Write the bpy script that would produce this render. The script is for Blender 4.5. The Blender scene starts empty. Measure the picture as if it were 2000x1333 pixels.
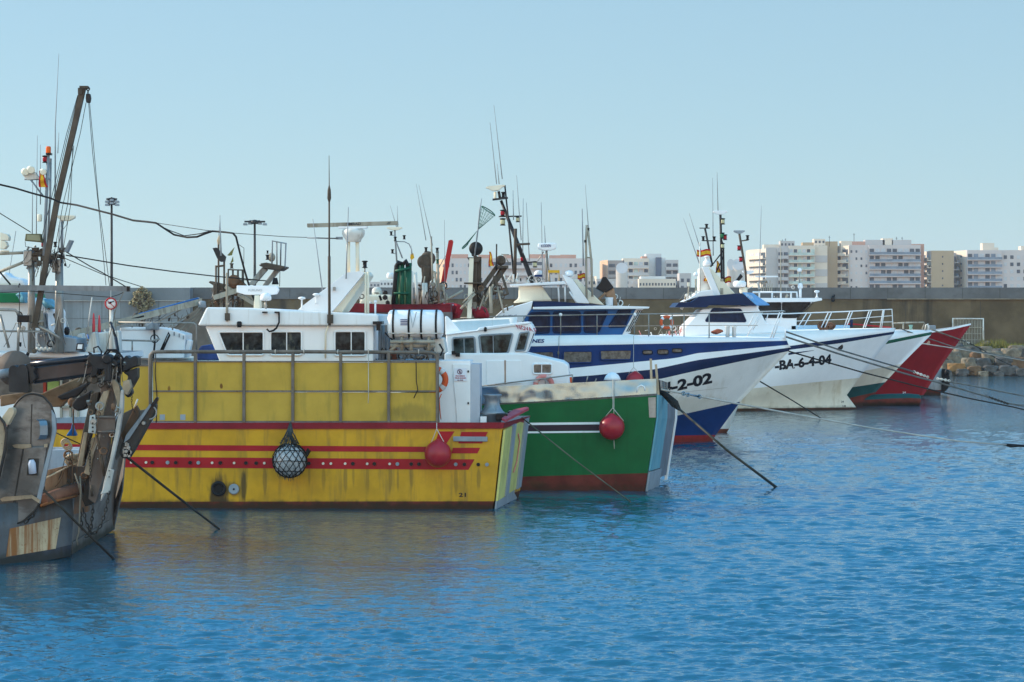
import bpy, bmesh, math, random
from math import radians, sin, cos, pi
from mathutils import Vector, Matrix, noise
from mathutils.bvhtree import BVHTree
random.seed(7)
R = random.random
sc = bpy.context.scene
# ---------------------------------------------------------------- camera
H, FP, YH = 5.5, 4900.0, 610.0            # eye height, focal length in photo pixels, horizon row
cd = bpy.data.cameras.new('camera'); cam = bpy.data.objects.new('camera', cd); sc.collection.objects.link(cam)
cam.location = (0, 0, H); cam.rotation_euler = (radians(90), 0, 0)
cd.sensor_width = 36; cd.lens = 36*FP/2000; cd.shift_y = -(666.5-YH)/2000
cd.clip_start = 1; cd.clip_end = 20000
sc.camera = cam
# ---------------------------------------------------------------- sky, sun, exposure
SUN_EL, SUN_AZ = 25.0, -75.0               # sun low on the left, a little beyond the boats
w = bpy.data.worlds.new("World"); sc.world = w; w.use_nodes = True
nt = w.node_tree; nt.nodes.clear()
sky = nt.nodes.new('ShaderNodeTexSky'); sky.sky_type = 'NISHITA'; sky.sun_disc = False
sky.sun_elevation = radians(SUN_EL); sky.sun_rotation = radians(SUN_AZ)
sky.altitude = 0; sky.air_density = 1.0; sky.dust_density = 0.0; sky.ozone_density = 5
N_, L_ = nt.nodes.new, nt.links.new
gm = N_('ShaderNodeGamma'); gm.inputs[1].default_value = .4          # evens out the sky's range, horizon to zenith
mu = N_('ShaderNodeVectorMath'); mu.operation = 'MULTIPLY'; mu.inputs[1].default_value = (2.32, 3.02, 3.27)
tcw = N_('ShaderNodeTexCoord'); spw = N_('ShaderNodeSeparateXYZ')     # sky behind the camera brightened and warmed, added fill for shaded sides
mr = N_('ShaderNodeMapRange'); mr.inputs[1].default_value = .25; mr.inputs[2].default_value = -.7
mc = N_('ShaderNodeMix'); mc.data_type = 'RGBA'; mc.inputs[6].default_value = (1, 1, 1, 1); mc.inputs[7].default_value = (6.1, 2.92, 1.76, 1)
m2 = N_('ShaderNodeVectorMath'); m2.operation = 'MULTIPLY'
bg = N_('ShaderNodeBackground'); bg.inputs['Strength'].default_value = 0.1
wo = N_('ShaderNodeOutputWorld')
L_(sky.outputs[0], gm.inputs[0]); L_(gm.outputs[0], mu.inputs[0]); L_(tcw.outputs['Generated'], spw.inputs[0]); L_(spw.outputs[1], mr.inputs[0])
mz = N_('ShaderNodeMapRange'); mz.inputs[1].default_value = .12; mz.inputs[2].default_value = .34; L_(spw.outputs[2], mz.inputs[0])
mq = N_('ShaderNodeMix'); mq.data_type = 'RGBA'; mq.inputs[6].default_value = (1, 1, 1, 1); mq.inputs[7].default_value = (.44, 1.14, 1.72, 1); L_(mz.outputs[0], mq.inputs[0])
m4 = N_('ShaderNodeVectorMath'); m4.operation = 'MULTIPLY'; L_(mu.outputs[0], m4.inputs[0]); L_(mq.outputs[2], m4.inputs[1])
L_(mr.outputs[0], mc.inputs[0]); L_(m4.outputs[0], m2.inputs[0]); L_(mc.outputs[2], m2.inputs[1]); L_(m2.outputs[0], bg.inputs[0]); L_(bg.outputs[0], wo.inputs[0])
sd = bpy.data.lights.new('sun', 'SUN'); sun = bpy.data.objects.new('sun', sd); sc.collection.objects.link(sun)
sd.energy = 5.0; sd.angle = radians(0.5); sd.color = (1.0, 0.84, 0.64)
e, a = radians(SUN_EL), radians(SUN_AZ)
SDIR = Vector((sin(a)*cos(e), cos(a)*cos(e), sin(e)))
sun.rotation_euler = SDIR.to_track_quat('Z', 'Y').to_euler(); sun.location = (-60, 40, 60)
sc.view_settings.view_transform = 'Standard'; sc.view_settings.look = 'None'
sc.view_settings.exposure = 0.26; sc.view_settings.gamma = 1
# ---------------------------------------------------------------- helpers
C = Vector((0, 0, H))
def ray(px, py): return Vector(((px-1000)/FP, 1, -(py-YH)/FP))
class Fr:
    """a boat's own axes: x along it, y its depth away from us, z up; origin on the water"""
    def __init__(s, px, pyw=None, ang=0, D=None):
        D = D or H*FP/(pyw-YH); s.D = D; a = radians(ang)
        s.o = Vector(((px-1000)/FP*D, D, 0)); s.d = Vector((-sin(a), cos(a), 0))
        s.m = Matrix.Translation(s.o) @ Matrix.Rotation(a, 4, 'Z'); s.mi = s.m.inverted()
        s.lc = s.mi @ C; s.k = D/FP
    def L(s, px, py, off=0):
        r = s.mi.to_3x3() @ ray(px, py); t = (off-s.lc.y)/r.y
        return s.lc + r*t
WF = Fr(1000, D=100); WF.m = Matrix.Identity(4); WF.mi = Matrix.Identity(4); WF.o = Vector(); WF.lc = C.copy(); WF.k = 1
MX = {}
def lin(c):
    return tuple(((v/255)/12.92 if v/255 <= .04045 else ((v/255+.055)/1.055)**2.4) for v in c)
def S(r, g, b): return lin((r, g, b))
def thing(name, label, cat, fr, group=None, px=None):
    o = bpy.data.objects.new(name, None); sc.collection.objects.link(o); o.empty_display_size = .5
    o.matrix_world = fr.m; MX[o] = fr.m.copy(); tag(o, label, cat, group); return o
def tag(o, label=None, cat=None, group=None, kind=None):
    if label: o['label'] = label
    if cat: o['category'] = cat
    if group: o['group'] = group
    if kind: o['kind'] = kind
    return o
def rnd(pts, r=4, n=3):
    """round the corners of a pixel polygon"""
    out = []; m = len(pts)
    for i in range(m):
        p = Vector(pts[i]); a = Vector(pts[i-1]); b = Vector(pts[(i+1) % m])
        ra = min(r, (a-p).length*.45); rb = min(r, (b-p).length*.45)
        A = p+(a-p).normalized()*ra; B = p+(b-p).normalized()*rb
        for k in range(n+1):
            t = k/n; q = A*(1-t)**2+p*2*t*(1-t)+B*t*t; out.append((q.x, q.y))
    return out
def box2(x0, y0, x1, y1): return [(x0, y0), (x1, y0), (x1, y1), (x0, y1)]
class M:
    def __init__(s, fr): s.f = fr; s.b = bmesh.new(); s.mi = 0
    def v(s, p):
        if not isinstance(p, Vector): p = s.f.L(*p)
        return s.b.verts.new(p)
    def face(s, vs, smooth=False):
        try: f = s.b.faces.new(vs); f.smooth = smooth; f.material_index = s.mi; return f
        except ValueError: return None
    def prism(s, ps, ext):
        A = [s.b.verts.new(p) for p in ps]; B = [s.b.verts.new(p+ext) for p in ps]; n = len(ps)
        s.face(A); s.face(B[::-1])
        for i in range(n): s.face([A[i], B[i], B[(i+1) % n], A[(i+1) % n]])
        return s
    def poly(s, pts, o0, o1):
        return s.prism([s.f.L(x, y, o0) for x, y in pts], Vector((0, o1-o0, 0)))
    def box(s, x0, y0, x1, y1, o0, o1): return s.poly(box2(x0, y0, x1, y1), o0, o1)
    def bx(s, c, h):
        c = Vector(c); x, y, z = h
        return s.prism([c+Vector((-x, -y, -z)), c+Vector((x, -y, -z)), c+Vector((x, -y, z)), c+Vector((-x, -y, z))], Vector((0, 2*y, 0)))
    def sheet(s, pts, ext=(0, .02, 0)):
        return s.prism([s.f.L(*p) for p in pts], Vector(ext))
    def tube(s, pts, r, n=6, cap=True):
        P = [p if isinstance(p, Vector) else s.f.L(*p) for p in pts]
        Q = [P[0]]
        for p in P[1:]:
            if (p-Q[-1]).length > 1e-4: Q.append(p)
        P = Q
        if len(P) < 2: return s
        rs = r if isinstance(r, (list, tuple)) else [r]*len(P)
        if len(rs) < len(P): rs = [rs[0]+(rs[-1]-rs[0])*i/(len(P)-1) for i in range(len(P))]
        t = (P[1]-P[0]).normalized(); u = t.orthogonal().normalized(); rings = []
        for i, p in enumerate(P):
            t2 = ((P[i]-P[i-1]).normalized() if i else t)+((P[i+1]-P[i]).normalized() if i < len(P)-1 else (P[i]-P[i-1]).normalized())
            t2 = t2.normalized() if t2.length > 1e-6 else t
            u = (u-t2*u.dot(t2)).normalized(); w_ = t2.cross(u)
            rings.append([s.b.verts.new(p+(u*cos(2*pi*k/n)+w_*sin(2*pi*k/n))*rs[i]) for k in range(n)])
        for A, B in zip(rings, rings[1:]):
            for k in range(n): s.face([A[k], A[(k+1) % n], B[(k+1) % n], B[k]], n > 4)
        if cap: s.face(rings[0][::-1]); s.face(rings[-1])
        return s
    def bar(s, p0, p1, wx, wy):
        """rectangular beam between two points"""
        A = p0 if isinstance(p0, Vector) else s.f.L(*p0); B = p1 if isinstance(p1, Vector) else s.f.L(*p1)
        t = (B-A).normalized(); u = Vector((0, 1, 0)); u = (u-t*u.dot(t)).normalized(); v = t.cross(u)
        ps = [A+u*wy*i+v*wx*j for i, j in ((-1, -1), (1, -1), (1, 1), (-1, 1))]
        return s.prism(ps, B-A)
    def rev(s, c, prof, ax='z', n=18):
        """prof: (radius, distance along axis) from centre c, in metres"""
        c = c if isinstance(c, Vector) else s.f.L(*c)
        A, U, W = {'z': (Vector((0, 0, 1)), Vector((1, 0, 0)), Vector((0, 1, 0))), 'x': (Vector((1, 0, 0)), Vector((0, 1, 0)), Vector((0, 0, 1))),
                   'y': (Vector((0, 1, 0)), Vector((0, 0, 1)), Vector((1, 0, 0)))}[ax] if isinstance(ax, str) else (ax, ax.orthogonal().normalized(), ax.cross(ax.orthogonal().normalized()))
        rg = [[s.b.verts.new(c+A*h+(U*cos(2*pi*k/n)+W*sin(2*pi*k/n))*max(r, .0005)) for k in range(n)] for r, h in prof]
        for a_, b_ in zip(rg, rg[1:]):
            for k in range(n): s.face([a_[k], a_[(k+1) % n], b_[(k+1) % n], b_[k]], True)
        s.face(rg[0][::-1]); s.face(rg[-1]); return s
    def lz(s, px, off, prof, n=18):
        """vertical turned shape from (half width px, row py)"""
        z0 = s.f.L(px, prof[0][1], off)
        return s.rev(z0, [(r*s.f.k*(1+off/s.f.D), s.f.L(px, y, off).z-z0.z) for r, y in prof], 'z', n)
    def ball(s, px, py, off, rx, rz=None, n=20, ax='z', ry=None):
        c = s.f.L(px, py, off) if not isinstance(px, Vector) else px; rz = rz or rx; k = s.f.k
        m = 12
        return s.rev(c, [(rx*k*sin(pi*i/m), -rz*k*cos(pi*i/m)) for i in range(m+1)], ax, n)
    def torus(s, c, Rr, r, ax=Vector((0, 1, 0)), n=28, m=10, a0=0, a1=2*pi):
        c = c if isinstance(c, Vector) else s.f.L(*c); u = Vector((1, 0, 0)) if abs(ax.x) < .9 else Vector((0, 0, 1)); u = (u-ax*u.dot(ax)).normalized(); w_ = ax.cross(u)
        full = a1-a0 > 6.28; N = n if full else n+1; rg = []
        for i in range(N):
            t = a0+(a1-a0)*i/n; dd = u*cos(t)+w_*sin(t)
            rg.append([s.b.verts.new(c+dd*(Rr+r*cos(2*pi*j/m))+ax*r*sin(2*pi*j/m)) for j in range(m)])
        for i in range(n):
            a_, b_ = rg[i], rg[(i+1) % N]
            for j in range(m): s.face([a_[j], a_[(j+1) % m], b_[(j+1) % m], b_[j]], True)
        return s
    def build(s, name, mats, parent=None, bevel=0, label=None, cat=None, group=None, kind=None):
        mats = mats if isinstance(mats, (list, tuple)) else [mats]
        if not s.b.verts: s.b.verts.new((0, 0, 0))
        if parent is not None:
            T = MX[parent].inverted() @ s.f.m; W = MX[parent].copy()
        else:
            xs = [v.co for v in s.b.verts]; b0 = Vector((min(p.x for p in xs)+max(p.x for p in xs), min(p.y for p in xs)+max(p.y for p in xs), 2*min(p.z for p in xs)))/2
            T = Matrix.Translation(-b0); W = s.f.m @ Matrix.Translation(b0)
        if T != Matrix.Identity(4): bmesh.ops.transform(s.b, matrix=T, verts=s.b.verts)
        bmesh.ops.recalc_face_normals(s.b, faces=s.b.faces)
        me = bpy.data.meshes.new(name); s.b.to_mesh(me); s.b.free()
        for m in mats: me.materials.append(m)
        o = bpy.data.objects.new(name, me); sc.collection.objects.link(o)
        if parent is not None: o.parent = parent
        else: o.matrix_world = W
        MX[o] = W
        if bevel:
            bv = o.modifiers.new('bevel', 'BEVEL'); bv.width = bevel; bv.segments = 2; bv.limit_method = 'ANGLE'; bv.angle_limit = radians(35)
        return tag(o, label, cat, group, kind)
def resample(pts, n):
    out = []; x0, x1 = pts[0][0], pts[-1][0]
    for i in range(n+1):
        x = x0+(x1-x0)*i/n
        for (xa, ya), (xb, yb) in zip(pts, pts[1:]):
            if xa-1e-6 <= x <= xb+1e-6: out.append((x, ya+(yb-ya)*(x-xa)/max(xb-xa, 1e-6))); break
        else: out.append((pts[-1][0], pts[-1][1]))
    return out
def hull(fr, rows, hb, n=30, skew=0, drop=.5, capL=True, capR=None, deckmi=0, left=None, split=False, fdz=0):
    """rows from rail to keel: (pixel polyline left-to-right, taper start px, taper power, band material, inset)"""
    m = M(fr); N, Fv = [], []
    for pts, ps, pw, mi, ins in rows:
        rp = resample(pts, n); xe = rp[-1][0]; row, rowf = [], []
        for i, (x, y) in enumerate(rp):
            t = max(0, (x-ps)/max(xe-ps, 1e-6)) if ps is not None else 0
            off = ins+(hb-ins)*t**pw if pw else ins
            if left:
                xl, pl = left
                if x < xl: off = max(off, hb*((xl-x)/(xl-rp[0][0]))**pl)
            p = fr.L(x, y, off); row.append(m.b.verts.new(p))
            q = Vector((p.x+skew*(1 if i == n else i/n), 2*hb-p.y, p.z+fdz*(1 if pts is rows[0][0] else .6 if pts is rows[1][0] else 0))); rowf.append(m.b.verts.new(q))
        N.append(row); Fv.append(rowf)
    for k in range(len(rows)-1):
        m.mi = rows[k][3]
        for i in range(n):
            if split:
                if i == 0: U_ = [m.b.verts.new(v.co) for v in N[k]]; V_ = [m.b.verts.new(v.co) for v in N[k+1]]
                m.face([U_[i], U_[i+1], V_[i+1], V_[i]], True)
            else: m.face([N[k][i], N[k][i+1], N[k+1][i+1], N[k+1][i]], True)
            m.face([Fv[k][i], Fv[k+1][i], Fv[k+1][i+1], Fv[k][i+1]], True)
        if capL: m.face([N[k][0], N[k+1][0], Fv[k+1][0], Fv[k][0]])
        m.mi = capR[k] if capR else m.mi
        m.face([N[k][n], Fv[k][n], Fv[k+1][n], N[k+1][n]])
    m.mi = deckmi; dz = Vector((0, 0, -drop)); ex = lambda i: Vector((.3 if i == 0 else -.3 if i == n else 0, 0, 0))
    A = [m.b.verts.new(v.co+dz+Vector((0, .2, 0))+ex(i)) for i, v in enumerate(N[0])]; B = [m.b.verts.new(v.co+dz-Vector((0, .2, 0))+ex(i)) for i, v in enumerate(Fv[0])]
    for i in range(n):
        m.face([A[i], A[i+1], B[i+1], B[i]]); m.face([N[0][i], A[i], A[i+1], N[0][i+1]]); m.face([Fv[0][i], Fv[0][i+1], B[i+1], B[i]])
    m.face([N[0][0], A[0], B[0], Fv[0][0]]); m.face([N[0][n], A[n], B[n], Fv[0][n]])
    m.b.normal_update()
    bv = BVHTree.FromBMesh(m.b)
    return m, bv
def on(fr, bv, px, py, lift=.012):
    r = (fr.mi.to_3x3() @ ray(px, py)).normalized(); h = bv.ray_cast(fr.lc, r)
    if h[0] is None: return fr.L(px, py, 0)
    return h[0]-r*lift
def decal(fr, bv, pts, name, mat, parent, sub=6, **k):
    """a painted mark that follows the hull: pixel quad strip top edge / bottom edge"""
    m = M(fr); (a, b, c, d) = pts; g = []
    for i in range(sub+1):
        t = i/sub; T = Vector(a).lerp(Vector(b), t); B = Vector(d).lerp(Vector(c), t)
        g.append([m.b.verts.new(on(fr, bv, *(T.lerp(B, j/2)))) for j in range(3)])
    for i in range(sub):
        for j in range(2): m.face([g[i][j], g[i+1][j], g[i+1][j+1], g[i][j+1]], True)
    return m.build(name, mat, parent, **k)
def text(s, fr, p0, p1, hp, mat, parent, name='lettering', off=None, bv=None, slant=0, bold=.02, dh=None, ext=None):
    cu = bpy.data.curves.new('t', 'FONT'); cu.body = s; cu.offset = bold; cu.resolution_u = 3
    ob = bpy.data.objects.new('t', cu); sc.collection.objects.link(ob)
    bpy.context.view_layer.update()
    me = bpy.data.meshes.new_from_object(ob.evaluated_get(bpy.context.evaluated_depsgraph_get()))
    bpy.data.objects.remove(ob)
    vs = [v.co.copy() for v in me.vertices]
    if not vs: return
    x0, x1 = min(v.x for v in vs), max(v.x for v in vs); y0, y1 = min(v.y for v in vs), max(v.y for v in vs)
    m = M(fr); nv = []
    ux, uy = dh or (slant, -1)
    for v in vs:
        u = (v.x-x0)/(x1-x0); h = (v.y-y0)/(y1-y0)
        px = p0[0]+(p1[0]-p0[0])*u+ux*h*hp; py = p0[1]+(p1[1]-p0[1])*u+uy*h*hp
        nv.append(m.b.verts.new(on(fr, bv, px, py, .015) if bv else fr.L(px, py, off)))
    for p in me.polygons: m.face([nv[i] for i in p.vertices])
    return m.build(name, mat, parent)
# ---------------------------------------------------------------- materials
MATS = {}
def paint(name, rgb, rough=.5, var=.12, streak=0, scol=(.05, .035, .02), metal=0, bump=.0, bs=8, sscale=(5, 5, .35), sthr=.52, spots=(), fine=0, wl=0, spec=.14, coat=0, sig=1.3, bd=.05):
    if name in MATS: return MATS[name]
    m = bpy.data.materials.new(name); m.use_nodes = True; t = m.node_tree; n = t.nodes; l = t.links
    p = n['Principled BSDF']; p.inputs['Roughness'].default_value = rough; p.inputs['Metallic'].default_value = metal
    p.inputs['Specular IOR Level'].default_value = spec; p.inputs['Coat Weight'].default_value = coat
    tc = n.new('ShaderNodeTexCoord')
    def nz(sx, detail=4, sc_=1.0, rgh=.6):
        mp = n.new('ShaderNodeMapping'); mp.inputs['Scale'].default_value = sx; l.new(tc.outputs['Object'], mp.inputs[0])
        q = n.new('ShaderNodeTexNoise'); q.inputs['Scale'].default_value = sc_; q.inputs['Detail'].default_value = detail; q.inputs['Roughness'].default_value = rgh
        l.new(mp.outputs[0], q.inputs['Vector']); return q
    def ramp(src, a, b, va, vb):
        r = n.new('ShaderNodeMapRange'); r.inputs[1].default_value = a; r.inputs[2].default_value = b; r.inputs[3].default_value = va; r.inputs[4].default_value = vb
        r.interpolation_type = 'SMOOTHSTEP'; l.new(src, r.inputs[0]); return r.outputs[0]
    def mix(fac, A, B, mode='MIX'):
        x = n.new('ShaderNodeMix'); x.data_type = 'RGBA'; x.blend_type = mode
        if isinstance(fac, float): x.inputs[0].default_value = fac
        else: l.new(fac, x.inputs[0])
        for i, q in ((6, A), (7, B)):
            if isinstance(q, tuple): x.inputs[i].default_value = (*q, 1)
            else: l.new(q, x.inputs[i])
        return x.outputs[2]
    q = nz((sig, sig, sig)); c = mix(ramp(q.outputs[0], .3, .7, 0, 1), tuple(v*(1-var) for v in rgb), tuple(min(1, v*(1+var)) for v in rgb))
    if fine:
        q = nz((14, 14, 14), 5); c = mix(ramp(q.outputs[0], .56, .70, 0, fine), c, scol)
    if streak:
        q = nz(sscale, 5, 1, .65); c = mix(ramp(q.outputs[0], sthr, sthr+.16, 0, streak), c, scol)
    if wl:   # weed and scum just over the water
        sp = n.new('ShaderNodeSeparateXYZ'); l.new(tc.outputs['Object'], sp.inputs[0]); q = nz((3, 3, 3), 5)
        ad = n.new('ShaderNodeMath'); ad.operation = 'MULTIPLY_ADD'; l.new(q.outputs[0], ad.inputs[0]); ad.inputs[1].default_value = -.35; l.new(sp.outputs[2], ad.inputs[2])
        c = mix(ramp(ad.outputs[0], -.1, .12, wl, 0), c, (.02, .022, .012))
    for (x, z, rx, rz, st, col) in spots:
        mp = n.new('ShaderNodeMapping'); mp.inputs['Location'].default_value = (-x/rx, 0, -z/rz); mp.inputs['Scale'].default_value = (1/rx, 0, 1/rz)
        l.new(tc.outputs['Object'], mp.inputs[0]); ln = n.new('ShaderNodeVectorMath'); ln.operation = 'LENGTH'; l.new(mp.outputs[0], ln.inputs[0])
        q = nz((9, 9, 2), 3); ad = n.new('ShaderNodeMath'); ad.operation = 'ADD'; l.new(ln.outputs['Value'], ad.inputs[0]); l.new(q.outputs[0], ad.inputs[1])
        c = mix(ramp(ad.outputs[0], 1.0, 1.6, st, 0), c, col)
    l.new(c, p.inputs['Base Color'])
    if bump:
        q = nz((bs, bs, bs), 3); b = n.new('ShaderNodeBump'); b.inputs['Strength'].default_value = bump; b.inputs['Distance'].default_value = bd
        l.new(q.outputs[0], b.inputs['Height']); l.new(b.outputs[0], p.inputs['Normal'])
    MATS[name] = m; return m
WHITE = paint('white paint', (.74, .75, .75), .4, .05, .35, (.42, .36, .28), sthr=.56, bump=.04, bs=2)
WHITE2 = paint('clean white gelcoat', (.78, .79, .80), .3, .03, .12, (.5, .47, .4), sthr=.6)
CREAM = paint('cream and sunlit gelcoat', (.76, .70, .56), .45, .05, .15, (.4, .3, .2))  # cream paint; also puts sunlight into white arches and a funnel casing
OFFW = paint('aged white', (.62, .61, .57), .55, .12, .5, (.28, .2, .12), sthr=.5)
YEL = None
RAILM = paint('brown grey rail steel', (.15, .13, .11), .5, .25, .5, (.07, .05, .035), metal=.3, fine=.4)
STEEL = paint('galvanised steel', (.30, .29, .27), .45, .2, .4, (.12, .08, .05), metal=.5, fine=.3)
DSTEEL = paint('dark grey steel', (.03, .03, .032), .45, .3, .3, (.04, .025, .015), metal=.3, bump=.1)
GREYP = paint('grey paint', (.24, .27, .30), .5, .15, .3)
BLK = paint('black rubber', (.010, .010, .011), .6, .3)
BLKP = paint('black plastic', (.012, .012, .014), .35, .2)
RUST = paint('rusted steel', (.13, .075, .045), .75, .4, .6, (.22, .09, .03), fine=.5, bump=.2)
BRN = paint('brown weathered steel', (.085, .066, .050), .7, .3, .5, (.05, .03, .02), fine=.4, bump=.2)
WOOD = paint('worn timber', (.52, .40, .27), .75, .2, .5, (.2, .13, .08), sscale=(4, 4, 1), bump=.1)
BEAM = paint('beige painted steel', (.34, .31, .25), .6, .15, .5, (.12, .08, .05), sthr=.48)
RED = paint('red paint', (.42, .018, .022), .4, .12)
REDH = paint('dark red bulwark paint', (.20, .012, .02), .5, .15, .3, (.06, .02, .02))
BOOT = paint('antifouling red', (.15, .028, .02), .8, .3, .4, (.05, .045, .02), fine=.5, wl=.8, bump=.1)
REDB = paint('red inflatable buoy', (.30, .008, .018), .35, .15, .3, (.25, .03, .04), fine=.3, spec=.4)
ORANGE = paint('orange lifebuoy', (.62, .10, .03), .5, .12)
SALMON = paint('faded lifebuoy', (.62, .22, .20), .6, .12)
NAVY = paint('navy paint', (.007, .019, .065), .45, .15, spec=.12)
BLUE = paint('blue paint', (.004, .030, .13), .45, .12, spec=.12)
BLUE2 = paint('bright blue paint', (.008, .10, .30), .3, .12)
GREEN = paint('green gloss paint', (.002, .10, .028), .45, .12, .15, (.0, .03, .01), spec=.15)
GRN2 = paint('dark green paint', (.01, .085, .05), .4, .15)
TEAL = paint('teal antifouling', (.008, .066, .07), .6, .15, wl=.5)
CYAN = paint('pale blue fibreglass', (.10, .29, .37), .55, .15, .6, (.20, .36, .40), sscale=(7, 7, .6), fine=.3, sthr=.45)
GLASS = paint('dark window glass', (.014, .018, .02), .08, .5, spec=.05, sig=3)
GLASSB = paint('blue window glass', (.008, .018, .045), .08, .4, spec=.04, sig=3)
GLASSC = paint('curtained window glass', (.10, .098, .09), .15, .5, spec=.25, sig=5)
INOX = paint('polished stainless', (.17, .26, .33), .16, .12, .12, (.24, .24, .22), sscale=(.9, 1, .8), metal=1, bump=1, bs=.38, bd=.20)
ROPE = paint('weathered rope', (.17, .15, .12), .9, .3)
ROPEL = paint('pale rope', (.42, .40, .36), .9, .2)
ROPED = paint('tarred rope', (.022, .02, .018), .85, .3)
CHAIN = paint('chain', (.05, .045, .04), .5, .4, metal=.7)
FLAGR = paint('flag red', (.42, .02, .02), .8, .1); FLAGY = paint('flag yellow', (.65, .36, .02), .8, .1)
LAMPR = paint('red lamp lens', (.32, .01, .02), .15, .1); LAMPO = paint('orange lamp lens', (.75, .12, .01), .2, .1); LAMPG = paint('green lamp lens', (.01, .15, .06), .2)
LAMPC = paint('clear lamp lens', (.5, .48, .3), .15)
INK = paint('black lettering', (.012, .012, .018), .5, .1); INKR = paint('red lettering', (.35, .02, .05), .5); INKN = paint('navy lettering', (.02, .03, .13), .5)
NETG = paint('green netting', (.02, .10, .07), .9, .2)
TARPR = paint('red tarpaulin', (.27, .010, .018), .7, .2, bump=.3, bs=3)
WDR = paint('weathered dark red', (.16, .010, .015), .6, .3, .4, (.08, .02, .02))
# ---------------------------------------------------------------- small repeated builders
def window(parent, fr, pts, off, glass=GLASS, rim=None, r=3, mull=(), rimr=.03, name='window', proud=.02, inner=True):
    rim = rim or GREYP; P = rnd(pts, r)
    f = M(fr).tube([(x, y, off-proud) for x, y in P+P[:2]], rimr, 5, False).build(name, rim, parent)
    g = M(fr); g.poly(P, off-proud*.7, off+.03); g.build('pane', glass, f)
    if mull:
        g = M(fr)
        for x0, y0, x1, y1 in mull: g.tube([(x0, y0, off-proud-.01), (x1, y1, off-proud-.01)], .018, 4)
        g.build('mullion', rim if rim is not BLK else DSTEEL, f)
    return f
def whip(parent, fr, pts, off, r0=.02, r1=.008, mat=None, name='whip_antenna'):
    return M(fr).tube([(x, y, off) for x, y in pts], [r0, r1], 5).build(name, mat or GREYP, parent)
def navlight(parent, fr, x, y, off, s, col=BLKP, lens=None, name='navigation_light'):
    """small lantern of half-height s px"""
    m = M(fr); m.lz(x, off, [(s*.75, y+s), (s*.8, y+s*.8), (s*.55, y+s*.7), (s*.55, y-s*.6), (s*.85, y-s*.75), (s*.85, y-s), (s*.2, y-s*1.1)], 10)
    o = m.build(name, col, parent)
    if lens: M(fr).lz(x, off, [(s*.6, y+s*.65), (s*.68, y+s*.4), (s*.68, y-s*.4), (s*.6, y-s*.6)], 10).build('lens', lens, o)
    return o
def dome(parent, fr, x, yb, yt, off, r, mat=WHITE2, name='radome', stem=None):
    m = M(fr); h = yb-yt
    m.lz(x, off, [(r*.55, yb), (r*.9, yb-h*.08), (r, yb-h*.25), (r*.98, yb-h*.5), (r*.8, yb-h*.8), (r*.45, yb-h*.96), (.1, yt)], 18)
    o = m.build(name, mat, parent)
    if stem: M(fr).tube([(x, stem, off), (x, yb-1, off)], .035).build('stem', STEEL, o)
    return o
def dish(parent, fr, x0, x1, y, off, h=4, mat=WHITE2, tilt=0, name='radar_scanner'):
    m = M(fr); c = (x0+x1)/2
    m.poly(rnd([(x0, y-h*.5-tilt), (x1, y-h*.5+tilt), (x1, y+h*.3+tilt), (c+(x1-c)*.35, y+h*1.3), (c-(x1-c)*.35, y+h*1.3), (x0, y+h*.3-tilt)], 1.5), off-.12, off+.12)
    return m.build(name, mat, parent, bevel=.02)
def rail(parent, fr, top, posts, off, r=.02, mids=(), mat=None, name='guard_rail', n=5):
    m = M(fr); m.tube([(x, y, off) for x, y in top], r, n)
    for q in mids: m.tube([(x, y, off) for x, y in q], r*.7, 4)
    for x0, y0, x1, y1 in posts: m.tube([(x0, y0, off), (x1, y1, off)], r*.9, 5)
    return m.build(name, mat or STEEL, parent)
def rope(name, label, pts, r, mat, cat='rope', group='mooring ropes', sag=0, n=10):
    """pts: (px, py, distance)"""
    P = [C+ray(x, y)*D for x, y, D in pts]
    if len(P) == 2 and sag:
        P = [P[0].lerp(P[1], i/n)+Vector((0, 0, -sag*4*(i/n)*(1-i/n))) for i in range(n+1)]
    return M(WF).tube(P, r, 6).build(name, mat, None, label=label, cat=cat, group=group)
def flag(label, fr, x0, y0, x1, y1, off, vert=False, wave=1.5):
    t = thing('flag', label, 'flag', fr, 'flags on the boats'); 
    for nm, a0, a1, mt in (('red_band', 0, .25, FLAGR), ('yellow_band', .25, .75, FLAGY), ('red_band', .75, 1, FLAGR)):
        m = M(fr); n = 10; g = []
        for i in range(n+1):
            u = i/n; wv = wave*sin(u*6.3)
            if vert: pts = [(x0+(x1-x0)*(a0+(a1-a0)*j)*(.35+.65*u)+wv*.6, y0+(y1-y0)*u) for j in (0, 1)]
            else: pts = [(x0+(x1-x0)*u, y0+(y1-y0)*(a0+(a1-a0)*j)+wv) for j in (0, 1)]
            g.append([m.b.verts.new(fr.L(*p, off+.08*sin(u*9))) for p in pts])
        for i in range(n): m.face([g[i][0], g[i+1][0], g[i+1][1], g[i][1]], True)
        m.build(nm, mt, t)
    return t
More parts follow.
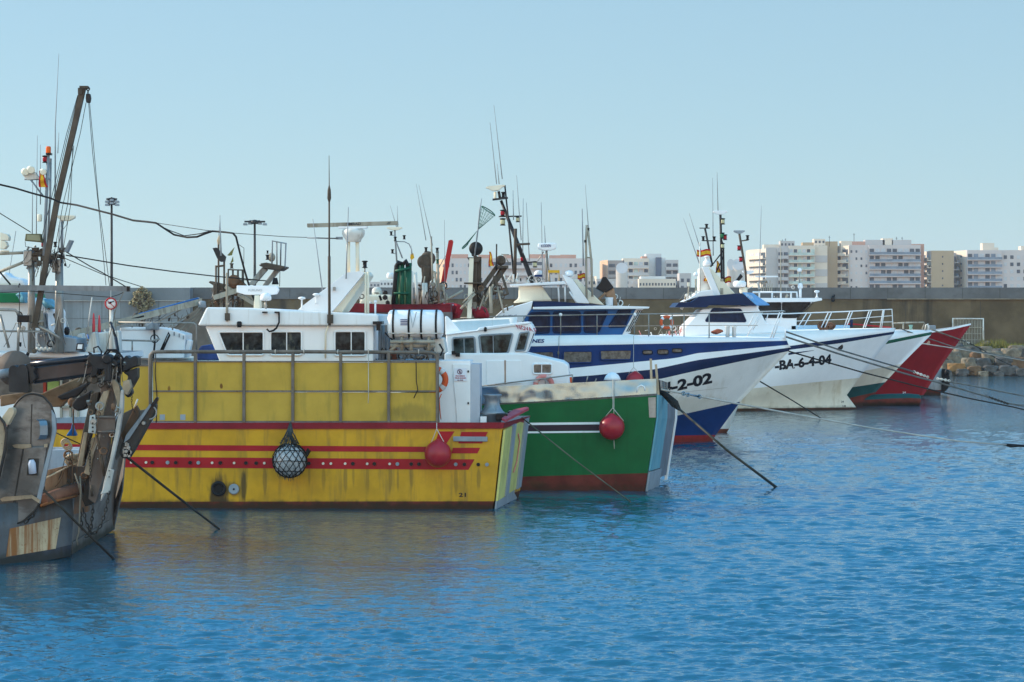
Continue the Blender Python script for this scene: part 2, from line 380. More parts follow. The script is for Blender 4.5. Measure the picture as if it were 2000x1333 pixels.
def clutter(t, fr, x0, y0, x1, y1, o0, o1, n, s, mats, seed, wires=6):
    '''shackles, brackets, blocks and short pipes crowded on working gear, each a part of its own'''
    rg = random.Random(seed); rd = rg.random
    for mt in mats:
        for i in range(max(3, int(n*.6))):
            x, y, o = x0+rd()*(x1-x0), y0+rd()*(y1-y0), o0+rd()*(o1-o0); k = rd(); q = s*(.5+rd()); m = M(fr)
            if k < .4: nm = 'pipe'; m.tube([(x, y, o), (x+(rd()-.5)*q*90, y+(rd()-.2)*q*110, o)], .012+.02*rd(), 5)
            elif k < .65: nm = 'bracket'; m.bar((x, y, o), (x+(rd()-.5)*q*40, y+q*35, o+.1), q*.18, q*.12)
            elif k < .8: nm = 'block'; m.rev(fr.L(x, y, o), [(q*.3, 0), (q*.42, .03), (q*.42, q*.4), (q*.2, q*.5)], 'y' if rd() < .6 else 'x', 12)
            else: nm = 'ring'; m.torus(fr.L(x, y, o), q*.4, q*.1, Vector((rd()-.5, 1, rd()-.5)).normalized(), 12, 5)
            m.build(nm, mt, t)
        for i in range(max(1, int(wires*.7))):
            x, y = x0+rd()*(x1-x0), y0+rd()*(y1-y0)*.5; xe = x+(rd()-.5)*(x1-x0)*.6; o = o0+rd()*(o1-o0); sg = rd()*14
            M(fr).tube([(x+(xe-x)*u, y+(y1-y)*u*.8+sg*4*u*(1-u), o) for u in [j/8 for j in range(9)]], .010, 4).build('wire', mt, t)
def lifebuoy(label, fr, x, y, off, Rp, rp, mat, bandmat, ax=Vector((0, 1, 0)), nb=4, rot=.6):
    t = thing('lifebuoy', label, 'lifebuoy', fr, 'lifebuoys hung on the boats'); k = fr.k*(1+off/fr.D); c = fr.L(x, y, off)
    M(fr).torus(c, Rp*k, rp*k, ax).build('ring', mat, t)
    for i in range(nb):
        a0 = rot+i*2*pi/nb; M(fr).torus(c, Rp*k, rp*k*1.06, ax, 5, 10, a0, a0+.38).build('band', bandmat, t)
    return t
# ================================================================ water
import numpy as np
def watermat():
    m = bpy.data.materials.new('harbour water'); m.use_nodes = True; t = m.node_tree; n = t.nodes; l = t.links
    p = n['Principled BSDF']; p.inputs['Base Color'].default_value = (.003, .070, .108, 1); p.inputs['Roughness'].default_value = .05; p.inputs['IOR'].default_value = 2.3
    tc = n.new('ShaderNodeTexCoord')
    mp = n.new('ShaderNodeMapping'); mp.inputs['Scale'].default_value = (4.5, 8, 6); l.new(tc.outputs['Object'], mp.inputs[0])
    q = n.new('ShaderNodeTexNoise'); q.inputs['Scale'].default_value = 1; q.inputs['Detail'].default_value = 3; l.new(mp.outputs[0], q.inputs['Vector'])
    b = n.new('ShaderNodeBump'); b.inputs['Distance'].default_value = .028; b.inputs['Strength'].default_value = 1
    l.new(q.outputs[0], b.inputs['Height']); l.new(b.outputs[0], p.inputs['Normal'])
    return m
def water():
    rng = np.random.default_rng(12)
    Ds = [27.0]
    while Ds[-1] < 236: Ds.append(Ds[-1]+max(.05, Ds[-1]**2/13800*.36))
    Ds = np.array(Ds, dtype=np.float32); nc = 1450; U = np.linspace(-1, 1, nc, dtype=np.float32)
    hw = .235*Ds+2.5
    s_o = np.geomspace(.08, 90, 150).astype(np.float32)
    X_ = np.concatenate([-(hw[:, None]+s_o[None, ::-1]), U[None, :]*hw[:, None], hw[:, None]+s_o[None, :]], 1); nc = X_.shape[1]; dxo = np.maximum(np.gradient(X_[0])[None, :], 0)
    Y_ = np.repeat(Ds[:, None], nc, 1); dy = np.gradient(Ds)[:, None]
    # two slow fields: gusts, and the lee of the moored hulls
    g = .5+.5*np.sin(X_*.11+1.2*np.sin(Y_*.07+.6))*np.sin(Y_*.13+.8*np.sin(X_*.09)); calm = np.clip(np.maximum((X_+3.5)/8, (54-Y_)/18), 0, 1); calm = calm*calm*(3-2*calm)
    amp = (.78+.35*g)*(.20+.80*calm)
    Z = np.zeros_like(X_); N = 110
    lam = np.exp(rng.uniform(np.log(.13), np.log(1.15), N)); th = rng.normal(0, .5, N)+.15; ph = rng.uniform(0, 6.283, N)
    wx = X_+.25*np.sin(Y_*.9+X_*.4); wy = Y_+.2*np.sin(X_*.7-Y_*.3)
    for i in range(N):
        k = 6.283/lam[i]; a_ = SLOPE*(lam[i]/6.283)*(1.0 if lam[i] < .6 else (.6/lam[i])**.9)
        fade = np.clip((lam[i]/dy-1.6)/2.0, 0, 1)*np.clip((lam[i]/dxo-1.2)/1.5, 0, 1)
        s_ = np.sin(k*(wx*math.sin(th[i])+wy*math.cos(th[i]))+ph[i]); Z += a_*fade*(s_+.22*(2*s_*s_-1))
    Z *= amp
    edge = np.clip((Ds-27)/2, 0, 1)[:, None]; Z = Z*edge
    co = np.stack([X_, Y_, Z], -1).reshape(-1, 3); nr = len(Ds); idx = np.arange(nr*nc).reshape(nr, nc)
    q = np.stack([idx[:-1, :-1], idx[:-1, 1:], idx[1:, 1:], idx[1:, :-1]], -1).reshape(-1, 4)
    far = np.array([(-3000, -60, -.14), (3000, -60, -.14), (3000, 5000, -.14), (-3000, 5000, -.14)]); q = np.concatenate([q, [[nr*nc, nr*nc+1, nr*nc+2, nr*nc+3]]]); co = np.concatenate([co, far])
    me = bpy.data.meshes.new('water'); me.vertices.add(len(co)); me.vertices.foreach_set('co', co.astype(np.float32).ravel())
    me.loops.add(q.size); me.loops.foreach_set('vertex_index', q.astype(np.int32).ravel())
    me.polygons.add(len(q)); me.polygons.foreach_set('loop_start', np.arange(0, q.size, 4, dtype=np.int32)); me.polygons.foreach_set('use_smooth', np.ones(len(q), bool))
    me.update(calc_edges=True); me.materials.append(watermat()); o = bpy.data.objects.new('water', me); sc.collection.objects.link(o)
    tag(o, 'rippled blue harbour water', None, None, 'structure')
SLOPE = .038
water()
m = M(WF); m.bx((0, 2640, .75), (3000, 2400, 1.05)); m.build('ground', paint('far ground', (.2, .18, .14), .9, .2), None, kind='structure')
# ================================================================ quay wall
WALLF = Fr(1000, D=230)
cU = paint('parapet concrete', (.135, .135, .138), .9, .18, .5, (.09, .09, .09), fine=.25, sscale=(.5, 1, .9), sthr=.5, sig=.35, bump=.2)
cL = paint('stained concrete', (.125, .092, .054), .9, .3, .75, (.028, .027, .026), fine=.2, sscale=(.35, 1, .05), sthr=.5, sig=.3, bump=.3)
cE = paint('ledge concrete', (.26, .22, .16), .9, .3, .4, (.1, .08, .06), sscale=(.6, 1, 1))
cG = paint('formed grey concrete', (.225, .245, .255), .9, .12, .5, (.14, .15, .155), sscale=(.9, 1, .12), sthr=.48, sig=.4)
t = thing('harbour_wall', 'long brown stained concrete sea wall with grey parapet behind the boats', 'wall', WALLF)
m = M(WALLF).box(372, 584, 3400, 700, 0, 3); m.build('lower_wall', cL, t)
m = M(WALLF); z = WALLF.L(0, 562, -.15).z; m.box(372, 562, 3400, 584.5, -.1, 2.6); m.build('parapet', cU, t)
m = M(WALLF).box(1733, 583.8, 3000, 585.2, -.22, 0); m.build('ledge', cE, t)
m = M(WALLF)
for x in range(420, 2500, 73): m.box(x-.35, 562.5, x+.35, 584, -.115, .1)
for x in range(455, 2500, 146): m.box(x-.4, 588, x+.4, 700, -.012, .1)
m.build('pour_joint', paint('dark joint', (.06, .055, .05), .9), t)
t2 = thing('harbour_wall', 'pale grey formed concrete wall with a bush growing against it', 'wall', Fr(200, D=228))
f2 = Fr(200, D=228)
m = M(f2).box(-900, 588, 371, 720, 0, 4); m.build('lower_wall', cG, t2)
m = M(f2).box(-900, 562.5, 371, 587.2, -.25, 3.6); m.build('parapet', paint('grey parapet', (.175, .19, .20), .9, .12, .35, (.12, .12, .12), sscale=(.6, 1, .2), sig=.3), t2)
m = M(f2)
for x in range(-60, 371, 37): m.box(x-.4, 588, x+.4, 700, -.02, .1)
m.box(-900, 622, 371, 622.7, -.02, .1)
m.build('formwork_joint', paint('joint', (.10, .11, .115), .9), t2)
# floodlight on wall
fw = M(WALLF); fw.lz(1627, -.4, [(2, 590), (4, 588), (3, 582), (1.5, 578)], 10).tube([(1627, 586, -.4), (1630, 575, 0)], .08)
fw.build('wall_fitting', BLKP, None, label='small black fitting on the upper part of the sea wall', cat='wall fitting')
# leaning grid panel
FG = Fr(1890, D=229.3)
t = thing('grid_panel', 'pale wire grid panel leaning at the foot of the sea wall', 'panel', FG)
m = M(FG); m.tube([(1861, 674, -.5), (1861, 623, 0), (1920.5, 623, 0), (1920.5, 674, -.5)], .10, 5); m.build('panel_frame', OFFW, t)
m = M(FG)
for i in range(1, 20): m.tube([(1861+i*3, 674, -.5), (1861+i*3, 623, 0)], .035, 4)
for y in (640, 652, 664): m.tube([(1861, y, -.25), (1920, y, -.25)], .05, 4)
m.build('grid', BEAM, t)
# ---------------------------------------------------------------- rocks
rk = [paint('pale boulder', (.19, .16, .12), .9, .4, .4, (.1, .09, .08), fine=.4, bump=.5, bs=2), paint('blue grey boulder', (.09, .086, .082), .9, .4, .4, (.05, .05, .05), fine=.4, bump=.5, bs=2), paint('brown boulder', (.16, .095, .055), .9, .3, .4, (.1, .06, .03), fine=.4, bump=.5, bs=2), paint('ochre boulder', (.27, .145, .06), .9, .25, fine=.3, scol=(.12, .06, .02), bump=.4, bs=2)]
def boulder(px, py, D, rx, rz, mat, label, seed):
    f = Fr(px, D=D); b = bmesh.new(); bmesh.ops.create_icosphere(b, subdivisions=3, radius=1)
    c = f.L(px, py, 0); k = D/FP
    for v in b.verts:
        d = v.co.normalized(); s = 1+.34*noise.noise(d*1.3+Vector((seed*3.1, 0, 0)))+.16*noise.noise(d*3+Vector((0, seed*1.7, 0)))
        q = d*s; q = Vector([max(-.8, min(.8, q[i]))*1.15 for i in range(3)])
        v.co = Vector((q.x*rx*k, q.y*(rx+rz)*.5*k, q.z*rz*k))
    for fc in b.faces: fc.smooth = False
    m = M(f); m.b.free(); m.b = b; bmesh.ops.translate(b, verts=b.verts, vec=c)
    return m.build('boulder', mat, None, label=label, cat='boulder', group='boulders at the foot of the sea wall')
def rockfill():
    sp = [(1862, 700, 219, 17, 13, 0), (1880, 690, 220, 16, 12, 0), (1868, 719, 216.5, 18, 9, 3), (1850, 716, 217, 13, 12, 0), (1893, 712, 217, 15, 13, 0), (1913, 698, 219, 19, 11, 2),
          (1920, 712, 217, 15, 12, 1), (1938, 700, 218, 20, 14, 0), (1960, 709, 217, 17, 12, 1), (1935, 722, 215.5, 14, 8, 1), (1902, 724, 215.5, 13, 9, 2), (1880, 728, 215, 12, 7, 1), (1955, 690, 220, 17, 9, 1),
          (1975, 694, 219, 20, 13, 0), (1968, 724, 215.5, 19, 10, 1), (1990, 712, 217, 17, 14, 2), (2000, 690, 219, 16, 11, 1), (1997, 728, 215, 14, 8, 1), (1900, 684, 221.5, 13, 7, 1), (1926, 684, 221.5, 13, 7, 0), (1985, 681, 222, 15, 6, 0), (1950, 731, 215, 10, 6, 1), (1920, 731, 215, 10, 6, 0), (1848, 700, 219, 14, 12, 1), (1846, 731, 215, 13, 7, 1)]
    for i, (x, y, D, rx, rz, mi) in enumerate(sp):
        col = ['pale grey', 'dark blue-grey', 'brown', 'orange-brown'][mi]
        pos = ('at the waterline' if y > 718 else 'at the top of the heap' if y < 692 else 'halfway up the heap')
        nb = 'next to the grey stern' if x < 1872 else 'below the wire grid panel' if x < 1915 else 'below the grass strip' if x < 1962 else 'by the right picture edge'
        boulder(x, y, D, rx*1.1, rz*1.1, rk[mi], 'smallest %s boulder %s, %s' % (col, pos, nb) if rx < 12 else 'big %s boulder %s, %s' % (col, pos, nb) if rx > 16 else '%s boulder %s, %s' % (col, pos, nb), i)
    random.seed(3)
    m = M(Fr(1950, D=222)); f = m.f
    for i in range(26):   # bed of rubble sheets behind the named boulders
        b = bmesh.ops.create_icosphere(m.b, subdivisions=2, radius=1)['verts']
        x = 1835+R()*420; y = 680+R()*45; c = f.L(x, y, (700-y)*.22+1.5)
        for v in b: v.co = c+v.co*(1+.3*noise.noise(v.co*2+Vector((i, 0, 0))))*(.5+.4*R()*0+.35)
    m.build('rubble', rk[1], None, kind='stuff', label='dark rubble between the boulders', cat='rubble')
    m = M(Fr(1950, D=224)); m.prism([Vector((-12, -6, -1)), Vector((-12, 5.5, -1)), Vector((-12, 5.5, 2.5)), Vector((-12, 0, 2.1)), Vector((-12, -6, .6))], Vector((60, 0, 0)))
    m.build('bank', paint('earth bank', (.23, .18, .12), .95, .3, .3, bump=.4), None, kind='structure')
    g = M(Fr(1960, D=224)); f = g.f
    for i in range(900):
        x = 1905+R()*110; off = R()*4.5; p = Vector((f.L(x, 674, off).x, off, 2.15+.05*off)); h = (.25+.45*R())*(1.3 if 1915 < x < 1965 else .8); a_ = R()*6.3; dv = Vector((cos(a_), sin(a_), 0))*.05
        le = Vector((R()-.5, R()-.5, 0))*.3
        g.face([g.b.verts.new(p-dv), g.b.verts.new(p+dv), g.b.verts.new(p+le+Vector((0, 0, h)))])
    g.build('grass', paint('dry grass', (.16, .15, .04), .9, .5, sig=.8), None, kind='stuff', label='dry green and yellow grass on top of the rocks', cat='grass')
rockfill()
# ---------------------------------------------------------------- bush
fb = Fr(278, D=226.5)
t = thing('bush', 'dry olive bush growing against the pale grey wall', 'bush', fb)
m = M(fb)
for i in range(9):
    x = 258+R()*40; m.tube([(278, 640, .4), (278+(x-278)*.5, 615, .4), (x, 572+R()*18, R())], [.07, .015], 4)
m.build('branches', BRN, t)
m = M(fb)
for i in range(5200):
    a_ = R()*6.3; r_ = R()**.6; x = 278+cos(a_)*r_*27*(.8+.2*sin(a_*5)); y = 587+sin(a_)*r_*27*(.85+.15*cos(a_*4)); off = .2+R()*1.3
    if noise.noise(Vector((x*.16, y*.16, off))) < -.12: continue
    p = fb.L(x, y, off); u = Vector((R()-.5, R()-.5, R()-.5)).normalized()*.13; v = Vector((R()-.5, R()-.5, R()-.5)).normalized()*.08
    m.face([m.b.verts.new(p-u), m.b.verts.new(p+v), m.b.verts.new(p+u), m.b.verts.new(p-v)])
m.build('foliage', paint('olive leaves', (.30, .25, .15), .9, .5, sig=3), t)
# ---------------------------------------------------------------- lighting masts on the quay
for (x, D, yt, sp, lab, kind) in ((218, 236, 386, 10, 'tall floodlight mast with a tight cluster of lamps left of the sea wall bush', 0), (497.5, 236, 430, 20, 'shorter floodlight mast with lamps on spread arms behind the yellow boat', 1)):
    f = Fr(x, D=D); t = thing('street_lamp', lab, 'light mast', f, 'floodlight masts')
    m = M(f); m.tube([Vector((0, 0, 1.5)), Vector((0, 0, f.L(x, yt+4, 0).z))], [.17, .10], 8); m.build('pole', DSTEEL, t)
    m = M(f); m.lz(x, 0, [(sp*.35, yt+8), (sp*.4, yt+6), (sp*.4, yt+3), (sp*.2, yt)], 12)
    for i in range(-2, 3): m.tube([(x, yt+3, 0), (x+i*sp/2, yt+1+abs(i)*1.2, .6*(i % 2)-.3)], .09, 5)
    m.build('crown_arms', DSTEEL, t)
    for i in range(-2, 3):
        for j in (0, 1) if kind == 0 else (0,):
            if kind == 1 and i == 0: continue
            m = M(f); xx, yy = x+i*sp/2.1, yt+3+abs(i)*1.6+j*6; m.poly([(xx-3, yy), (xx+3, yy), (xx+3.8, yy+4), (xx-3.8, yy+4)], -.6+.5*(i % 2), .1+.5*(i % 2)); m.build('floodlight', GREYP, t)
# ================================================================ buildings far beyond the wall
BF = Fr(1000, D=1000)
bl = lambda n_, c, **k: paint(n_, c, .9, .05, .12, tuple(v*.75 for v in c), sscale=(.2, .2, .05), sig=.1, **k)
B_LIL = bl('shaded lilac render', (.56, .49, .47)); B_CRM = bl('cream and sunlit render', (.66, .56, .46)); B_BEI = bl('beige render', (.42, .31, .20)); B_GRY = bl('grey render', (.46, .43, .42)); B_WHT = bl('white render', (.60, .60, .60)); B_SAL = bl('salmon render', (.50, .27, .20)); B_NAV = bl('slate cladding', (.10, .12, .17)); B_ORG = bl('sunlit peach render', (.62, .40, .26))  # peach and some cream walls painted sunlit, lilac and brown painted shaded
W_D = paint('distant window', (.06, .07, .09), .3, .5, sig=.5); W_S = paint('window shutters', (.50, .50, .52), .8, .1); W_G = paint('green balcony glass', (.42, .50, .46), .3, .2, sig=.4); W_B = paint('blue balcony glass', (.17, .21, .27), .3, .2, sig=.4)
def section(t, x0, o0, x1, o1, yt, mat, style=None, cols=4, fl=14, mw=None, yb=612, bal=None, name='wall', depth=14, first=6, wsz=(.5, .5), alt=None):
    A, B = BF.L(x0, YH, o0), BF.L(x1, YH, o1); zt = BF.L(x0, yt, min(o0, o1)).z; u = B-A; u.z = 0; Lg = u.length; u.normalize(); nrm = Vector((u.y, -u.x, 0))
    A.z = 0
    m = M(BF); ext = Vector((0, depth, 0)); m.prism([A, A+u*Lg, A+u*Lg+Vector((0, 0, zt)), A+Vector((0, 0, zt))], ext); m.build(name, mat, t)
    if not style: return
    fh = fl*BF.k; z = zt-first*BF.k; k = 0
    while z-fh > BF.L(0, 566, 0).z-fh*.5:
        def q(ua, ub, za, zb, d0, d1, nm, mt):
            m = M(BF); p = A+u*ua+nrm*d0+Vector((0, 0, za)); m.prism([p, p+u*(ub-ua), p+u*(ub-ua)+Vector((0, 0, zb-za)), p+Vector((0, 0, zb-za))], nrm*(d1-d0)); return m.build(nm, mt, t)
        if style == 'win':
            for j in range(cols):
                cw = Lg/cols; w_ = cw*wsz[0]; mm = mw[(j*7+k*3) % len(mw)] if mw else W_D
                q(cw*(j+.5)-w_/2, cw*(j+.5)+w_/2, z-fh*(.3+wsz[1]), z-fh*.3, -.1, .08, 'window', mm)
        elif style == 'band': q(0, Lg, z-fh, z-fh*.5, -.1, .12, 'cladding_band', alt)
        else:
            for j in range(cols):
                cw = Lg/cols; mm = mw[(j*5+k*3) % len(mw)] if mw else W_D
                q(cw*j+cw*.12, cw*(j+1)-cw*.12, z-fh*.78, z-fh*.08, -.1, .08, 'window', mm)
            q(0, Lg, z-fh*1.0, z-fh*.9, .05, 1.5, 'floor_slab', mat); q(.15, Lg-.15, z-fh*.9, z-fh*.55, 1.2, 1.4, 'balcony', bal or mat)
        z -= fh; k += 1
def bldg(label): return thing('apartment_building', label, 'building', BF, 'apartment buildings beyond the sea wall')
sh = [W_D, W_S, W_D, W_S, W_S]
t = bldg('long shaded lilac-grey block with salmon roof huts behind the boat masts')
section(t, 852, 22, 872, 0, 506, B_ORG, 'win', 2, wsz=(.4, .4)); section(t, 872, 0, 960, 0, 505, B_LIL, 'win', 11, mw=sh); section(t, 960, 0, 1062, -1, 505, B_LIL, 'balc', 5, bal=B_LIL, mw=sh); section(t, 1062, 0, 1158, 0, 505, B_LIL, 'win', 10, mw=sh)  # peach end carries painted sunlight, lilac fronts painted shade
for x0, x1, y in ((881, 914, 497), (934, 958, 498), (983, 1000, 498), (1034, 1070, 497), (1073, 1095, 499), (1095, 1125, 498)): section(t, x0, 3, x1, 3, y, B_SAL, depth=6, name='roof_hut')
t = bldg('block with sunlit peach end and shaded brown side standing behind the pale round silo')
section(t, 1174, 16, 1187, 0, 508, B_ORG); section(t, 1187, 0, 1219, 0, 509, bl('shaded brown render', (.30, .25, .23)), 'balc', 2)  # sunlight and shade put into the two wall colours
t = bldg('white balcony block with slate-blue strip and a stair tower')
section(t, 1217, 0, 1267, 0, 505, B_CRM, 'balc', 5, mw=[W_S, W_G, W_D], bal=B_GRY); section(t, 1262, 3, 1292, 3, 496, B_WHT, name='stair_tower'); section(t, 1281, 1, 1292, 1, 503, B_NAV, name='cladding'); section(t, 1292, 2, 1300, 2, 504, B_WHT); section(t, 1300, 0, 1325, 0, 508, B_GRY, 'balc', 2, bal=B_GRY); section(t, 1254, 2, 1264, 2, 501, B_SAL, name='roof_hut')
t = bldg('low cream building with a strip of windows just over the sea wall'); section(t, 1248, -20, 1320, -20, 545, B_CRM, 'win', 12, fl=20, first=2, wsz=(.5, .25)); section(t, 1252, -18, 1300, -18, 540, B_WHT, name='roof_hut'); section(t, 1327, -20, 1350, -20, 534, B_GRY, 'win', 2)
t = bldg('low grey-white terrace left of the cream building'); section(t, 1165, -10, 1248, -10, 545, B_GRY, 'win', 9, fl=10, first=2, mw=sh); section(t, 1135, 6, 1165, -6, 540, B_CRM, 'win', 3, fl=12)
t = bldg('low pale houses seen behind the yellow boat radar'); section(t, 722, 0, 742, 0, 551, B_GRY, 'win', 3, fl=8, first=2); section(t, 742, 0, 775, 0, 548, B_WHT, 'win', 5, fl=9, first=2); section(t, 775, 0, 852, 0, 552, B_GRY, 'win', 9, fl=9, first=2)
for x0, x1, yt, lab in ((1203, 1226, 514, 'single pale round tower with slanted top by the block with the sunlit peach end'), (1420, 1436, 507, 'left half of the twin round towers with slanted tops'), (1430, 1453, 507, 'front one of the twin round towers with slanted tops')):
    f = Fr((x0+x1)/2, D=900); m = M(f); r = (x1-x0)/2*f.k; n_ = 20; lo, hi = [], []
    for k in range(n_):
        ca, sa = cos(2*pi*k/n_), sin(2*pi*k/n_); lo.append(m.b.verts.new(Vector((ca*r, sa*r, 0)))); hi.append(m.b.verts.new(Vector((ca*r, sa*r, f.L(x0, yt+10, 0).z+2.0*sa))))
    for k in range(n_): m.face([lo[k], lo[(k+1) % n_], hi[(k+1) % n_], hi[k]], True)
    m.mi = 1; m.face(hi)
    m.build('silo', [bl('silo render', (.50, .43, .38)), B_GRY], None, label=lab, cat='silo', group='round towers')
t = bldg('apartment block with lit balconies left and a wide blank grey side'); section(t, 1463, 22, 1496, 0, 486, B_CRM, 'balc', 3, mw=[W_S, W_D, W_S]); section(t, 1496, 0, 1541, 0, 484, B_GRY); section(t, 1519, -1, 1540, -1, 486, B_GRY, 'balc', 2, bal=B_GRY)  # left balconies in cream, sunlight painted into the colour
section(t, 1492, 3, 1530, 3, 478, B_CRM, depth=6, name='roof_hut'); section(t, 1524, 2, 1552, 2, 471, B_GRY, 'win', 4, fl=9, first=2, depth=6, name='roof_hut')
t = bldg('block with greenish glass balconies and banded cream and grey flank'); section(t, 1541, 0, 1592, -2, 480, B_CRM, 'balc', 6, mw=[W_S, W_G, W_D], bal=W_G); section(t, 1592, 0, 1616, 0, 480, B_CRM, 'band', fl=27, alt=B_GRY)
section(t, 1568, 4, 1590, 4, 474, B_BEI, depth=6, name='roof_hut'); section(t, 1590, 3, 1612, 3, 467, B_CRM, 'win', 3, fl=9, first=1, depth=6, name='roof_hut'); section(t, 1612, 4, 1636, 4, 472, B_BEI, depth=6, name='roof_hut')
t = bldg('widest block with curved lit balconies at its corner and blue-grey balconies right'); section(t, 1614, 16, 1658, -2, 480, B_CRM, 'balc', 3, mw=[W_D, W_S]); section(t, 1658, -1, 1697, -1, 479, B_LIL, 'win', 4, mw=sh, wsz=(.35, .35)); section(t, 1697, -2, 1798, -2, 479, B_LIL, 'balc', 9, mw=[W_D, W_S, W_S, W_D], bal=W_B)  # corner balconies painted sunlit cream, the rest in the shaded lilac
for x0, x1, y, mt in ((1643, 1664, 471, B_CRM), (1664, 1690, 472, B_SAL), (1690, 1728, 469, B_GRY), (1724, 1744, 466, B_CRM), (1742, 1780, 469, B_GRY), (1780, 1805, 477, B_SAL)): section(t, x0, 3, x1, 3, y, mt, depth=6, name='roof_hut')
m = M(BF)
for x, y in ((1668, 456), (1620, 461), (1751, 463), (1762, 463), (1534, 466), (1528, 468)): m.tube([(x, 482, 4), (x, y, 4)], .12, 4).tube([(x-2, y+3, 4), (x+2, y+3, 4)], .08, 4)
m.build('rooftop_aerials', DSTEEL, t)
t = bldg('blank beige tower with a single row of tiny windows'); section(t, 1799, 24, 1819, 0, 490, B_CRM, 'balc', 2, mw=[W_D, W_S]); section(t, 1819, 0, 1863, 0, 490, B_BEI, 'win', 1, wsz=(.06, .25)); section(t, 1863, 2, 1868, 8, 494, B_GRY, 'balc', 1, bal=W_B)  # narrow left strip in cream: painted sunlight
t = bldg('grey slab block with blue balconies at the right picture edge'); section(t, 1866, 14, 1889, 0, 489, B_CRM, 'win', 1, wsz=(.12, .25)); section(t, 1889, -1, 1957, -1, 489, B_LIL, 'balc', 6, bal=W_B, mw=[W_D, W_S, W_B]); section(t, 1957, 0, 2060, 0, 489, B_LIL, 'win', 8, mw=sh)
section(t, 1919, 2, 1942, 2, 475, B_CRM, depth=5, name='roof_hut'); section(t, 1942, 2, 1950, 2, 484, B_CRM, depth=5, name='roof_hut'); section(t, 1994, 2, 2010, 2, 481, B_CRM, depth=5, name='roof_hut')
# ================================================================ YELLOW SEINER
Y = Fr(962, 995.5, -2.5)
rx = lambda px, py=905: Y.L(px, py, 0)
def sx(px): return Y.L(px, 905, 0).x
def sz(py): return Y.L(700, py, 0).z
holes = [256, 285, 297, 327, 343, 371, 387, 414, 430, 457, 480, 500, 516, 603, 631, 646, 674, 689, 717, 731, 761, 776, 803, 818, 890, 907, 934, 951]
spots = [(sx(427), sz(966), .32, .62, .9, (.015, .013, .01)), (sx(457), sz(958), .22, .25, .6, (.05, .045, .02)), (sx(476), sz(950), .09, .55, .8, (.02, .018, .01))]
for i, h in enumerate(holes[1:]):
    if i % 4 != 2: spots.append((sx(h+1), sz(930+4*(i % 3)), .045+.02*(i % 2), .36+.06*(i % 4), .42 if h > 480 else .22, (.12, .075, .015) if h % 2 else (.06, .05, .02)))
spots = spots[:26]
YELH = paint('yellow hull paint', (.50, .262, .008), .4, .14, .5, (.20, .12, .025), sscale=(3.2, 3, .32), sthr=.5, spots=spots, bump=.12, bs=1.3, wl=.9, spec=.3)
YELP = paint('dull yellow panel', (.46, .295, .045), .6, .08, .35, (.20, .17, .04), sscale=(3, 3, .5), sthr=.52, spots=[(sx(330), sz(760), .05, .10, .8, (.16, .06, .01)), (sx(432), sz(755), .05, .08, .9, (.12, .04, .01)), (sx(762), sz(815), .35, .35, .35, (.12, .10, .03)), (sx(805), sz(805), .55, .3, .4, (.12, .10, .03))])
YELT = paint('pale yellow transom', (.50, .48, .16), .5, .15, .6, (.25, .22, .10), sscale=(4, 4, .5))
REDS = paint('red stripe paint', (.33, .012, .018), .4, .12, .3, (.14, .02, .015), sthr=.55)
t = thing('fishing_boat', 'yellow fishing boat with two red stripes, panelled bulwark and white wheelhouse', 'fishing boat', Y, 'fishing boats moored side by side')
TY = t
rows = [([(-150, 829), (230, 826), (986, 825.5)], None, 0, 1, -.06), ([(-150, 841), (230, 838.5), (982, 837.5)], None, 0, 0, -.06), ([(-150, 842), (230, 839.5), (981, 838.5)], None, 0, 0, .0), ([(-150, 868), (230, 868.5), (976, 873.5)], None, 0, 0, 0.0),
        ([(-150, 980), (230, 980.5), (965, 979.5)], None, 0, 2, .02), ([(-150, 1004), (230, 1002), (960, 1002)], None, 0, 2, .04)]
m, BY = hull(Y, rows, 2.2, 34, skew=.55, drop=.55, left=(120, 1.6), capR=[1, 0, 0, 0, 2, 2], deckmi=4, split=True)
m.build('hull', [YELH, REDH, BOOT, REDS, GREYP], t)
for a, b, c, d, y0, y1, y2, y3 in ((122, 858, 858, 122, 868, 873, 883.5, 879), ):
    decal(Y, BY, [(a, y0), (b, y1), (c, y2), (d, y3)], 'stripe', REDS, t, 20)
decal(Y, BY, [(122, 892), (927, 897.5), (915, 918), (122, 912.5)], 'stripe', REDS, t, 20)
for q in ([(857, 843), (888, 843), (872.5, 866), (850, 866)], [(901, 844), (953, 844), (941.5, 866.5), (895, 866.5)], [(884.5, 875), (938, 875), (932.5, 886), (881.5, 886)]): decal(Y, BY, q, 'stripe', REDS, t, 2)
M(Y).poly([(885, 853), (952, 853.5), (952, 863), (885, 862.5)], -.10, -.005).build('rubbing_bar', GREYP, t, bevel=.02)
sc1 = paint('sunlit scupper', (.62, .55, .45), .4);  # pale discs: sunlight on some scuppers painted as colour
for i, h in enumerate(holes):
    y = 903.5+(h-250)*.0062; br = i in (0, 1, 7, 9, 12, 14, 15, 16, 18, 20)
    m = M(Y).rev(Y.L(h, y, -.05), [(.052 if not br else .036, 0), (.052 if not br else .036, .05)], 'y', 10); m.build('scupper', sc1 if br else (BLKP if i % 3 else GREYP), t)
m = M(Y).torus(Y.L(427, 955, -.03), .17, .045, n=20, m=6); o = m.build('discharge_port', BLKP, t); M(Y).rev(Y.L(427, 955, -.025), [(.16, 0), (.16, .03)], 'y', 16).build('opening', BLK, o)
o = M(Y).rev(Y.L(456.5, 956, -.06), [(.12, 0), (.15, .02), (.15, .05)], 'y', 16).build('discharge_port', GREYP, t); M(Y).rev(Y.L(456.5, 956, -.08), [(.03, 0), (.03, .03)], 'y', 8).build('opening', BLK, o)
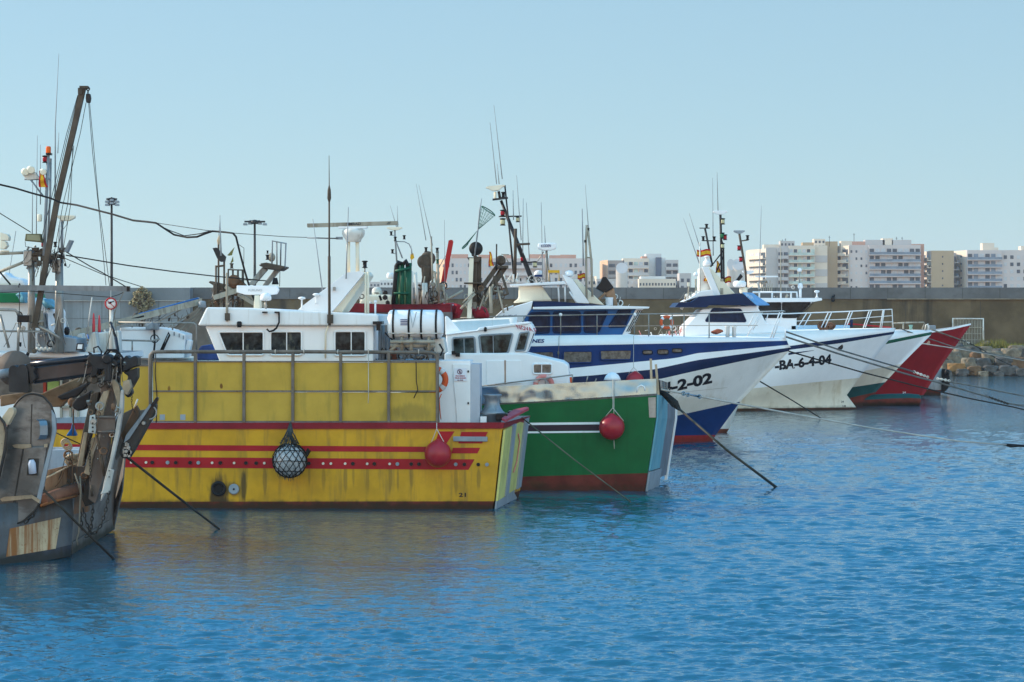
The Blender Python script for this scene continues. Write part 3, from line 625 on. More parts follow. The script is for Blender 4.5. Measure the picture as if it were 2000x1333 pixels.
text('21', Y, (896, 971), (910, 971), 8, INK, t, 'draught_mark', bv=BY)
M(Y).sheet([(241, 905, -.03), (241, 906, -.03), (242, 906, -.03)], (0, .01, 0)).build('rivet', GREYP, t)
# transom: painted posts and lower plate on the stern
A0, A1, B1, B0 = (979.5, 838.5, .0), (962.5, 995, .0), (1004.5, 973, 4.25), (1023, 815, 4.25)
def tq(u, v):   # point on the transom, u across, v down
    a = Y.L(*A0).lerp(Y.L(*B0), u); b = Y.L(*A1).lerp(Y.L(*B1), u); return a.lerp(b, v)+Vector((.05, 0, 0))
def tpan(nm, us, mat, w_=.03, lb=None):
    return M(Y).prism([tq(*q) for q in us], Vector((w_, 0, 0))).build(nm, mat, t, label=lb)
tpan('stern_panel', [(0.01, 0.01), (.99, .01), (.99, .86), (.01, .9)], YELT, .06)
tpan('stern_post', [(.30, .0), (.44, .0), (.44, .87), (.30, .88)], GREYP, .10); tpan('stern_post', [(.83, .0), (1, 0), (1, .86), (.83, .87)], GREYP, .12)
tpan('stern_plate', [(0.0, .9), (1, .82), (1, 1), (0, 1)], GREYP, .05)
M(Y).tube([tq(.60, .15)+Vector((.08, 0, 0)), tq(.68, .25)+Vector((.1, 0, 0)), tq(.66, .5)+Vector((.1, 0, 0)), tq(.55, .62)+Vector((.1, 0, 0))], .02, 5).build('hose', SALMON, t)
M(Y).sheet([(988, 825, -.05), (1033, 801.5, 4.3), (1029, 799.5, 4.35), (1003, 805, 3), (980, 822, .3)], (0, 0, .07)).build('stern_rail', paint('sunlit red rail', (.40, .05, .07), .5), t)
M(Y).box(991, 804, 1010, 812, 2.6, 3.4).build('deck_block', BLKP, t, bevel=.03)
# yellow panels on the bulwark, in a galvanised frame
ps = [(296, 381), (381, 476), (476, 571.5), (571.5, 665), (665, 759), (759, 854)]
for i, (x0, x1) in enumerate(ps):
    m = M(Y).box(x0+3, 707.5+i*.3, x1-1, 763+i*.4, .02, .05).box(x0+3, 765.5+i*.4, x1-1, 823, .02, .05); m.build('bulwark_panel', YELP, t)
M(Y).box(236, 716, 292, 824, .42, .45).build('bulwark_panel', YELP, t)
M(Y).box(236, 700, 292, 703, .4, .46).box(236, 713, 292, 716, .4, .46).build('panel_rail', RAILM, t)
for x in (381, 476, 571.5, 665, 759, 854): M(Y).box(x-2.8, 690, x+2.8, 826, -.06, .08).build('post', RAILM, t, bevel=.01)
M(Y).box(298, 705.5, 852, 708, -.01, .06).box(298, 763, 852, 766, -.01, .06).box(298, 822.5, 852, 825, -.01, .06).build('frame', RAILM, t)
M(Y).tube([(294, 802, .0), (293, 706, .0), (294, 694, .0), (299, 688.5, 0), (310, 687.5, 0), (600, 687.5, 0), (838, 689, 0), (849, 691, 0), (854, 700, 0), (855, 825, 0)], .052, 8).build('handrail', RAILM, t)
M(Y).tube([(304, 690, -.05), (303, 730, -.04), (307, 780, -.04), (305, 826, -.04)], .015, 5).build('hose', BLKP, t)
M(Y).tube([(812.5, 707, -.05), (813, 745, -.05), (816, 762, -.05), (808, 778, -.05)], .014, 5).build('hose', BLKP, t)
M(Y).tube([(719.5, 690, -.06), (719.6, 775, -.06), (719, 788, -.06)], .010, 5).build('hanging_cord', ROPEL, t)
for x in (317, 357): M(Y).box(x-5, 810, x+5, 821, .01, .03).build('patch', GREYP, t)
for x in (538, 594, 660, 720, 818): M(Y).torus(Y.L(x, 687.8, 0), .062, .014, Vector((1, 0, 0)), 12, 5).build('lashing', ROPEL, t)
# wheelhouse
wall = M(Y); wall.poly([(400.5, 637), (730, 637), (728, 745), (445, 745)], .9, 4.0); wh = wall.build('wheelhouse', WHITE2, t, bevel=.04)
M(Y).poly([(386, 636.5), (403.5, 600.5), (470, 601.5), (738, 614.5), (738, 636.5)], .72, 4.2).build('wheelhouse_roof', WHITE, t, bevel=.05)
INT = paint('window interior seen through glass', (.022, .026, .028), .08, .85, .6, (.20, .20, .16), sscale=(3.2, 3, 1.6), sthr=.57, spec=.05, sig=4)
window(t, Y, [(426, 648.5), (515, 648.5), (515, 694), (444, 694)], .9, INT, WHITE2, 5, [(475, 650, 475, 692)], proud=.03)
window(t, Y, box2(528, 648, 589.5, 694), .9, INT, WHITE2, 5, [(560, 649, 560, 693)], proud=.03)
window(t, Y, box2(653.5, 647.5, 714, 695), .9, INT, WHITE2, 5, [(686, 648, 686, 694)], proud=.03)
M(Y).tube([(642, 633, .8), (637, 648, .8), (636, 652, .82), (635.5, 700, .82)], .03, 6).build('conduit', CREAM, t)
M(Y).lz(467.5, .68, [(4, 640), (5, 636), (5, 630), (3, 628)], 8).build('lamp_housing', BLKP, t)
M(Y).tube([(545, 611, .65), (545, 630, .6), (540, 641, .62), (534, 646, .66), (526, 648, .7), (521, 643, .7)], .028, 6).build('cable_loop', BLKP, t)
for x in (516, 540): M(Y).box(x-4, 609, x+5, 612, .55, .75).build('bracket', BLKP, t)
M(Y).box(728, 628, 746, 634, .6, 1.2).box(735, 634, 743, 646, .7, 1).build('bracket', BLKP, t)
# roof gear
o = M(Y).tube([(643.5, 636, .66), (643, 501, .66)], .04, 8).tube([(643, 501, .66), (643, 395, .66)], .028, 6).build('antenna_mast', BRN, t)
M(Y).tube([(643, 396, .66), (643, 388, .66), (643, 372, .66), (643, 362, .66), (642.7, 304, .66)], [.02, .06, .05, .015, .008], 6).build('tip', BRN, o)
M(Y).box(639, 615, 650, 632, .6, .75).build('bracket', BRN, t)
M(Y).tube([(443, 628, .68), (443.5, 533, .68)], .035, 6).build('antenna_mast', BEAM, t); M(Y).box(439, 612, 448, 626, .6, .75).build('bracket', BRN, t)
whip(t, Y, [(432, 500), (429.5, 421)], .9, .03); whip(t, Y, [(631, 575), (611, 428)], 1.5); whip(t, Y, [(676, 545), (680.5, 405)], 1.2, .02, .012)
o = M(Y).poly(rnd([(462, 558), (540, 559), (544, 566), (540, 575), (524, 577), (478, 576), (462, 571)], 2), 1.6, 1.85).build('radar_scanner', WHITE2, t, bevel=.03)
M(Y).poly([(497, 577), (506, 577), (508, 606), (495, 606)], 1.55, 1.95).build('pedestal', CREAM, o, bevel=.02)
dome(t, Y, 519, 588, 572.5, 1.0, 11.3, stem=609)
for x, y, yb in ((589.5, 581, 604), (618, 574, 594)):
    M(Y).lz(x, 1.2, [(3.5, yb), (1.6, yb-4), (1.5, y+5), (7, y+3), (7.5, y+1.5), (5, y-.5), (1, y-1)], 14).build('gps_antenna', WHITE2, t)
M(Y).poly(rnd([(578, 609), (588, 600), (672, 536), (678, 532.5), (704, 530), (712, 533), (648, 610)], 3), 1.3, 1.6).build('arch', WHITE2, t, bevel=.05)
M(Y).poly([(640, 611), (668, 611), (719, 538), (712, 530), (704, 530)], 1.62, 3.4).build('arch', CREAM, t, bevel=.05)  # inner leg in cream, its sunlight painted into the colour
M(Y).box(650, 561, 655, 568, 1.2, 1.3).build('bracket', STEEL, t)
for x in (680.5, 698.5): M(Y).tube([(x, 535, 2), (x-.5, 470, 2)], .055, 8).build('radar_post', CREAM, t)
o = M(Y).lz(690.5, 2, [(14, 473), (16, 468), (20, 463), (22.5, 457), (22, 451), (18, 447.5), (8, 446.5)], 22).build('radar_pedestal', OFFW, t)
m = M(Y); m.poly(rnd([(599.5, 437), (776, 432), (777, 439.5), (600, 444.5)], 1), 1.9, 2.15); o2 = m.build('scanner_bar', BEAM, o, bevel=.03); M(Y).box(661, 442.5, 716, 446.5, 1.88, 2.17).build('scanner_bracket', WHITE2, o)
text('SIMRAD', Y, (676, 441), (705, 440), 5.5, INK, t, 'lettering', off=1.88)
text('//', Y, (755, 438.6), (762, 438.4), 5, INK, t, 'lettering', off=1.88, slant=.4)
text('FURUNO', Y, (485, 569.5), (512, 569.5), 4.5, paint('faded grey lettering', (.45, .45, .46)), t, 'lettering', off=1.58)
M(Y).tube([(600, 465, 2), (640, 466, 2), (668, 466, 2)], .02, 5).box(656, 463, 668, 468, 1.9, 2.1).build('cable_clamp', GREYP, t)
navlight(t, Y, 712.5, 517, 1.6, 7, BLKP); M(Y).tube([(712.5, 524, 1.6), (712.5, 533, 1.6)], .02, 5).build('light_post', STEEL, t)
for x, y0 in ((714, 532), (719, 531)): M(Y).tube([(x, 615, 1.4), (x, y0, 1.4)], .035, 6).build('post', CREAM, t)
M(Y).tube([(733, 614, 1.4), (733, 592, 1.4)], .03, 6).ball(733, 590, 1.4, 3.5).build('horn', WHITE2, t)
m = M(Y); m.box(612, 704, 855, 708, 1, 3)
m.build('side_deck', GREYP, t)
# gear aft of the wheelhouse, raft cradle
m = M(Y)
for x in (785, 803, 838): m.tube([(x, 686, .7), (x, 664, .7), (x, 655, .9)], .05, 6)
for y, o_ in ((668, .6), (676, .8)): m.tube([(762, y, o_), (850, y, o_)], .05, 6)
m.tube([(760, 688, .8), (778, 672, .8)], .05, 6).tube([(832, 690, .9), (848, 668, .9)], .05, 6)
m.build('raft_cradle', BEAM, t)
M(Y).poly([(845, 660), (867, 660), (872, 690), (846, 690)], 1.2, 2.0).build('ventilator', OFFW, t, bevel=.05)
m = M(Y)
for x, y0 in ((742, 640), (748, 636), (757, 650)): m.tube([(x, 708, 1.6), (x, y0, 1.6)], .05, 6)
m.box(752, 655, 762, 700, 2.0, 2.3); m.build('rigging_posts', GREYP, t)
M(Y).tube([(752, 650, 1.0), (770, 668, .9), (790, 675, .8), (800, 690, .8)], .025, 5).tube([(858, 672, .8), (865, 684, .8), (860, 695, .8)], .03, 5).build('hose', BLKP, t)
M(Y).box(756, 680, 775, 705, 1.8, 2.4).build('winch', paint('winch red brown', (.20, .06, .03), .6, .3), t, bevel=.04)
m = M(Y)
for i in range(7): m.ball(788+R()*50, 692+R()*8, 1.2+R()*.5, 3+R()*4)
m.build('blocks', paint('worn metal fittings', (.22, .21, .2), .4, .5, metal=.6), t)
clutter(t, Y, 745, 672, 852, 706, .9, 2.0, 16, .22, [BRN, STEEL, BLKP], 21, 4)
# locker
m = M(Y).box(852, 704.5, 919, 826, 1.1, 2.4); lk = m.build('deck_locker', WHITE2, t, bevel=.02)
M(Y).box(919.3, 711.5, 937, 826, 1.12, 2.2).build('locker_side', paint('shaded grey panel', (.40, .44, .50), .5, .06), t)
d = M(Y).poly([(883, 712), (918.6, 712), (918.6, 826), (893, 826)], 1.06, 1.098).build('locker_door', WHITE, t, bevel=.01)
for y in (724, 786): M(Y).box(913, y, 916, y+4, 1.03, 1.06).build('hinge', BLKP, d)
sg = M(Y).box(887, 719, 911.5, 744.5, 1.035, 1.055).build('notice', paint('notice white', (.66, .68, .74), .4), t)
M(Y).torus(Y.L(898, 726.5, 1.03), .065, .009, n=20, m=4).tube([(895, 723.5, 1.03), (901, 729.5, 1.03)], .007, 4).box(897, 724, 899.2, 729.5, 1.028, 1.034).build('pictogram', paint('purple ink', (.10, .02, .07)), sg)
text('PROHIBIDO', Y, (890, 736), (908, 736), 2.4, INKR, sg, 'lettering', off=1.03, bold=.05); text('TIRAR BASURA', Y, (888, 740), (910.5, 740), 2.4, INKR, sg, 'lettering', off=1.03, bold=.05); text('AL MAR', Y, (893, 744), (905, 744), 2.4, paint('purple ink', (.1, .02, .07)), sg, 'lettering', off=1.03, bold=.05)
o = M(Y).lz(961.5, 1.5, [(17.5, 826), (17.5, 812), (24, 810), (25, 806), (21, 803), (16, 795), (13.5, 786), (14.5, 779), (18.5, 773), (18.8, 771), (16, 770.8)], 24).build('capstan', paint('capstan steel', (.23, .26, .29), .45, .15, .3, metal=.5), t)
M(Y).box(968, 808, 991, 822, 1.0, 1.5).build('capstan_motor', BLKP, t, bevel=.03); M(Y).box(938, 814, 950, 826, 1, 1.6).build('winch_base', WHITE2, t)
# ---- things on the yellow boat
f = Fr(812, D=Y.D+.9)
LR = thing('life_raft', 'large white life raft canister strapped in a cradle aft of the white wheelhouse', 'life raft', Y)
c = Y.L(812, 633.5, 1.0); k = Y.k
M(Y).rev(c, [(.05, -55*k), (22*k, -54.5*k), (27.5*k, -51*k), (28.3*k, -45*k), (28.3*k, 44*k), (27*k, 50*k), (21*k, 54.5*k), (.05, 55.5*k)], 'x', 28).build('canister', WHITE2, LR)
M(Y).tube([(758, 651.5, .63), (866, 651.5, .63)], .018, 5).build('seam', OFFW, LR)
for dx in (-43, -12, 12.5, 42): M(Y).torus(c+Vector((dx*k, 0, 0)), 28.8*k, .03, Vector((1, 0, 0)), 28, 5).build('strap', BLK, LR)
M(Y).tube([(801, 610, .6), (806, 640, .55), (813, 610, .6)], .016, 4).build('lashing', GREYP, LR)
for r_ in range(4): M(Y).box(782, 624+r_*3.3, 795.5, 625.8+r_*3.3, .588, .592).build('printed_label', INKN, LR)
lifebuoy('orange lifebuoy half hidden behind the last yellow bulwark panel', Y, 849, 742, .45, 21, 6.2, ORANGE, paint('reflective band', (.6, .6, .6), .4), rot=.55)
m = M(Y).tube([(862, 770, .4), (858, 780, .4), (859, 800, .4), (861, 820, .4)], .014, 5); m.build('lanyard', ORANGE, None, label='thin orange cord hanging below the orange lifebuoy', cat='cord')
def fender(label, fr, x, y, off, r, ropes, mat=REDB, tail=None):
    t = thing('fender', label, 'fender', fr, 'round fenders hung over the hulls'); k = fr.k*(1+off/fr.D)
    c = fr.L(x, y, off)
    M(fr).rev(c, [(.02, r*k*1.1), (r*k*.16, r*k*1.08), (r*k*.3, r*k*.98)]+[(r*k*sin(pi*i/14), r*k*cos(pi*i/14)) for i in range(2, 14)]+[(.01, -r*k)], 'z', 26).build('ball', mat, t)
    m = M(fr)
    for q in ropes: m.tube([(a, b, off-.02) for a, b in q], .012, 5)
    m.build('lanyard', ROPEL, t); return t
fender('round red fender hanging over the yellow hull stripes', Y, 855.5, 887, -.42, 26.5, [[(853, 826), (853, 838), (842, 866)], [(853, 838), (866, 862), (871, 880)]])
t9 = thing('fender', 'white ball fender in a ragged black net on the yellow hull', 'fender', Y, 'round fenders hung over the hulls')
M(Y).ball(566, 899.5, -.52, 32.5, n=26).build('ball', paint('dirty white buoy', (.34, .36, .38), .6, .35, .5, fine=.5), t9)
m = M(Y); c = Y.L(566, 899.5, -.52); k = Y.k; random.seed(11)
for i in range(15):
    for s_ in (1, -1):
        m.tube([c+Vector((cos(a0)*sin(e0), sin(a0)*sin(e0), cos(e0)))*34*k*(1+.02*R()) for e0, a0 in [(pi*j/10, i*2*pi/15+s_*j*.22+.16*(R()-.5)) for j in range(1, 11)]], .011, 4)
for j in (2, 3, 5, 7): m.tube([c+Vector((cos(a0)*sin(pi*j/10), sin(a0)*sin(pi*j/10), cos(pi*j/10)+.03*sin(a0*3)))*34.5*k for a0 in [2*pi*q/16 for q in range(17)]], .011, 4)
m.build('net', BLK, t9)
m = M(Y)
for i in range(46):
    a0 = R()*6.3; q = Vector((cos(a0)*(6+16*R())*k, sin(a0)*.2, (12+22*R())*k+.12)); m.tube([c+q, c+Vector((q.x*.3+.05*(R()-.5), 0, 52*k*(.8+.2*R()))), Y.L(568, 826, -.2)], [.012, .008], 4)
for i in range(50):
    a0 = R()*6.3; e0 = pi*(.62+.36*R()); p = c+Vector((cos(a0)*sin(e0), sin(a0)*sin(e0), cos(e0)))*34*k; m.tube([p, p+Vector((.04*(R()-.5), -.02, -.05-.07*R()))], [.008, .003], 3)
m.tube([(548, 868, -.5), (560, 845, -.4), (567, 826, -.1)], .02, 5).tube([(584, 868, -.5), (572, 845, -.4), (568, 826, -.1)], .02, 5)
m.build('netting', paint('frayed netting', (.05, .055, .055), .9, .5), t9)
M(Y).poly([(600, 876), (606, 882), (600, 893), (596, 884)], -.6, -.45).build('flap', BLK, t9)

# ================================================================ GREEN BOAT
G = Fr(1259, 959.4, -2)
t = thing('fishing_boat', 'green fishing boat with polished steel bulwark and small white wheelhouse', 'fishing boat', G, 'fishing boats moored side by side')
gx = lambda px: G.L(px, 900, 0).x
rows = [([(600, 765), (937, 757), (1060, 751), (1282, 740)], None, 0, 3, -.03), ([(600, 795), (937, 789.5), (1060, 784), (1282, 769)], None, 0, 4, -.05), ([(600, 798), (937, 792.5), (1060, 787), (1282, 773.5)], None, 0, 0, 0),
        ([(600, 826), (1281, 817)], None, 0, 0, 0.0), ([(600, 931), (1000, 932), (1265, 924.5)], None, 0, 1, .0), ([(600, 957), (1000, 958), (1259, 960)], None, 0, 1, .05), ([(600, 966), (1258, 967)], None, 0, 1, .05)]
BOOT2 = paint('scuffed antifouling', (.135, .03, .022), .8, .3, .5, (.09, .05, .02), fine=.7, sscale=(.8, 1, 3), wl=.5)
m, BG = hull(G, rows, 1.75, 34, skew=.45, drop=.75, left=(800, 1.3), capR=[3, 4, 5, 5, 6, 6, 6], deckmi=2, split=True, fdz=-.22)
m.build('hull', [GREEN, BOOT2, GREYP, INOX, STEEL, CYAN, GREYP], t)
for y0, y1, mt in ((826, 830.5, WHITE), (830.5, 842.3, paint('black stripe', (.03, .018, .028), .4)), (843, 846.5, WHITE)):
    decal(G, BG, [(760, y0+3), (1171, y0-1.2), (1171, y1-1.2), (760, y1+3)], 'stripe', mt, t, 16)
A0, A1, B1, B0 = (1281.5, 771, 0), (1259.5, 960, 0), (1297, 944, 3.4), (1317, 792, 3.4)
AM, BMd = (1281, 817, 0), (1316.5, 818, 3.4)
def gq(u, v, dx=.02):
    a, b, c = [G.L(*p).lerp(G.L(*q), u) for p, q in ((A0, B0), (AM, BMd), (A1, B1))]
    return (a.lerp(b, v/.25) if v < .25 else b.lerp(c, (v-.25)/.75))+Vector((dx, 0, 0))
def gpan(nm, u0, u1, v0, v1, mat, w_=.03, lab=None):
    m = M(G)
    vs = [v0]+([.25] if v0 < .25 < v1 else [])+[v1]
    for a, b in zip(vs, vs[1:]): m.prism([gq(u0, a), gq(u1, a), gq(u1, b), gq(u0, b)], Vector((w_, 0, 0)))
    return m.build(nm, mat, t, label=lab)
gpan('bow_plate', .0, .50, 0, .79, CYAN, .05, 'pale blue bow plate'); gpan('bow_plate', .51, .97, .04, .9, paint('bare grey plate', (.13, .145, .175), .5, .2, .5, (.09, .05, .04), sscale=(5, 5, .5)), .04, 'bare grey bow plate'); gpan('bow_plate', 0, .6, .8, 1, GREYP, .06); gpan('bow_edge', .95, 1, .04, .96, WHITE, .08)
M(G).poly([(1266, 777), (1281, 776), (1281, 816), (1268, 816)], -.02, .0).build('wear_patch', STEEL, t)
for x, y, x1 in ((1271, 701, 1273), (1281, 712, 1286)): M(G).bar((x, y, .3), (x1, 772, .25), .035, .04).build('samson_post', WOOD, t)
M(G).box(1264, 742, 1282, 744, .02, .1).box(1264, 744, 1266.5, 768, .02, .1).box(1279, 744, 1281.5, 768, .02, .1).build('fairlead', STEEL, t)
M(G).tube([(1243, 767, -.05), (1246, 757, -.05), (1252, 753, -.05), (1258, 756, -.05), (1260, 764, -.05)], .025, 6).build('bright_shackle', WHITE2, t)
m = M(G)
for i in range(30): m.rev(G.L(945+i*11, 790.5-i*.66 if i < 11 else 783.4-(i-11)*.7, -.07), [(.012, 0), (.012, .03)], 'y', 6)
m.build('bolts', BLKP, t)
# cabin
CT = WHITE2
M(G).poly([(868, 690), (1027, 690), (1100, 707), (1110, 714), (1114, 760), (868, 775)], .45, 2.95).build('cabin_trunk', CT, t, bevel=.05)
wh = M(G).poly([(871, 654), (925, 646.5), (1027, 631.5), (1037, 632), (1044, 646), (1029, 689), (1000, 693), (885, 700), (872, 700)], .55, 2.85).build('wheelhouse', CT, t, bevel=.05)
M(G).poly([(869, 618), (874, 618), (905, 652), (870, 655)], .9, 1.0).poly([(870, 652), (932, 645), (936, 640), (1026, 629), (1037, 630), (1030, 634), (926, 648.5), (871, 656)], .5, 2.9).build('roof', CT, t, bevel=.03)
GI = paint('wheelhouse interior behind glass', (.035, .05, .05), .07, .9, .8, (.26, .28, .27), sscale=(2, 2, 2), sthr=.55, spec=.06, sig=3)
window(t, G, [(883, 661), (927, 658.5), (929, 694), (885, 697)], .55, GI, GREYP, 5, [(906, 660, 907, 695)], rimr=.035); window(t, G, [(935.5, 656), (1002, 652), (992, 691), (940, 694)], .55, GI, GREYP, 5, [(963, 655, 964, 692)], rimr=.035)
window(t, G, [(1015.5, 651), (1034, 649), (1025, 685), (1006, 686)], .55, GI, GREYP, 3, rimr=.03)
M(G).sheet([(1041.5, 652, .6), (1043, 651, 2.5), (1030, 686, 2.5), (1028, 687, .6)], (.03, 0, 0)).build('front_window', GLASS, t)
window(t, G, box2(1041, 711.5, 1078, 730.5), .45, GLASSC, WHITE2, 4, [(1058, 712, 1058, 730)])
for q in ([(950, 705), (985, 704.5), (986, 752), (950, 754)], [(988, 704.5), (1017.5, 704), (1018, 749), (988, 751)]): M(G).poly(q, .42, .46).build('cabin_door', CT, t, bevel=.01)
M(G).box(985.3, 704, 987.5, 751, .415, .45).build('rust_seam', paint('rust seam', (.35, .22, .15), .8, .5, fine=.6), t)
M(G).sheet([(1106.5, 714, .6), (1108.5, 714, 2.6), (1112, 730, 2.6), (1109, 730, .6)], (.03, 0, 0)).build('front_window', GLASS, t)
text('NOVA F', G, (1011.5, 643), (1050, 650), 8.5, INKR, t, 'lettering', off=.49, dh=(-.55, -1))
M(G).lz(948, .5, [(2, 648), (3, 646), (3, 641), (1.5, 639)], 8).build('deck_lamp', BLKP, t)
rail(t, G, [(938, 755), (1060, 740), (1118, 732.5)], [(1118, 732, 1118, 747), (1148, 735, 1145, 748), (1065, 739, 1065, 750), (1165, 740, 1160, 750)], .08, .022)
M(G).lz(1196, 1.6, [(17, 743), (15, 738), (12, 733), (7, 729), (1, 727.5)], 16).build('skylight', WHITE2, t)
for x, y in ((887, 690), (895, 694)): M(G).box(x-5, y-4, x+3, y+3, .3, .5).build('deck_lamp', BLKP, t)
lifebuoy('faded pink lifebuoy leaning on the white cabin of the green boat', G, 1062, 752, .3, 16, 5, SALMON, paint('faded band', (.6, .45, .42)), rot=.3)
M(G).box(1107.5, 737.5, 1118, 748, .9, 1.3).build('orange_box', ORANGE, None, label='small orange box on the green boat foredeck', cat='box', bevel=.02)
fender('round red fender hanging near the bow of the green hull', G, 1195, 835, -.38, 25, [[(1197, 742), (1197, 797), (1180, 817)], [(1199, 742), (1199, 800), (1199, 812)], [(1197, 797), (1218, 823)], [(1199, 860), (1200, 877)]])
M(WF).tube([C+ray(1288, 764)*78.6, C+ray(1300, 772)*78, C+ray(1318, 789)*77.5, C+ray(1327, 800)*77], [.06, .10, .13, .05], 8).tube([C+ray(1276, 738)*77.5, C+ray(1286, 745)*77.4, C+ray(1288, 764)*77.5], .05, 6).build('rope_coil', ROPED, None, label='thick dark rope bundle tied at the pale blue bow of the green boat', cat='rope')
rope('mooring_line', 'thick dark line from the green bow down into the water', [(1324, 797, 77), (1420, 880, 72), (1516, 952, 78.7)], [.035, .035, .045], paint('wet brown rope', (.05, .045, .035), .7, .3))
rope('mooring_line', 'long pale line from the green bow across the open water', [(1290, 761, 78), (1366, 775, 79), (1440, 789, 81), (1560, 811, 84), (1700, 836, 88), (1870, 862, 92), (1965, 869, 94)], .028, ROPEL)
for (x, y, D_) in ((1335, 768.5, 78.5), (1343, 771, 78.6), (1366, 775, 79)): pass
M(WF).torus(C+ray(1335, 769)*78.3, .05, .02).torus(C+ray(1344, 771.5)*78.3, .05, .02).torus(C+ray(1366, 775)*78.5, .05, .02).tube([C+ray(1335, 769)*78.3, C+ray(1366, 775)*78.5], .03, 5).build('shackle', INOX, None, label='bright shackles joining the long pale mooring line', cat='shackle')
m = M(WF); m.tube([C+ray(1958, 868)*94, C+ray(1975, 871)*94.5, C+ray(1990, 871)*95, C+ray(2030, 873)*95.5], [.03, .08, .05, .05], 7); m.build('rope_buoy', BLK, None, label='black rope float at the right end of the pale line', cat='float')
rope('mooring_line', 'grey-green line from the yellow stern down to the water', [(1019, 816, 73), (1120, 897, 72), (1232, 981, 72.6)], .022, paint('green grey rope', (.10, .11, .08), .9, .3))

# ================================================================ BLUE AND WHITE BOAT
B = Fr(1390, D=104)
t = thing('fishing_boat', 'large blue and white trawler with side windows and a bow number ending 2-02', 'fishing boat', B, 'fishing boats moored side by side')
xb = lambda px: px
WL2 = paint('white hull', (.72, .72, .69), .35, .04, .25, (.42, .38, .28), sscale=(1.5, 1, .3), sthr=.52, spots=[(B.L(1350, 790).x, B.L(1350, 795).z, 2.2, .5, .35, (.42, .36, .22))])
hbB = 2.9
rows = [([(760, 660), (1043, 656), (1235, 654), (1240, 657), (1534, 660)], 1330, 2.2, 0, 0), ([(760, 683), (1031, 677), (1320, 671), (1537, 666)], 1330, 2.2, 1, .0), ([(760, 758), (1111, 720), (1320, 700), (1360, 690.5), (1540, 674)], 1320, 2.1, 0, .03),
        ([(760, 763), (1160, 733.5), (1280, 721.5), (1360, 704), (1545, 679)], 1310, 2.1, 3, -.08), ([(760, 790), (1160, 757), (1288, 741), (1360, 724.5), (1541, 686)], 1305, 2.0, 2, 0),
        ([(760, 850), (1220, 830), (1316, 813.5), (1446, 785)], 1200, 1.6, 1, .25), ([(760, 862), (1200, 853), (1398, 850)], 1150, 1.5, 5, .5), ([(760, 874), (1388, 869)], 1150, 1.5, 5, .55)]
m, BB = hull(B, rows, hbB, 44, drop=.15, deckmi=0)
m.build('hull', [WHITE2, BLUE, WL2, NAVY, GREYP, paint('bright antifouling', (.28, .02, .02), .6, .15, .3, wl=.4)], t)
for q in ([(1038, 688), (1081, 687), (1082, 701), (1040, 702)], [(1100, 686.5), (1157, 686.5), (1156, 709), (1100, 709.5)], [(1172, 685), (1234, 684), (1232, 703), (1173, 703.5)]): window(t, B, q, 0, GLASSC, BLUE, 4, rimr=.03, name='side_window')
for q in (box2(1255.5, 685, 1274, 692), box2(1284.5, 683.5, 1305, 692), box2(1313, 681.5, 1332, 688.5)):
    window(t, B, q, 0, GLASSC, BLKP, 3, rimr=.02, name='porthole')
text('ANES', B, (1029, 670), (1062, 670), 7.5, INKN, t, 'lettering', off=-.02, slant=.25, bold=.03)
text('3ª-BA-4-2-02', B, (1196, 793), (1391, 749), 22, INK, t, 'registration_number', bv=BB, bold=.045)
decal(B, BB, [(1294, 770), (1420, 757.3), (1420, 757.9), (1294, 770.7)], 'seam', paint('seam grey', (.4, .38, .33)), t, 8)
# wheelhouse
M(B).poly([(1020, 629), (1037, 604.5), (1243, 603), (1214.6, 656), (1020, 658)], .35, 5.3).build('wheelhouse', BLUE2, t, bevel=.03)
M(B).poly([(1243, 602.5), (1257, 603), (1231, 651), (1215, 655)], .34, 5.3).build('windscreen_frame', WHITE2, t)
for i in range(3):
    a = 1246+i*3.6; M(B).sheet([(a, 606, .32), (a+2, 606, .32), (a-21, 648, .32), (a-23, 648, .32)], (0, .015, 0)).build('windscreen_pane', GLASS, t)
M(B).poly([(952, 634), (985, 604.6), (1041, 588), (1037, 605), (1020, 629), (1018, 660), (960, 662)], .30, 5.4).build('aft_fairing', WHITE2, t, bevel=.04)
M(B).tube([(953, 633, .28), (985, 604.3, .28), (1003, 598, .28)], .04, 5).build('edge_trim', WHITE2, t)
M(B).poly([(1041.5, 588.5), (1082, 589), (1185, 597), (1041.5, 600.2)], .32, 5.3).build('roof_band', NAVY, t)
M(B).poly([(1041, 600.2), (1184, 597.3), (1269, 599.6), (1267, 603.2), (1240, 604), (1041, 604.8)], .05, 5.5).build('roof_edge', WHITE2, t, bevel=.02)
for q in ([(1035, 612), (1073, 611), (1073, 650), (1045, 651), (1033, 633)], [(1081, 610.5), (1133, 610), (1134, 650), (1080.5, 650)], [(1141, 610), (1187, 608.5), (1169, 649), (1141, 649)], [(1209.5, 605.5), (1233, 605), (1220, 638.5), (1188, 639)]): window(t, B, q, .35, GLASSB, NAVY, 4, rimr=.04)
text('Ecs Minoll', B, (983, 618.8), (1009, 618.2), 3.4, INKN, t, 'lettering', off=.28)
m = M(B)
for q in ([(978, 631), (984, 628), (990, 628), (988, 631)], [(983, 627), (986, 622), (988, 622), (987, 627)], [(988, 627), (999, 624), (999, 628), (989, 630)], [(990, 623), (996, 622), (996, 624), (990, 625)], [(1002, 627), (1005, 625.5), (1008, 627), (1014, 627.5), (1003, 628)]): m.sheet([(x, y, .29) for x, y in q], (0, .01, 0))
m.build('painted_emblem', INKN, t)
o = M(B).poly([(1013, 557), (1057, 557), (1079, 589), (1001, 592), (1013, 583)], 1.6, 4.0).build('funnel_casing', CREAM, t, bevel=.25)  # sunlit casing, the light painted as cream
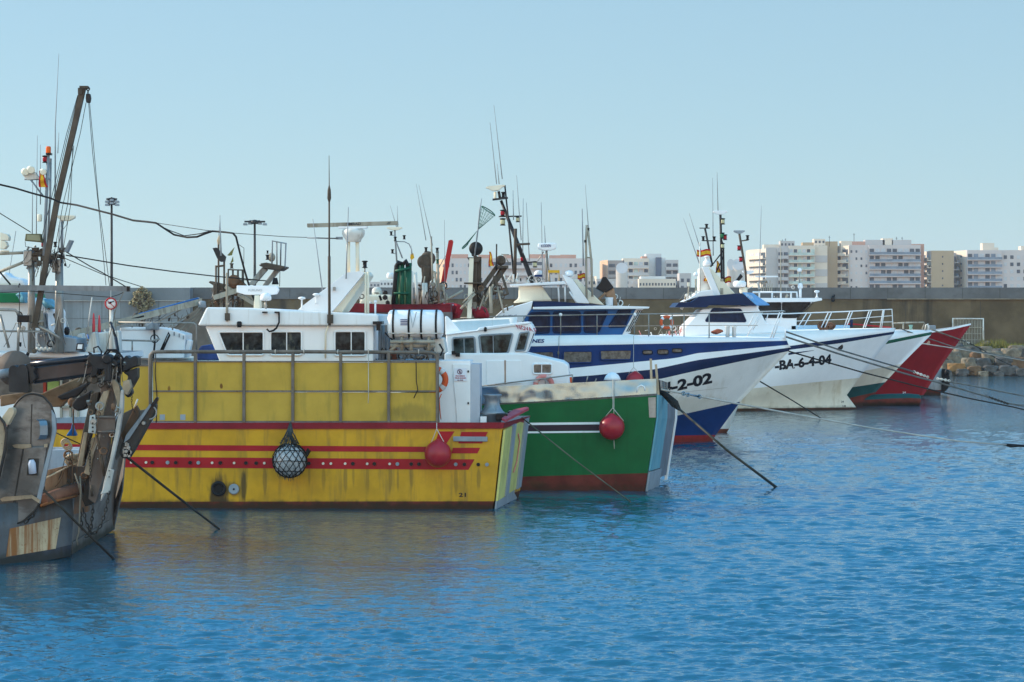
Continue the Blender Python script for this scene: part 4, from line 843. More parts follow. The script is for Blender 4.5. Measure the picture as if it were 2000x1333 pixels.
M(B).poly([(995, 556), (1102, 549.8), (1106, 556), (997, 559.4)], 1.3, 4.4).build('upper_platform', WHITE2, t, bevel=.02)
M(B).poly(rnd([(1098, 536), (1118, 545), (1152, 593), (1127, 592)], 2), 1.5, 1.8).build('arch', WHITE2, t, bevel=.03)
M(B).poly([(1118, 545), (1128, 546), (1181, 597), (1152, 593)], 1.82, 4.0).build('arch', CREAM, t, bevel=.03)  # lit member of the arch painted cream
o = dome(t, B, 1111.5, 541, 528.5, 2, 9)
M(B).poly([(1173, 551), (1177, 541.5), (1184, 541.5), (1199, 562), (1181, 573), (1165, 564), (1165, 561)], 2.6, 3.6).build('exhaust_cowl', BLKP, t, bevel=.08)
M(B).poly([(1181, 573), (1199, 562.2), (1207, 598), (1192, 598)], 2.65, 3.5).poly([(1165, 585), (1182, 570), (1184, 575), (1170, 588)], 2.5, 2.8).build('exhaust_stack', paint('copper brown', (.26, .15, .09), .6, .3), t, bevel=.05)
M(B).lz(1190, 2, [(7, 597), (7.5, 583), (8.5, 582), (7, 581.5)], 16).build('bucket', WHITE2, t)
o = M(B).poly(rnd([(1051, 475.5), (1086, 474.5), (1087, 486), (1075, 489.5), (1062, 489.5), (1050, 486)], 3), 1.8, 2.6).build('radar', WHITE2, t, bevel=.05)
text('KODEN', B, (1057, 483.5), (1076, 483), 5.5, INKN, o, 'lettering', off=1.78)
M(B).tube([(1066.5, 551, 2.2), (1067.5, 489, 2.2)], .05, 6).tube([(1074, 551, 2.2), (1068, 492, 2.2)], .035, 5).tube([(1049, 512, 2.2), (1062, 492, 2.2)], .025, 5).build('radar_post', STEEL, t)
M(B).box(1071, 528, 1093, 533, 1.8, 2.6).build('name_board', FLAGY, t)
M(B).tube([(1072, 549, 2), (1072, 533, 2), (1092, 533, 2), (1092, 549, 2)], .04, 5).build('board_stand', WOOD, t)
dome(t, B, 1052, 541, 528, 3.0, 9, name='radome'); M(B).box(1044, 537, 1060, 541, 2.6, 3.2).build('cover', BLUE, t)
o = M(B).tube([(1041, 553, 2.6), (978.5, 392, 2.6)], [.11, .06], 8).tube([(1005, 552, 2.2), (996, 460, 2.4), (986, 362, 2.6)], [.05, .04, .035], 6).build('mast', DSTEEL, t)
M(B).bar((962, 390.5, 2.6), (992, 387, 2.6), .03, .3).tube([(977, 390, 2.6), (974, 374, 2.6)], .06, 6).build('platform', DSTEEL, o)
d1 = M(B).poly(rnd([(948, 367), (953, 364), (984, 361), (987, 363.5), (980, 366), (975, 371.5), (962, 373), (955, 369)], 1.5), 2.4, 2.9).build('scanner', CREAM, o, bevel=.02)
navlight(o, B, 983, 381, 2.6, 5.5, BLKP, name='lantern'); M(B).lz(967, 2.6, [(2, 389), (2.5, 386), (2.5, 377), (1.5, 375)], 8).build('lantern', CREAM, o)
M(B).tube([(974, 423.5, 2.6), (1019, 422.5, 2.6)], .03, 5).build('crosstree', DSTEEL, o); navlight(o, B, 981.5, 416.5, 2.6, 6, BLKP, LAMPR, 'lantern'); navlight(o, B, 982, 434, 2.6, 7, BLKP, LAMPC, 'lantern'); navlight(o, B, 1011.5, 429, 2.6, 5.5, BLKP, LAMPC, 'lantern')
navlight(o, B, 1020.5, 506, 2.6, 6, BLKP, LAMPR, 'lantern'); navlight(o, B, 1045, 517, 2.6, 6, BLKP, LAMPC, 'lantern'); M(B).tube([(1018, 513, 2.6), (1049, 512, 2.6)], .03, 5).build('crosstree', DSTEEL, o)
M(B).tube([(1005.5, 552, 1.9), (1007, 447, 1.9)], .07, 6).tube([(1007, 478, 1.9), (1035, 476.5, 1.9)], .05, 5).build('post', BRN, t)
for q, o_ in (([(981, 350), (964.7, 206)], 2.6), ([(970, 360), (957, 240)], 2.6), ([(975, 360), (971, 320)], 2.6), ([(1003, 430), (1002, 372)], 2.4), ([(1021, 495), (1022, 388)], 2.3), ([(1034, 510), (1028, 396)], 2.1), ([(1018, 470), (1009, 343)], 2.1), ([(1060, 548), (1057, 395)], 2.0), ([(1065, 475), (1063.5, 441)], 2.3)): whip(t, B, q, o_, .022, .010)
whip(t, B, [(1139.5, 520), (1137, 408)], 1.6, .035, .02); whip(t, B, [(1150, 455), (1143, 361)], 1.6, .02, .008)
o = M(B).tube([(1145.5, 590, 1.6), (1144.5, 470, 1.6), (1146, 440, 1.6)], .05, 6).tube([(1157, 580, 1.6), (1155, 510, 1.6), (1148.5, 450, 1.6)], .05, 6).tube([(1144, 503, 1.6), (1155, 504, 1.6)], .03, 5).build('mast', BEAM, t); navlight(o, B, 1149.5, 449, 1.6, 3, BLKP, name='lantern'); M(B).box(1141, 469, 1145, 474, 1.5, 1.7).build('bracket', BLKP, o)
for x0, x1, y in ((985, 1000, 549), (1003, 1012, 548)): M(B).ball(x0+6, y, 1.6, 3).ball(x1, y-3, 1.9, 2.5).tube([(x0, y+3, 1.6), (x0, y-12, 1.6)], .04, 5).tube([(x0+4, y+3, 1.7), (x1, y-14, 1.7)], .03, 5).build('deck_fittings', OFFW, t)
M(B).tube([(1090, 556, 1.5), (1092, 592, 1.5)], .04, 5).tube([(1103, 556, 1.5), (1104, 590, 1.5)], .04, 5).tube([(1112, 570, 1.5), (1126, 592, 1.5)], .04, 5).build('platform_stanchion', WHITE2, t)
rail(t, B, [(884, 622), (980, 618), (1235, 614), (1320, 613), (1440, 611), (1534, 608.6)], [(905, 621, 905, 658), (1023, 617, 1023, 658), (1095, 615, 1095, 656), (1166, 615, 1166, 655), (1239, 614, 1239, 656), (1267, 613.5, 1267, 658), (1313, 613, 1313, 659), (1336, 613, 1336, 659), (1385, 612, 1385, 660)], .1, .028, [[(884, 641), (1095, 638), (1240, 637), (1400, 636), (1480, 636)]])
rail(t, B, [(1330, 613), (1500, 609), (1531, 608)], [(1484, 611, 1457.6, 660), (1475, 611, 1461, 640), (1489, 611, 1470, 645), (1523, 609.6, 1505, 660), (1529, 609, 1510, 660), (1534, 643, 1534, 660)], 1.2, .03, [[(1420, 637), (1528, 634)], [(1444, 651), (1534, 652)]], WHITE2, name='bow_rail')
for x, yt in ((1095, 610), (1240, 611)): M(B).ball(x, 615, .1, 3.5).build('rail_knob', WHITE2, t)
M(B).lz(1421, 1.8, [(4, 660), (4, 640), (5, 639), (5, 637)], 10).lz(1434, 1.8, [(4, 660), (4, 640), (5, 639), (5, 637)], 10).build('bitts', OFFW, t)
m = M(B)
for i in range(4): m.torus(B.L(1396+i*3, 650-i*1.2, 1.4), .14, .03, Vector((.2, .3, 1)).normalized(), 14, 6)
m.build('rope_coil', paint('rust red rope', (.30, .09, .05), .9, .3), None, label='coil of rust red rope on the foredeck of the blue and white trawler', cat='rope')
lifebuoy('red and white lifebuoy on the rail ahead of the blue wheelhouse', B, 1302, 630, 2.2, 11, 3, ORANGE, WHITE2, nb=4)
lifebuoy('orange lifebuoy between the white raft canister and the blue trawler', B, 922, 641, 1.0, 10.5, 4, ORANGE, WHITE2)
lifebuoy('red and white lifebuoy standing right of the white raft canister', B, 902, 644, .6, 10.5, 4.5, paint('red lifebuoy', (.5, .05, .03)), WHITE2)
fender('red fender just showing over the green bulwark', B, 1240, 745, -.32, 18, [[(1237.5, 656), (1237.5, 718), (1228, 730)], [(1237.5, 718), (1249, 730)]])
M(B).tube([(1092, 656, -.05), (1091, 690, -.05), (1090, 702, -.05)], .014, 4).ball(1090.5, 690, -.05, 2, 4).build('hanging_line', ROPE, None, label='thin line hanging down the blue side below the ANES letters', cat='line')
flag('small red and yellow flag flying over the white arch of the blue trawler', B, 1128, 535, 1144, 545, 1.8)
M(B).tube([(1116, 541, 1.8), (1130, 534, 1.8)], .02, 4).build('flag_staff', OFFW, t)
M(B).poly([(866, 592), (886, 592), (889, 598), (886, 604), (866, 600)], 3.5, 3.8).build('name_buoy', paint('blue white float', (.3, .45, .65)), t)

# ---------------------------------------------------------------- hull with white stem behind it
B2 = Fr(1400, D=112)
t = thing('fishing_boat', 'mostly hidden hull showing only a white stem with red foot past the blue bow', 'fishing boat', B2, 'fishing boats moored side by side')
rows = [([(900, 700), (1400, 690), (1470, 686)], 1250, 2, 0, 0), ([(900, 780), (1300, 780), (1449, 776)], 1200, 1.8, 0, .1), ([(900, 840), (1424, 838)], 1150, 1.6, 1, .5), ([(900, 852), (1416, 851)], 1150, 1.5, 1, .5), ([(900, 860), (1412, 857)], 1150, 1.5, 1, .5)]
m, _ = hull(B2, rows, 2.4, 24, drop=.5, deckmi=2); m.build('hull', [WL2, paint('antifouling brown red', (.26, .06, .035), .7, .2, wl=.5), GREYP], t)
M(B2).box(1000, 668, 1180, 700, 1, 3.5).build('deckhouse', WHITE, t, bevel=.05)
rope('mooring_line', 'short dark line dropping from the blue bow to the water', [(1482, 744, 108), (1545, 781, 118), (1603, 817, 130)], .03, ROPED)

# ================================================================ WHITE BOAT 6-4-04
W = Fr(1672, D=138.5)
t = thing('fishing_boat', 'white trawler with navy wheelhouse roof and bow number ending 6-4-04', 'fishing boat', W, 'fishing boats moored side by side')
hb = 3.2
CRH = paint('cream lower hull', (.64, .58, .47), .5, .06, .4, (.35, .24, .12), sscale=(1.5, 1, .3), sthr=.52, wl=.6)
rows = [([(1240, 660), (1500, 649.5), (1540, 647), (1749, 641)], 1560, 2.2, 0, 0), ([(1240, 720), (1400, 702), (1490, 683), (1540, 676.5), (1640, 663), (1747.5, 648)], 1555, 2.2, 1, 0), ([(1240, 728), (1400, 710), (1490, 691), (1540, 684), (1640, 671), (1745, 653)], 1550, 2.1, 0, 0),
        ([(1240, 775), (1400, 766), (1540, 752), (1678, 738.5)], 1470, 1.7, 2, .2), ([(1240, 785), (1540, 775), (1654, 772)], 1440, 1.5, 2, .45), ([(1240, 800), (1540, 797.5), (1672, 796)], 1400, 1.6, 3, .6), ([(1240, 803), (1674, 799)], 1400, 1.6, 3, .6), ([(1240, 808), (1674, 805)], 1400, 1.6, 3, .6)]
m, BW = hull(W, rows, hb, 44, drop=.2, deckmi=0)
m.build('hull', [WHITE2, NAVY, CRH, BOOT, GREYP], t)
decal(W, BW, [(1540, 690), (1590, 684.5), (1590, 685), (1540, 694)], 'stripe', NAVY, t, 6)
text('3ª-BA-6-4-04', W, (1495, 727), (1624, 711.5), 20, INK, t, 'registration_number', bv=BW, bold=.045)
M(W).rev(on(W, BW, 1640, 677.5, .02), [(.12, 0), (.2, .04)], 'y', 14).build('hawse_hole', BLKP, t)
text('24', W, (1643, 787), (1648, 787), 4, INK, t, 'draught_mark', bv=BW); text('18', W, (1646, 795.5), (1652, 795.5), 4, INK, t, 'draught_mark', bv=BW)
M(W).poly([(1337, 662), (1337, 640), (1345, 632), (1372, 604), (1478, 596), (1497, 632), (1530, 640), (1545, 648), (1545, 662)], 1.0, 5.4).build('wheelhouse', WHITE2, t, bevel=.06)
M(W).poly([(1318, 600.5), (1325.6, 591.6), (1350, 590), (1366, 579.8), (1450, 573), (1478, 597.5), (1386, 596), (1380, 601)], .6, 5.8).build('wheelhouse_roof', NAVY, t, bevel=.03)
fc = M(W).sheet([(1450, 573, .62), (1470, 574, 5.2), (1503, 596.8, 5.0), (1478, 597.5, .62)], (0, 0, .05)).build('front_visor', paint('lit blue visor', (.10, .30, .55), .35, .1), t)  # lit facet of the navy roof, the light painted as paler blue
text('PER', W, (1458, 580), (1473, 586), 7, paint('pale lettering', (.5, .62, .75)), t, 'lettering', off=.55, dh=(-.3, -1))
window(t, W, [(1392, 603), (1447, 604), (1458, 629), (1377, 628.5)], 1.0, GLASSB, NAVY, 4, [(1395, 603, 1395, 629), (1440, 604, 1440, 629)])
M(W).sheet([(1479, 601, 1.2), (1484, 601, 4.8), (1496, 631, 4.8), (1491, 632, 1.2)], (.05, 0, 0)).build('windscreen', GLASS, t)
M(W).poly([(1334, 590), (1345, 584), (1366, 570), (1390, 566), (1395, 578), (1366, 580)], 1.6, 4.8).build('aft_coaming', WHITE2, t, bevel=.06)
M(W).poly(rnd([(1371, 522), (1384, 522.5), (1408, 578), (1395, 579)], 2), 2, 2.3).build('arch', WHITE2, t, bevel=.04); M(W).poly([(1384, 522.5), (1392, 527), (1436, 574), (1408, 578)], 2.32, 4.6).build('arch', CREAM, t, bevel=.04)  # second arch member painted sunlit cream
M(W).poly([(1368, 525), (1371, 523), (1395, 579), (1367, 579)], 2.4, 4.6).build('arch_web', OFFW, t)
M(W).lz(1381, 2.6, [(7, 521), (8.3, 518), (8.3, 514), (7, 511), (5, 510), (3, 504), (5.5, 503), (5, 501), (1, 500)], 16).build('radome', WHITE2, t)
o = M(W).tube([(1410, 576, 2.4), (1408.5, 470, 2.4), (1407, 420, 2.4)], .07, 6).tube([(1414, 552, 2.4), (1413, 480, 2.4), (1409, 470, 2.4)], .05, 6).tube([(1388, 522, 2.4), (1413, 490, 2.4)], .04, 5).tube([(1395, 540, 2.4), (1414, 500, 2.4)], .04, 5).build('mast', DSTEEL, t)
dish(o, W, 1393, 1421, 414, 2.4, 4, name='scanner'); navlight(o, W, 1411.5, 433, 2.4, 6, BLKP, LAMPC, 'lantern'); navlight(o, W, 1410.5, 461, 2.4, 6, BLKP, LAMPG, 'lantern'); navlight(o, W, 1416, 464, 2.4, 5.5, BLKP, LAMPR, 'lantern'); navlight(o, W, 1411, 481, 2.4, 5.5, BLKP, LAMPC, 'lantern')
M(W).box(1407, 545, 1413, 550, 2.3, 2.5).box(1406.5, 563, 1412.5, 575, 2.3, 2.5).build('mast_foot', BEAM, o)
o = M(W).tube([(1391.5, 520, 3), (1377, 447, 3)], .06, 6).tube([(1366, 446, 3), (1386, 446, 3)], .03, 5).tube([(1372, 470.5, 3), (1399, 471, 3)], .03, 5).build('mast', DSTEEL, t)
for x, y in ((1380, 442.5), (1373.5, 466.5), (1395, 467)): navlight(o, W, x, y, 3, 4.5, BLKP, name='lantern')
M(W).tube([(1367.5, 580, 1.9), (1366.8, 478, 1.9)], .03, 5).ball(1366.8, 477, 1.9, 1.8, 4).build('flag_staff', OFFW, t)
flag('red and yellow flag flying out left of the tallest mast of the white trawler', W, 1361, 488, 1388, 501, 1.95)
flag('red and yellow flag hanging limp beside the mast of the white trawler', W, 1399, 510, 1409, 533, 2.7, True)
flag('faded red and yellow flag draped behind the white arch', W, 1375, 540, 1385, 553, 2.35, True)
flag('red and yellow flag furled low to the right of the white arch', W, 1411, 541, 1428, 553, 3.4)
for q, o_ in (([(1393, 500), (1391.8, 348)], 3), ([(1402.5, 415), (1400.5, 337)], 2.6), ([(1366, 515), (1335, 427)], 3.2), ([(1372, 500), (1346, 417)], 3.2)): whip(t, W, q, o_, .03, .012)
M(W).tube([(1343, 590, 2), (1346, 552, 2)], .04, 5).tube([(1349, 590, 2), (1350, 570, 2)], .04, 5).tube([(1359, 582, 2), (1359, 545, 2)], .05, 5).tube([(1342, 572, 2), (1358, 572, 2)], .03, 4).build('deck_posts', BEAM, t)
dome(t, W, 1359, 540, 532, 2, 4.5, name='radome'); M(W).box(1343, 552, 1347, 560, 1.9, 2.1).build('deck_lamp', CREAM, t)
M(W).poly([(1438, 547), (1447, 535), (1451, 541), (1444, 549)], 3, 3.4).build('black_cone', BLKP, t)
rail(t, W, [(1290, 617), (1450, 614), (1540, 613), (1650, 609), (1742, 604.5), (1744, 640)], [(1575.5, 612, 1555, 645), (1584, 613, 1569, 640), (1618, 610, 1604, 640), (1624, 611, 1611, 640), (1660, 608.5, 1648, 641), (1665, 609, 1652, 641), (1698, 606.5, 1686, 641), (1702, 607, 1690, 640), (1725, 605, 1719, 641), (1727, 605, 1722, 641), (1430, 614, 1430, 650), (1500, 614, 1490, 650)], 1.8, .035, [[(1400, 632), (1540, 628), (1650, 624), (1742, 617)], [(1700, 630), (1744, 629)]], WHITE2, name='bow_rail')
m = M(W)
for i in range(9): m.torus(W.L(1606+i*2.2, 637+(i % 3), 2.2+.1*i), .22, .07, Vector((R()-.5, .6, R())).normalized(), 12, 5)
m.build('net_heap', paint('brown rope heap', (.20, .09, .05), .9, .4), None, label='heap of brown rope on the foredeck of the white trawler', cat='rope')

# ================================================================ WHITE AND GREEN HULL WITH BULB
V = Fr(1790, D=145)
t = thing('fishing_boat', 'white hull with green stripe, green foot and a red bulb at the waterline', 'fishing boat', V, 'fishing boats moored side by side')
rows = [([(1300, 655), (1600, 648), (1742, 645), (1819, 645)], 1620, 2.2, 0, 0), ([(1300, 705), (1600, 690), (1731, 666), (1820, 648.5)], 1620, 2.2, 1, 0), ([(1300, 712), (1600, 697), (1729, 673), (1818.5, 654.5)], 1615, 2.1, 0, 0),
        ([(1300, 735), (1600, 732), (1687, 725), (1762, 711)], 1560, 1.7, 2, .1), ([(1300, 762), (1600, 762), (1663, 757), (1729, 747)], 1540, 1.5, 3, .3), ([(1300, 785), (1600, 782), (1654, 779), (1711, 766)], 1520, 1.5, 4, .5), ([(1300, 800), (1600, 800), (1706, 797)], 1500, 1.5, 4, .6)]
m, BV = hull(V, rows, 3, 36, drop=.2, deckmi=0); m.build('hull', [WHITE2, GRN2, paint('warm lower hull', (.62, .56, .46), .5, .06), TEAL, BOOT], t)
c = V.L(1620, 784, 3.0); k = V.k
m = M(V); n_ = 22; rg = []
for x, yc, rz in ((1620, 790, 14), (1690, 785, 14), (1740, 782, 13), (1775, 781, 12.5), (1795, 781.5, 11), (1798, 782, 7), (1799, 782, .3)):
    p = V.L(x, yc, 3); rg.append([m.b.verts.new(p+Vector((0, cos(2*pi*j/n_)*rz*k, sin(2*pi*j/n_)*rz*k))) for j in range(n_)])
for a_, b_ in zip(rg, rg[1:]):
    for j in range(n_): m.mi = 0 if 0 <= j+.5 < n_/2 and sin(2*pi*(j+.5)/n_) > .25 else 1; m.face([a_[j], b_[j], b_[(j+1) % n_], a_[(j+1) % n_]], True)
m.build('bulb', [TEAL, BOOT], t)
M(V).poly([(1455, 640), (1455, 590), (1471, 583), (1587, 590), (1556, 622), (1556, 650), (1455, 655)], 1.2, 5.4).build('wheelhouse', WHITE2, t, bevel=.05)
M(V).poly([(1471, 582.5), (1605, 582.5), (1606, 587), (1590, 590), (1471, 591)], .8, 5.8).build('wheelhouse_roof', WHITE2, t, bevel=.03)
window(t, V, [(1480, 591.5), (1525, 591.5), (1525, 621), (1491, 621)], 1.2, GLASS, BLKP, 3, name='side_window'); window(t, V, [(1528, 591.5), (1584, 591.5), (1556, 621), (1528, 621)], 1.2, GLASS, BLKP, 3, name='side_window')
M(V).sheet([(1587.5, 591, 1.4), (1591, 591, 5), (1562, 621, 5), (1558, 621, 1.4)], (.04, 0, 0)).build('windscreen', GLASS, t)
M(V).box(1545, 636, 1660, 645, 1.2, 4.5).build('foredeck_coaming', paint('pale blue coaming', (.40, .58, .72), .4, .06), t, bevel=.03)
o = M(V).tube([(1458, 575, 2.8), (1456, 530, 2.8), (1444, 457, 2.8)], .07, 6).tube([(1447, 471, 2.8), (1462, 469, 2.8)], .04, 5).build('mast', BRN, t)
dish(o, V, 1433, 1455, 452, 2.8, 3.5, GREYP, name='scanner'); navlight(o, V, 1460, 464.5, 2.8, 4.5, BLKP, name='lantern'); navlight(o, V, 1443.5, 485, 2.8, 5, BLKP, LAMPR, 'lantern'); navlight(o, V, 1447, 507, 2.8, 5, BLKP, LAMPR, 'lantern')
M(V).lz(1444.5, 2, [(11, 561), (13, 557), (13, 552), (9, 549), (1, 548.5)], 18).build('radome', WHITE2, t); M(V).lz(1452, 2.2, [(5, 575), (8, 571), (8, 563), (5, 561)], 16).build('radome', CREAM, t)
dish(t, V, 1450, 1473, 531, 3, 4); M(V).box(1475, 539, 1520, 542, 2, 2.3).build('radar_scanner', WHITE2, t)
dome(t, V, 1561.5, 531, 524, 2, 4.5, name='radome', stem=556); dome(t, V, 1563, 564, 553, 2, 5, name='radome'); M(V).lz(1595.5, 2, [(4, 582), (1.5, 579), (1.3, 573), (5, 571), (5.5, 569), (3, 567.5)], 12).build('gps_antenna', WHITE2, t)
M(V).tube([(1563, 564, 2), (1563, 582, 2)], .08, 6).build('radome_post', WHITE2, t)
rail(t, V, [(1470, 571), (1556, 571), (1557, 582)], [(1483, 571, 1483, 583), (1508, 571, 1508, 583), (1525, 571, 1525, 583), (1545, 571, 1545, 583)], 1.6, .06, (), WHITE2, name='roof_rail')
whip(t, V, [(1482, 575), (1487, 402)], 1.8, .035, .012); whip(t, V, [(1525, 582), (1525, 470)], 1.8, .05, .02, BEAM)
m = M(V)
for i in range(6): m.tube([(1487+i*4, 571, 2.5), (1488+i*4, 548+6*(i % 2), 2.5)], .03, 4)
m.tube([(1466, 553, 2.5), (1500, 553, 2.5)], .03, 4).build('aerial_rack', BEAM, t)
rail(t, V, [(1742, 632), (1770, 630.5), (1804, 630), (1806, 634)], [(1744, 632, 1744, 645), (1764, 631, 1764, 644), (1806, 632, 1801, 644), (1810, 635, 1808, 645)], 2.6, .05, (), BEAM)
M(V).lz(1779, 2.6, [(3.5, 644), (2.5, 640), (4, 637), (4, 635)], 12).build('bollard', paint('green bollard', (.2, .36, .30), .5), t)
M(V).tube([(1650, 634, 1.8), (1660, 633, 1.8), (1740, 640, 1.8)], .05, 5).build('red_hose', RED, t)
M(V).lz(1663, 1.8, [(3, 640), (3, 626), (1, 624)], 8).build('mooring_post', NAVY, t)

# ================================================================ RED BOW
K = Fr(1800, D=158)
t = thing('fishing_boat', 'red hull with a high pointed bow edged in white', 'fishing boat', K, 'fishing boats moored side by side')
rows = [([(1500, 655), (1700, 652), (1819, 647), (1860, 640.5), (1896.5, 632)], 1640, 2.0, 1, -.05), ([(1500, 658), (1700, 655), (1819, 650.5), (1860, 644), (1896, 635.3)], 1640, 2.0, 0, 0), ([(1500, 715), (1700, 712), (1844, 707)], 1600, 1.7, 0, .1),
        ([(1500, 777), (1700, 775), (1804, 772)], 1560, 1.4, 2, .5), ([(1500, 786), (1700, 784), (1799, 782)], 1560, 1.4, 2, .6)]
m, BK = hull(K, rows, 3, 34, drop=.2, deckmi=3); m.build('hull', [paint('deep red hull', (.23, .007, .012), .5, .08, .2, (.15, .01, .01), spec=.12), WHITE2, TEAL, GREYP], t)
M(K).rev(on(K, BK, 1812, 669.5, .03), [(.14, 0), (.16, .04)], 'y', 12).build('bow_emblem', paint('faded emblem', (.45, .30, .22)), t)
text('24', K, (1763, 769), (1769, 768.5), 3.5, WHITE2, t, 'draught_mark', bv=BK); text('18', K, (1762, 774), (1768, 773.5), 3.5, WHITE2, t, 'draught_mark', bv=BK)
M(K).box(1815, 636, 1828, 647, 3, 4).build('deck_box', GREYP, t, bevel=.05); M(K).tube([(1808, 647, 2.4), (1809, 636, 2.4), (1812, 634, 2.4), (1813, 647, 2.4)], .08, 6).build('bitts', OFFW, t)
# ================================================================ GREY STERN
Q = Fr(1839, D=166)
t = thing('fishing_boat', 'grey hull with black rubber bow guard behind the red bow', 'fishing boat', Q, 'fishing boats moored side by side')
rows = [([(1600, 722), (1839, 720)], None, 0, 0, 0), ([(1600, 760), (1839, 762)], None, 0, 1, 0), ([(1600, 771), (1837, 772)], None, 0, 1, 0), ([(1600, 778), (1836, 778)], None, 0, 1, 0)]
m, _ = hull(Q, rows, 2, 10, drop=.2, deckmi=0); m.build('hull', [paint('pale grey hull', (.30, .31, .32), .6, .15, .4), BOOT], t)
M(Q).poly(rnd([(1839.5, 720), (1849, 722), (1855, 735), (1855, 755), (1846, 766), (1839.5, 766)], 4), -.1, 4).build('rubber_bow_guard', BLK, t, bevel=.1)
M(Q).lz(1850, -.4, [(4, 733), (5, 730), (5, 725), (3, 722)], 10).build('bow_roller', BLKP, t)

# ---------------------------------------------------------------- ropes to the right
def R3(nm, lab, pts, r, mat): return rope(nm, lab, pts, r, mat)
GRP = paint('grey wire rope', (.13, .13, .12), .6, .3)
R3('mooring_line', 'upper of two grey lines running from the white trawler bow rail to a shackle', [(1534, 648, 107), (1640, 684, 112), (1786, 727, 120)], .04, GRP)
R3('mooring_line', 'lower grey line from the trawler rail passing under the shackle to the right edge', [(1534, 658, 107), (1640, 692, 112), (1770, 731, 119), (1825, 745.5, 121), (1869, 758, 122), (1931, 776, 124), (1968, 788, 125), (2010, 795, 126)], .045, GRP)
R3('mooring_line', 'black line crossing the white, green and red bows', [(1540, 686.5, 109), (1682, 727, 114), (1820, 762, 119), (1900, 780, 122), (1977, 795, 124), (2030, 808, 125)], .035, ROPED)
R3('mooring_line', 'grey line from the shackle to the right edge above the water', [(1850, 745, 121), (1900, 754, 124), (2000, 774, 128), (2040, 782, 130)], .04, GRP)
R3('mooring_line', 'thin line from the green-striped bow up to the right edge', [(1757, 642, 146), (1862, 678, 150), (2000, 703, 156), (2040, 710, 158)], .035, GRP)
R3('mooring_line', 'thick line from the red bow to a shackle over the boulders', [(1819, 644, 158), (1887, 668, 161)], .05, ROPE)
R3('mooring_line', 'dark line from the shackle over the boulders down to the water', [(1887, 668, 161), (1917, 682, 164), (1945, 700, 168), (1977, 715, 172)], .03, ROPED)
R3('mooring_line', 'pale line from the middle of the red bow to the right edge', [(1802, 671.5, 157), (1885, 684, 160), (2000, 704.5, 166), (2040, 712, 168)], .035, ROPEL)
for nm, lab, a, b, n_, D_ in (('shackle', 'pale shackle where two mooring lines meet in front of the red hull', (1786, 727), (1812, 737), 5, 120), ('shackle', 'pale shackle block at the tip of the grey stern', (1832, 740), (1854, 744), 4, 121), ('shackle', 'dark shackles strung on the lines near the right edge', (1926, 774), (1968, 789), 8, 124), ('shackle', 'small pale shackle hanging over the boulders', (1882, 666), (1892, 670), 2, 161)):
    m = M(WF)
    for i in range(n_): p = C+ray(a[0]+(b[0]-a[0])*i/(n_-1), a[1]+(b[1]-a[1])*i/(n_-1))*D_; m.torus(p, .05, .02, Vector((.3, 1, .4*(i % 2))).normalized(), 10, 5)
    m.tube([C+ray(*a)*D_, C+ray(*b)*D_], .03, 5).build(nm, OFFW if 'pale' in lab else CHAIN, None, label=lab, cat='shackle', group='shackles on the mooring lines')
# ================================================================ MIDDLE BOATS (behind the yellow one)
E = Fr(760, D=98)
t = thing('fishing_boat', 'red hulled boat with cream cabin and a bundle of green poles behind the yellow boat', 'fishing boat', E, 'fishing boats moored side by side')
rows = [([(655, 591), (764, 595), (880, 594)], None, 0, 0, 0), ([(655, 611), (880, 610)], None, 0, 3, .1), ([(655, 830), (880, 830)], None, 0, 1, .2), ([(655, 885), (880, 885)], None, 0, 1, .3)]
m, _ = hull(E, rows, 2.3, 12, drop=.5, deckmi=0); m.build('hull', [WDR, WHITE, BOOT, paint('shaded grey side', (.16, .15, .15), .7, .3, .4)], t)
M(E).poly([(664, 596), (672, 592), (766, 595), (766, 611), (664, 611)], -.15, .2).build('red_bulwark', WDR, t, bevel=.03)
M(E).poly([(703, 600), (703, 586), (720, 576), (766, 576), (768, 600)], .8, 3.5).build('cabin', CREAM, t, bevel=.08); dome(t, E, 736, 578, 561, 1.8, 10.5, OFFW)
M(E).poly([(701, 600), (704, 566), (712, 561), (714, 600)], 1.8, 2.2).build('post', OFFW, t)
M(E).lz(762, 3, [(5, 545), (7, 543), (7, 537), (5, 533)], 14).build('lamp_drum', WHITE2, t)
gb = M(E); random.seed(5)
for i in range(9): x = 773+i*2.6; gb.tube([(x, 608, 1+R()*.5), (x+R()*4-1+(4-i)*.5, 520+R()*8, 1+R()*.5)], .05, 6)
o = gb.build('green_poles', paint('pale green pole', (.30, .42, .22), .5, .3, .5, (.04, .12, .06)), t)
gb = M(E)
for x0, x1 in ((772, 777), (785, 786), (797, 796), (799, 800)): gb.tube([(x0, 610, .9), (x1, 514, .9)], .09, 6)
gb.tube([(769, 573, .7), (799, 574, .7)], .05, 5).tube([(772, 530, .7), (803, 524, .7)], .06, 5).build('green_uprights', GRN2, t)
gb = M(E).tube([(767, 606, .8), (771, 560, .8), (774, 520, .8), (778, 513, .8), (784, 516, .8)], .09, 6).tube([(797, 520, .8), (793, 510, .8), (788, 516, .8)], .09, 6).build('black_hose', BLKP, t)
o = M(E).tube([(775, 512, 1.4), (772, 470, 1.4), (771, 448, 1.4)], .035, 6).tube([(772.5, 470, 1.4), (786, 505, 1.4)], .03, 5).tube([(770, 472, 1.4), (790, 472.5, 1.4), (799, 477, 1.4), (804, 488, 1.4), (805, 498, 1.4)], .02, 5).tube([(764, 460, 1.4), (772, 460, 1.4)], .02, 4).tube([(766, 495, 1.4), (775, 496, 1.4)], .02, 4).build('mast', GREYP, t)
dish(o, E, 755.5, 785.5, 445.5, 1.4, 3.5, CREAM, name='scanner')
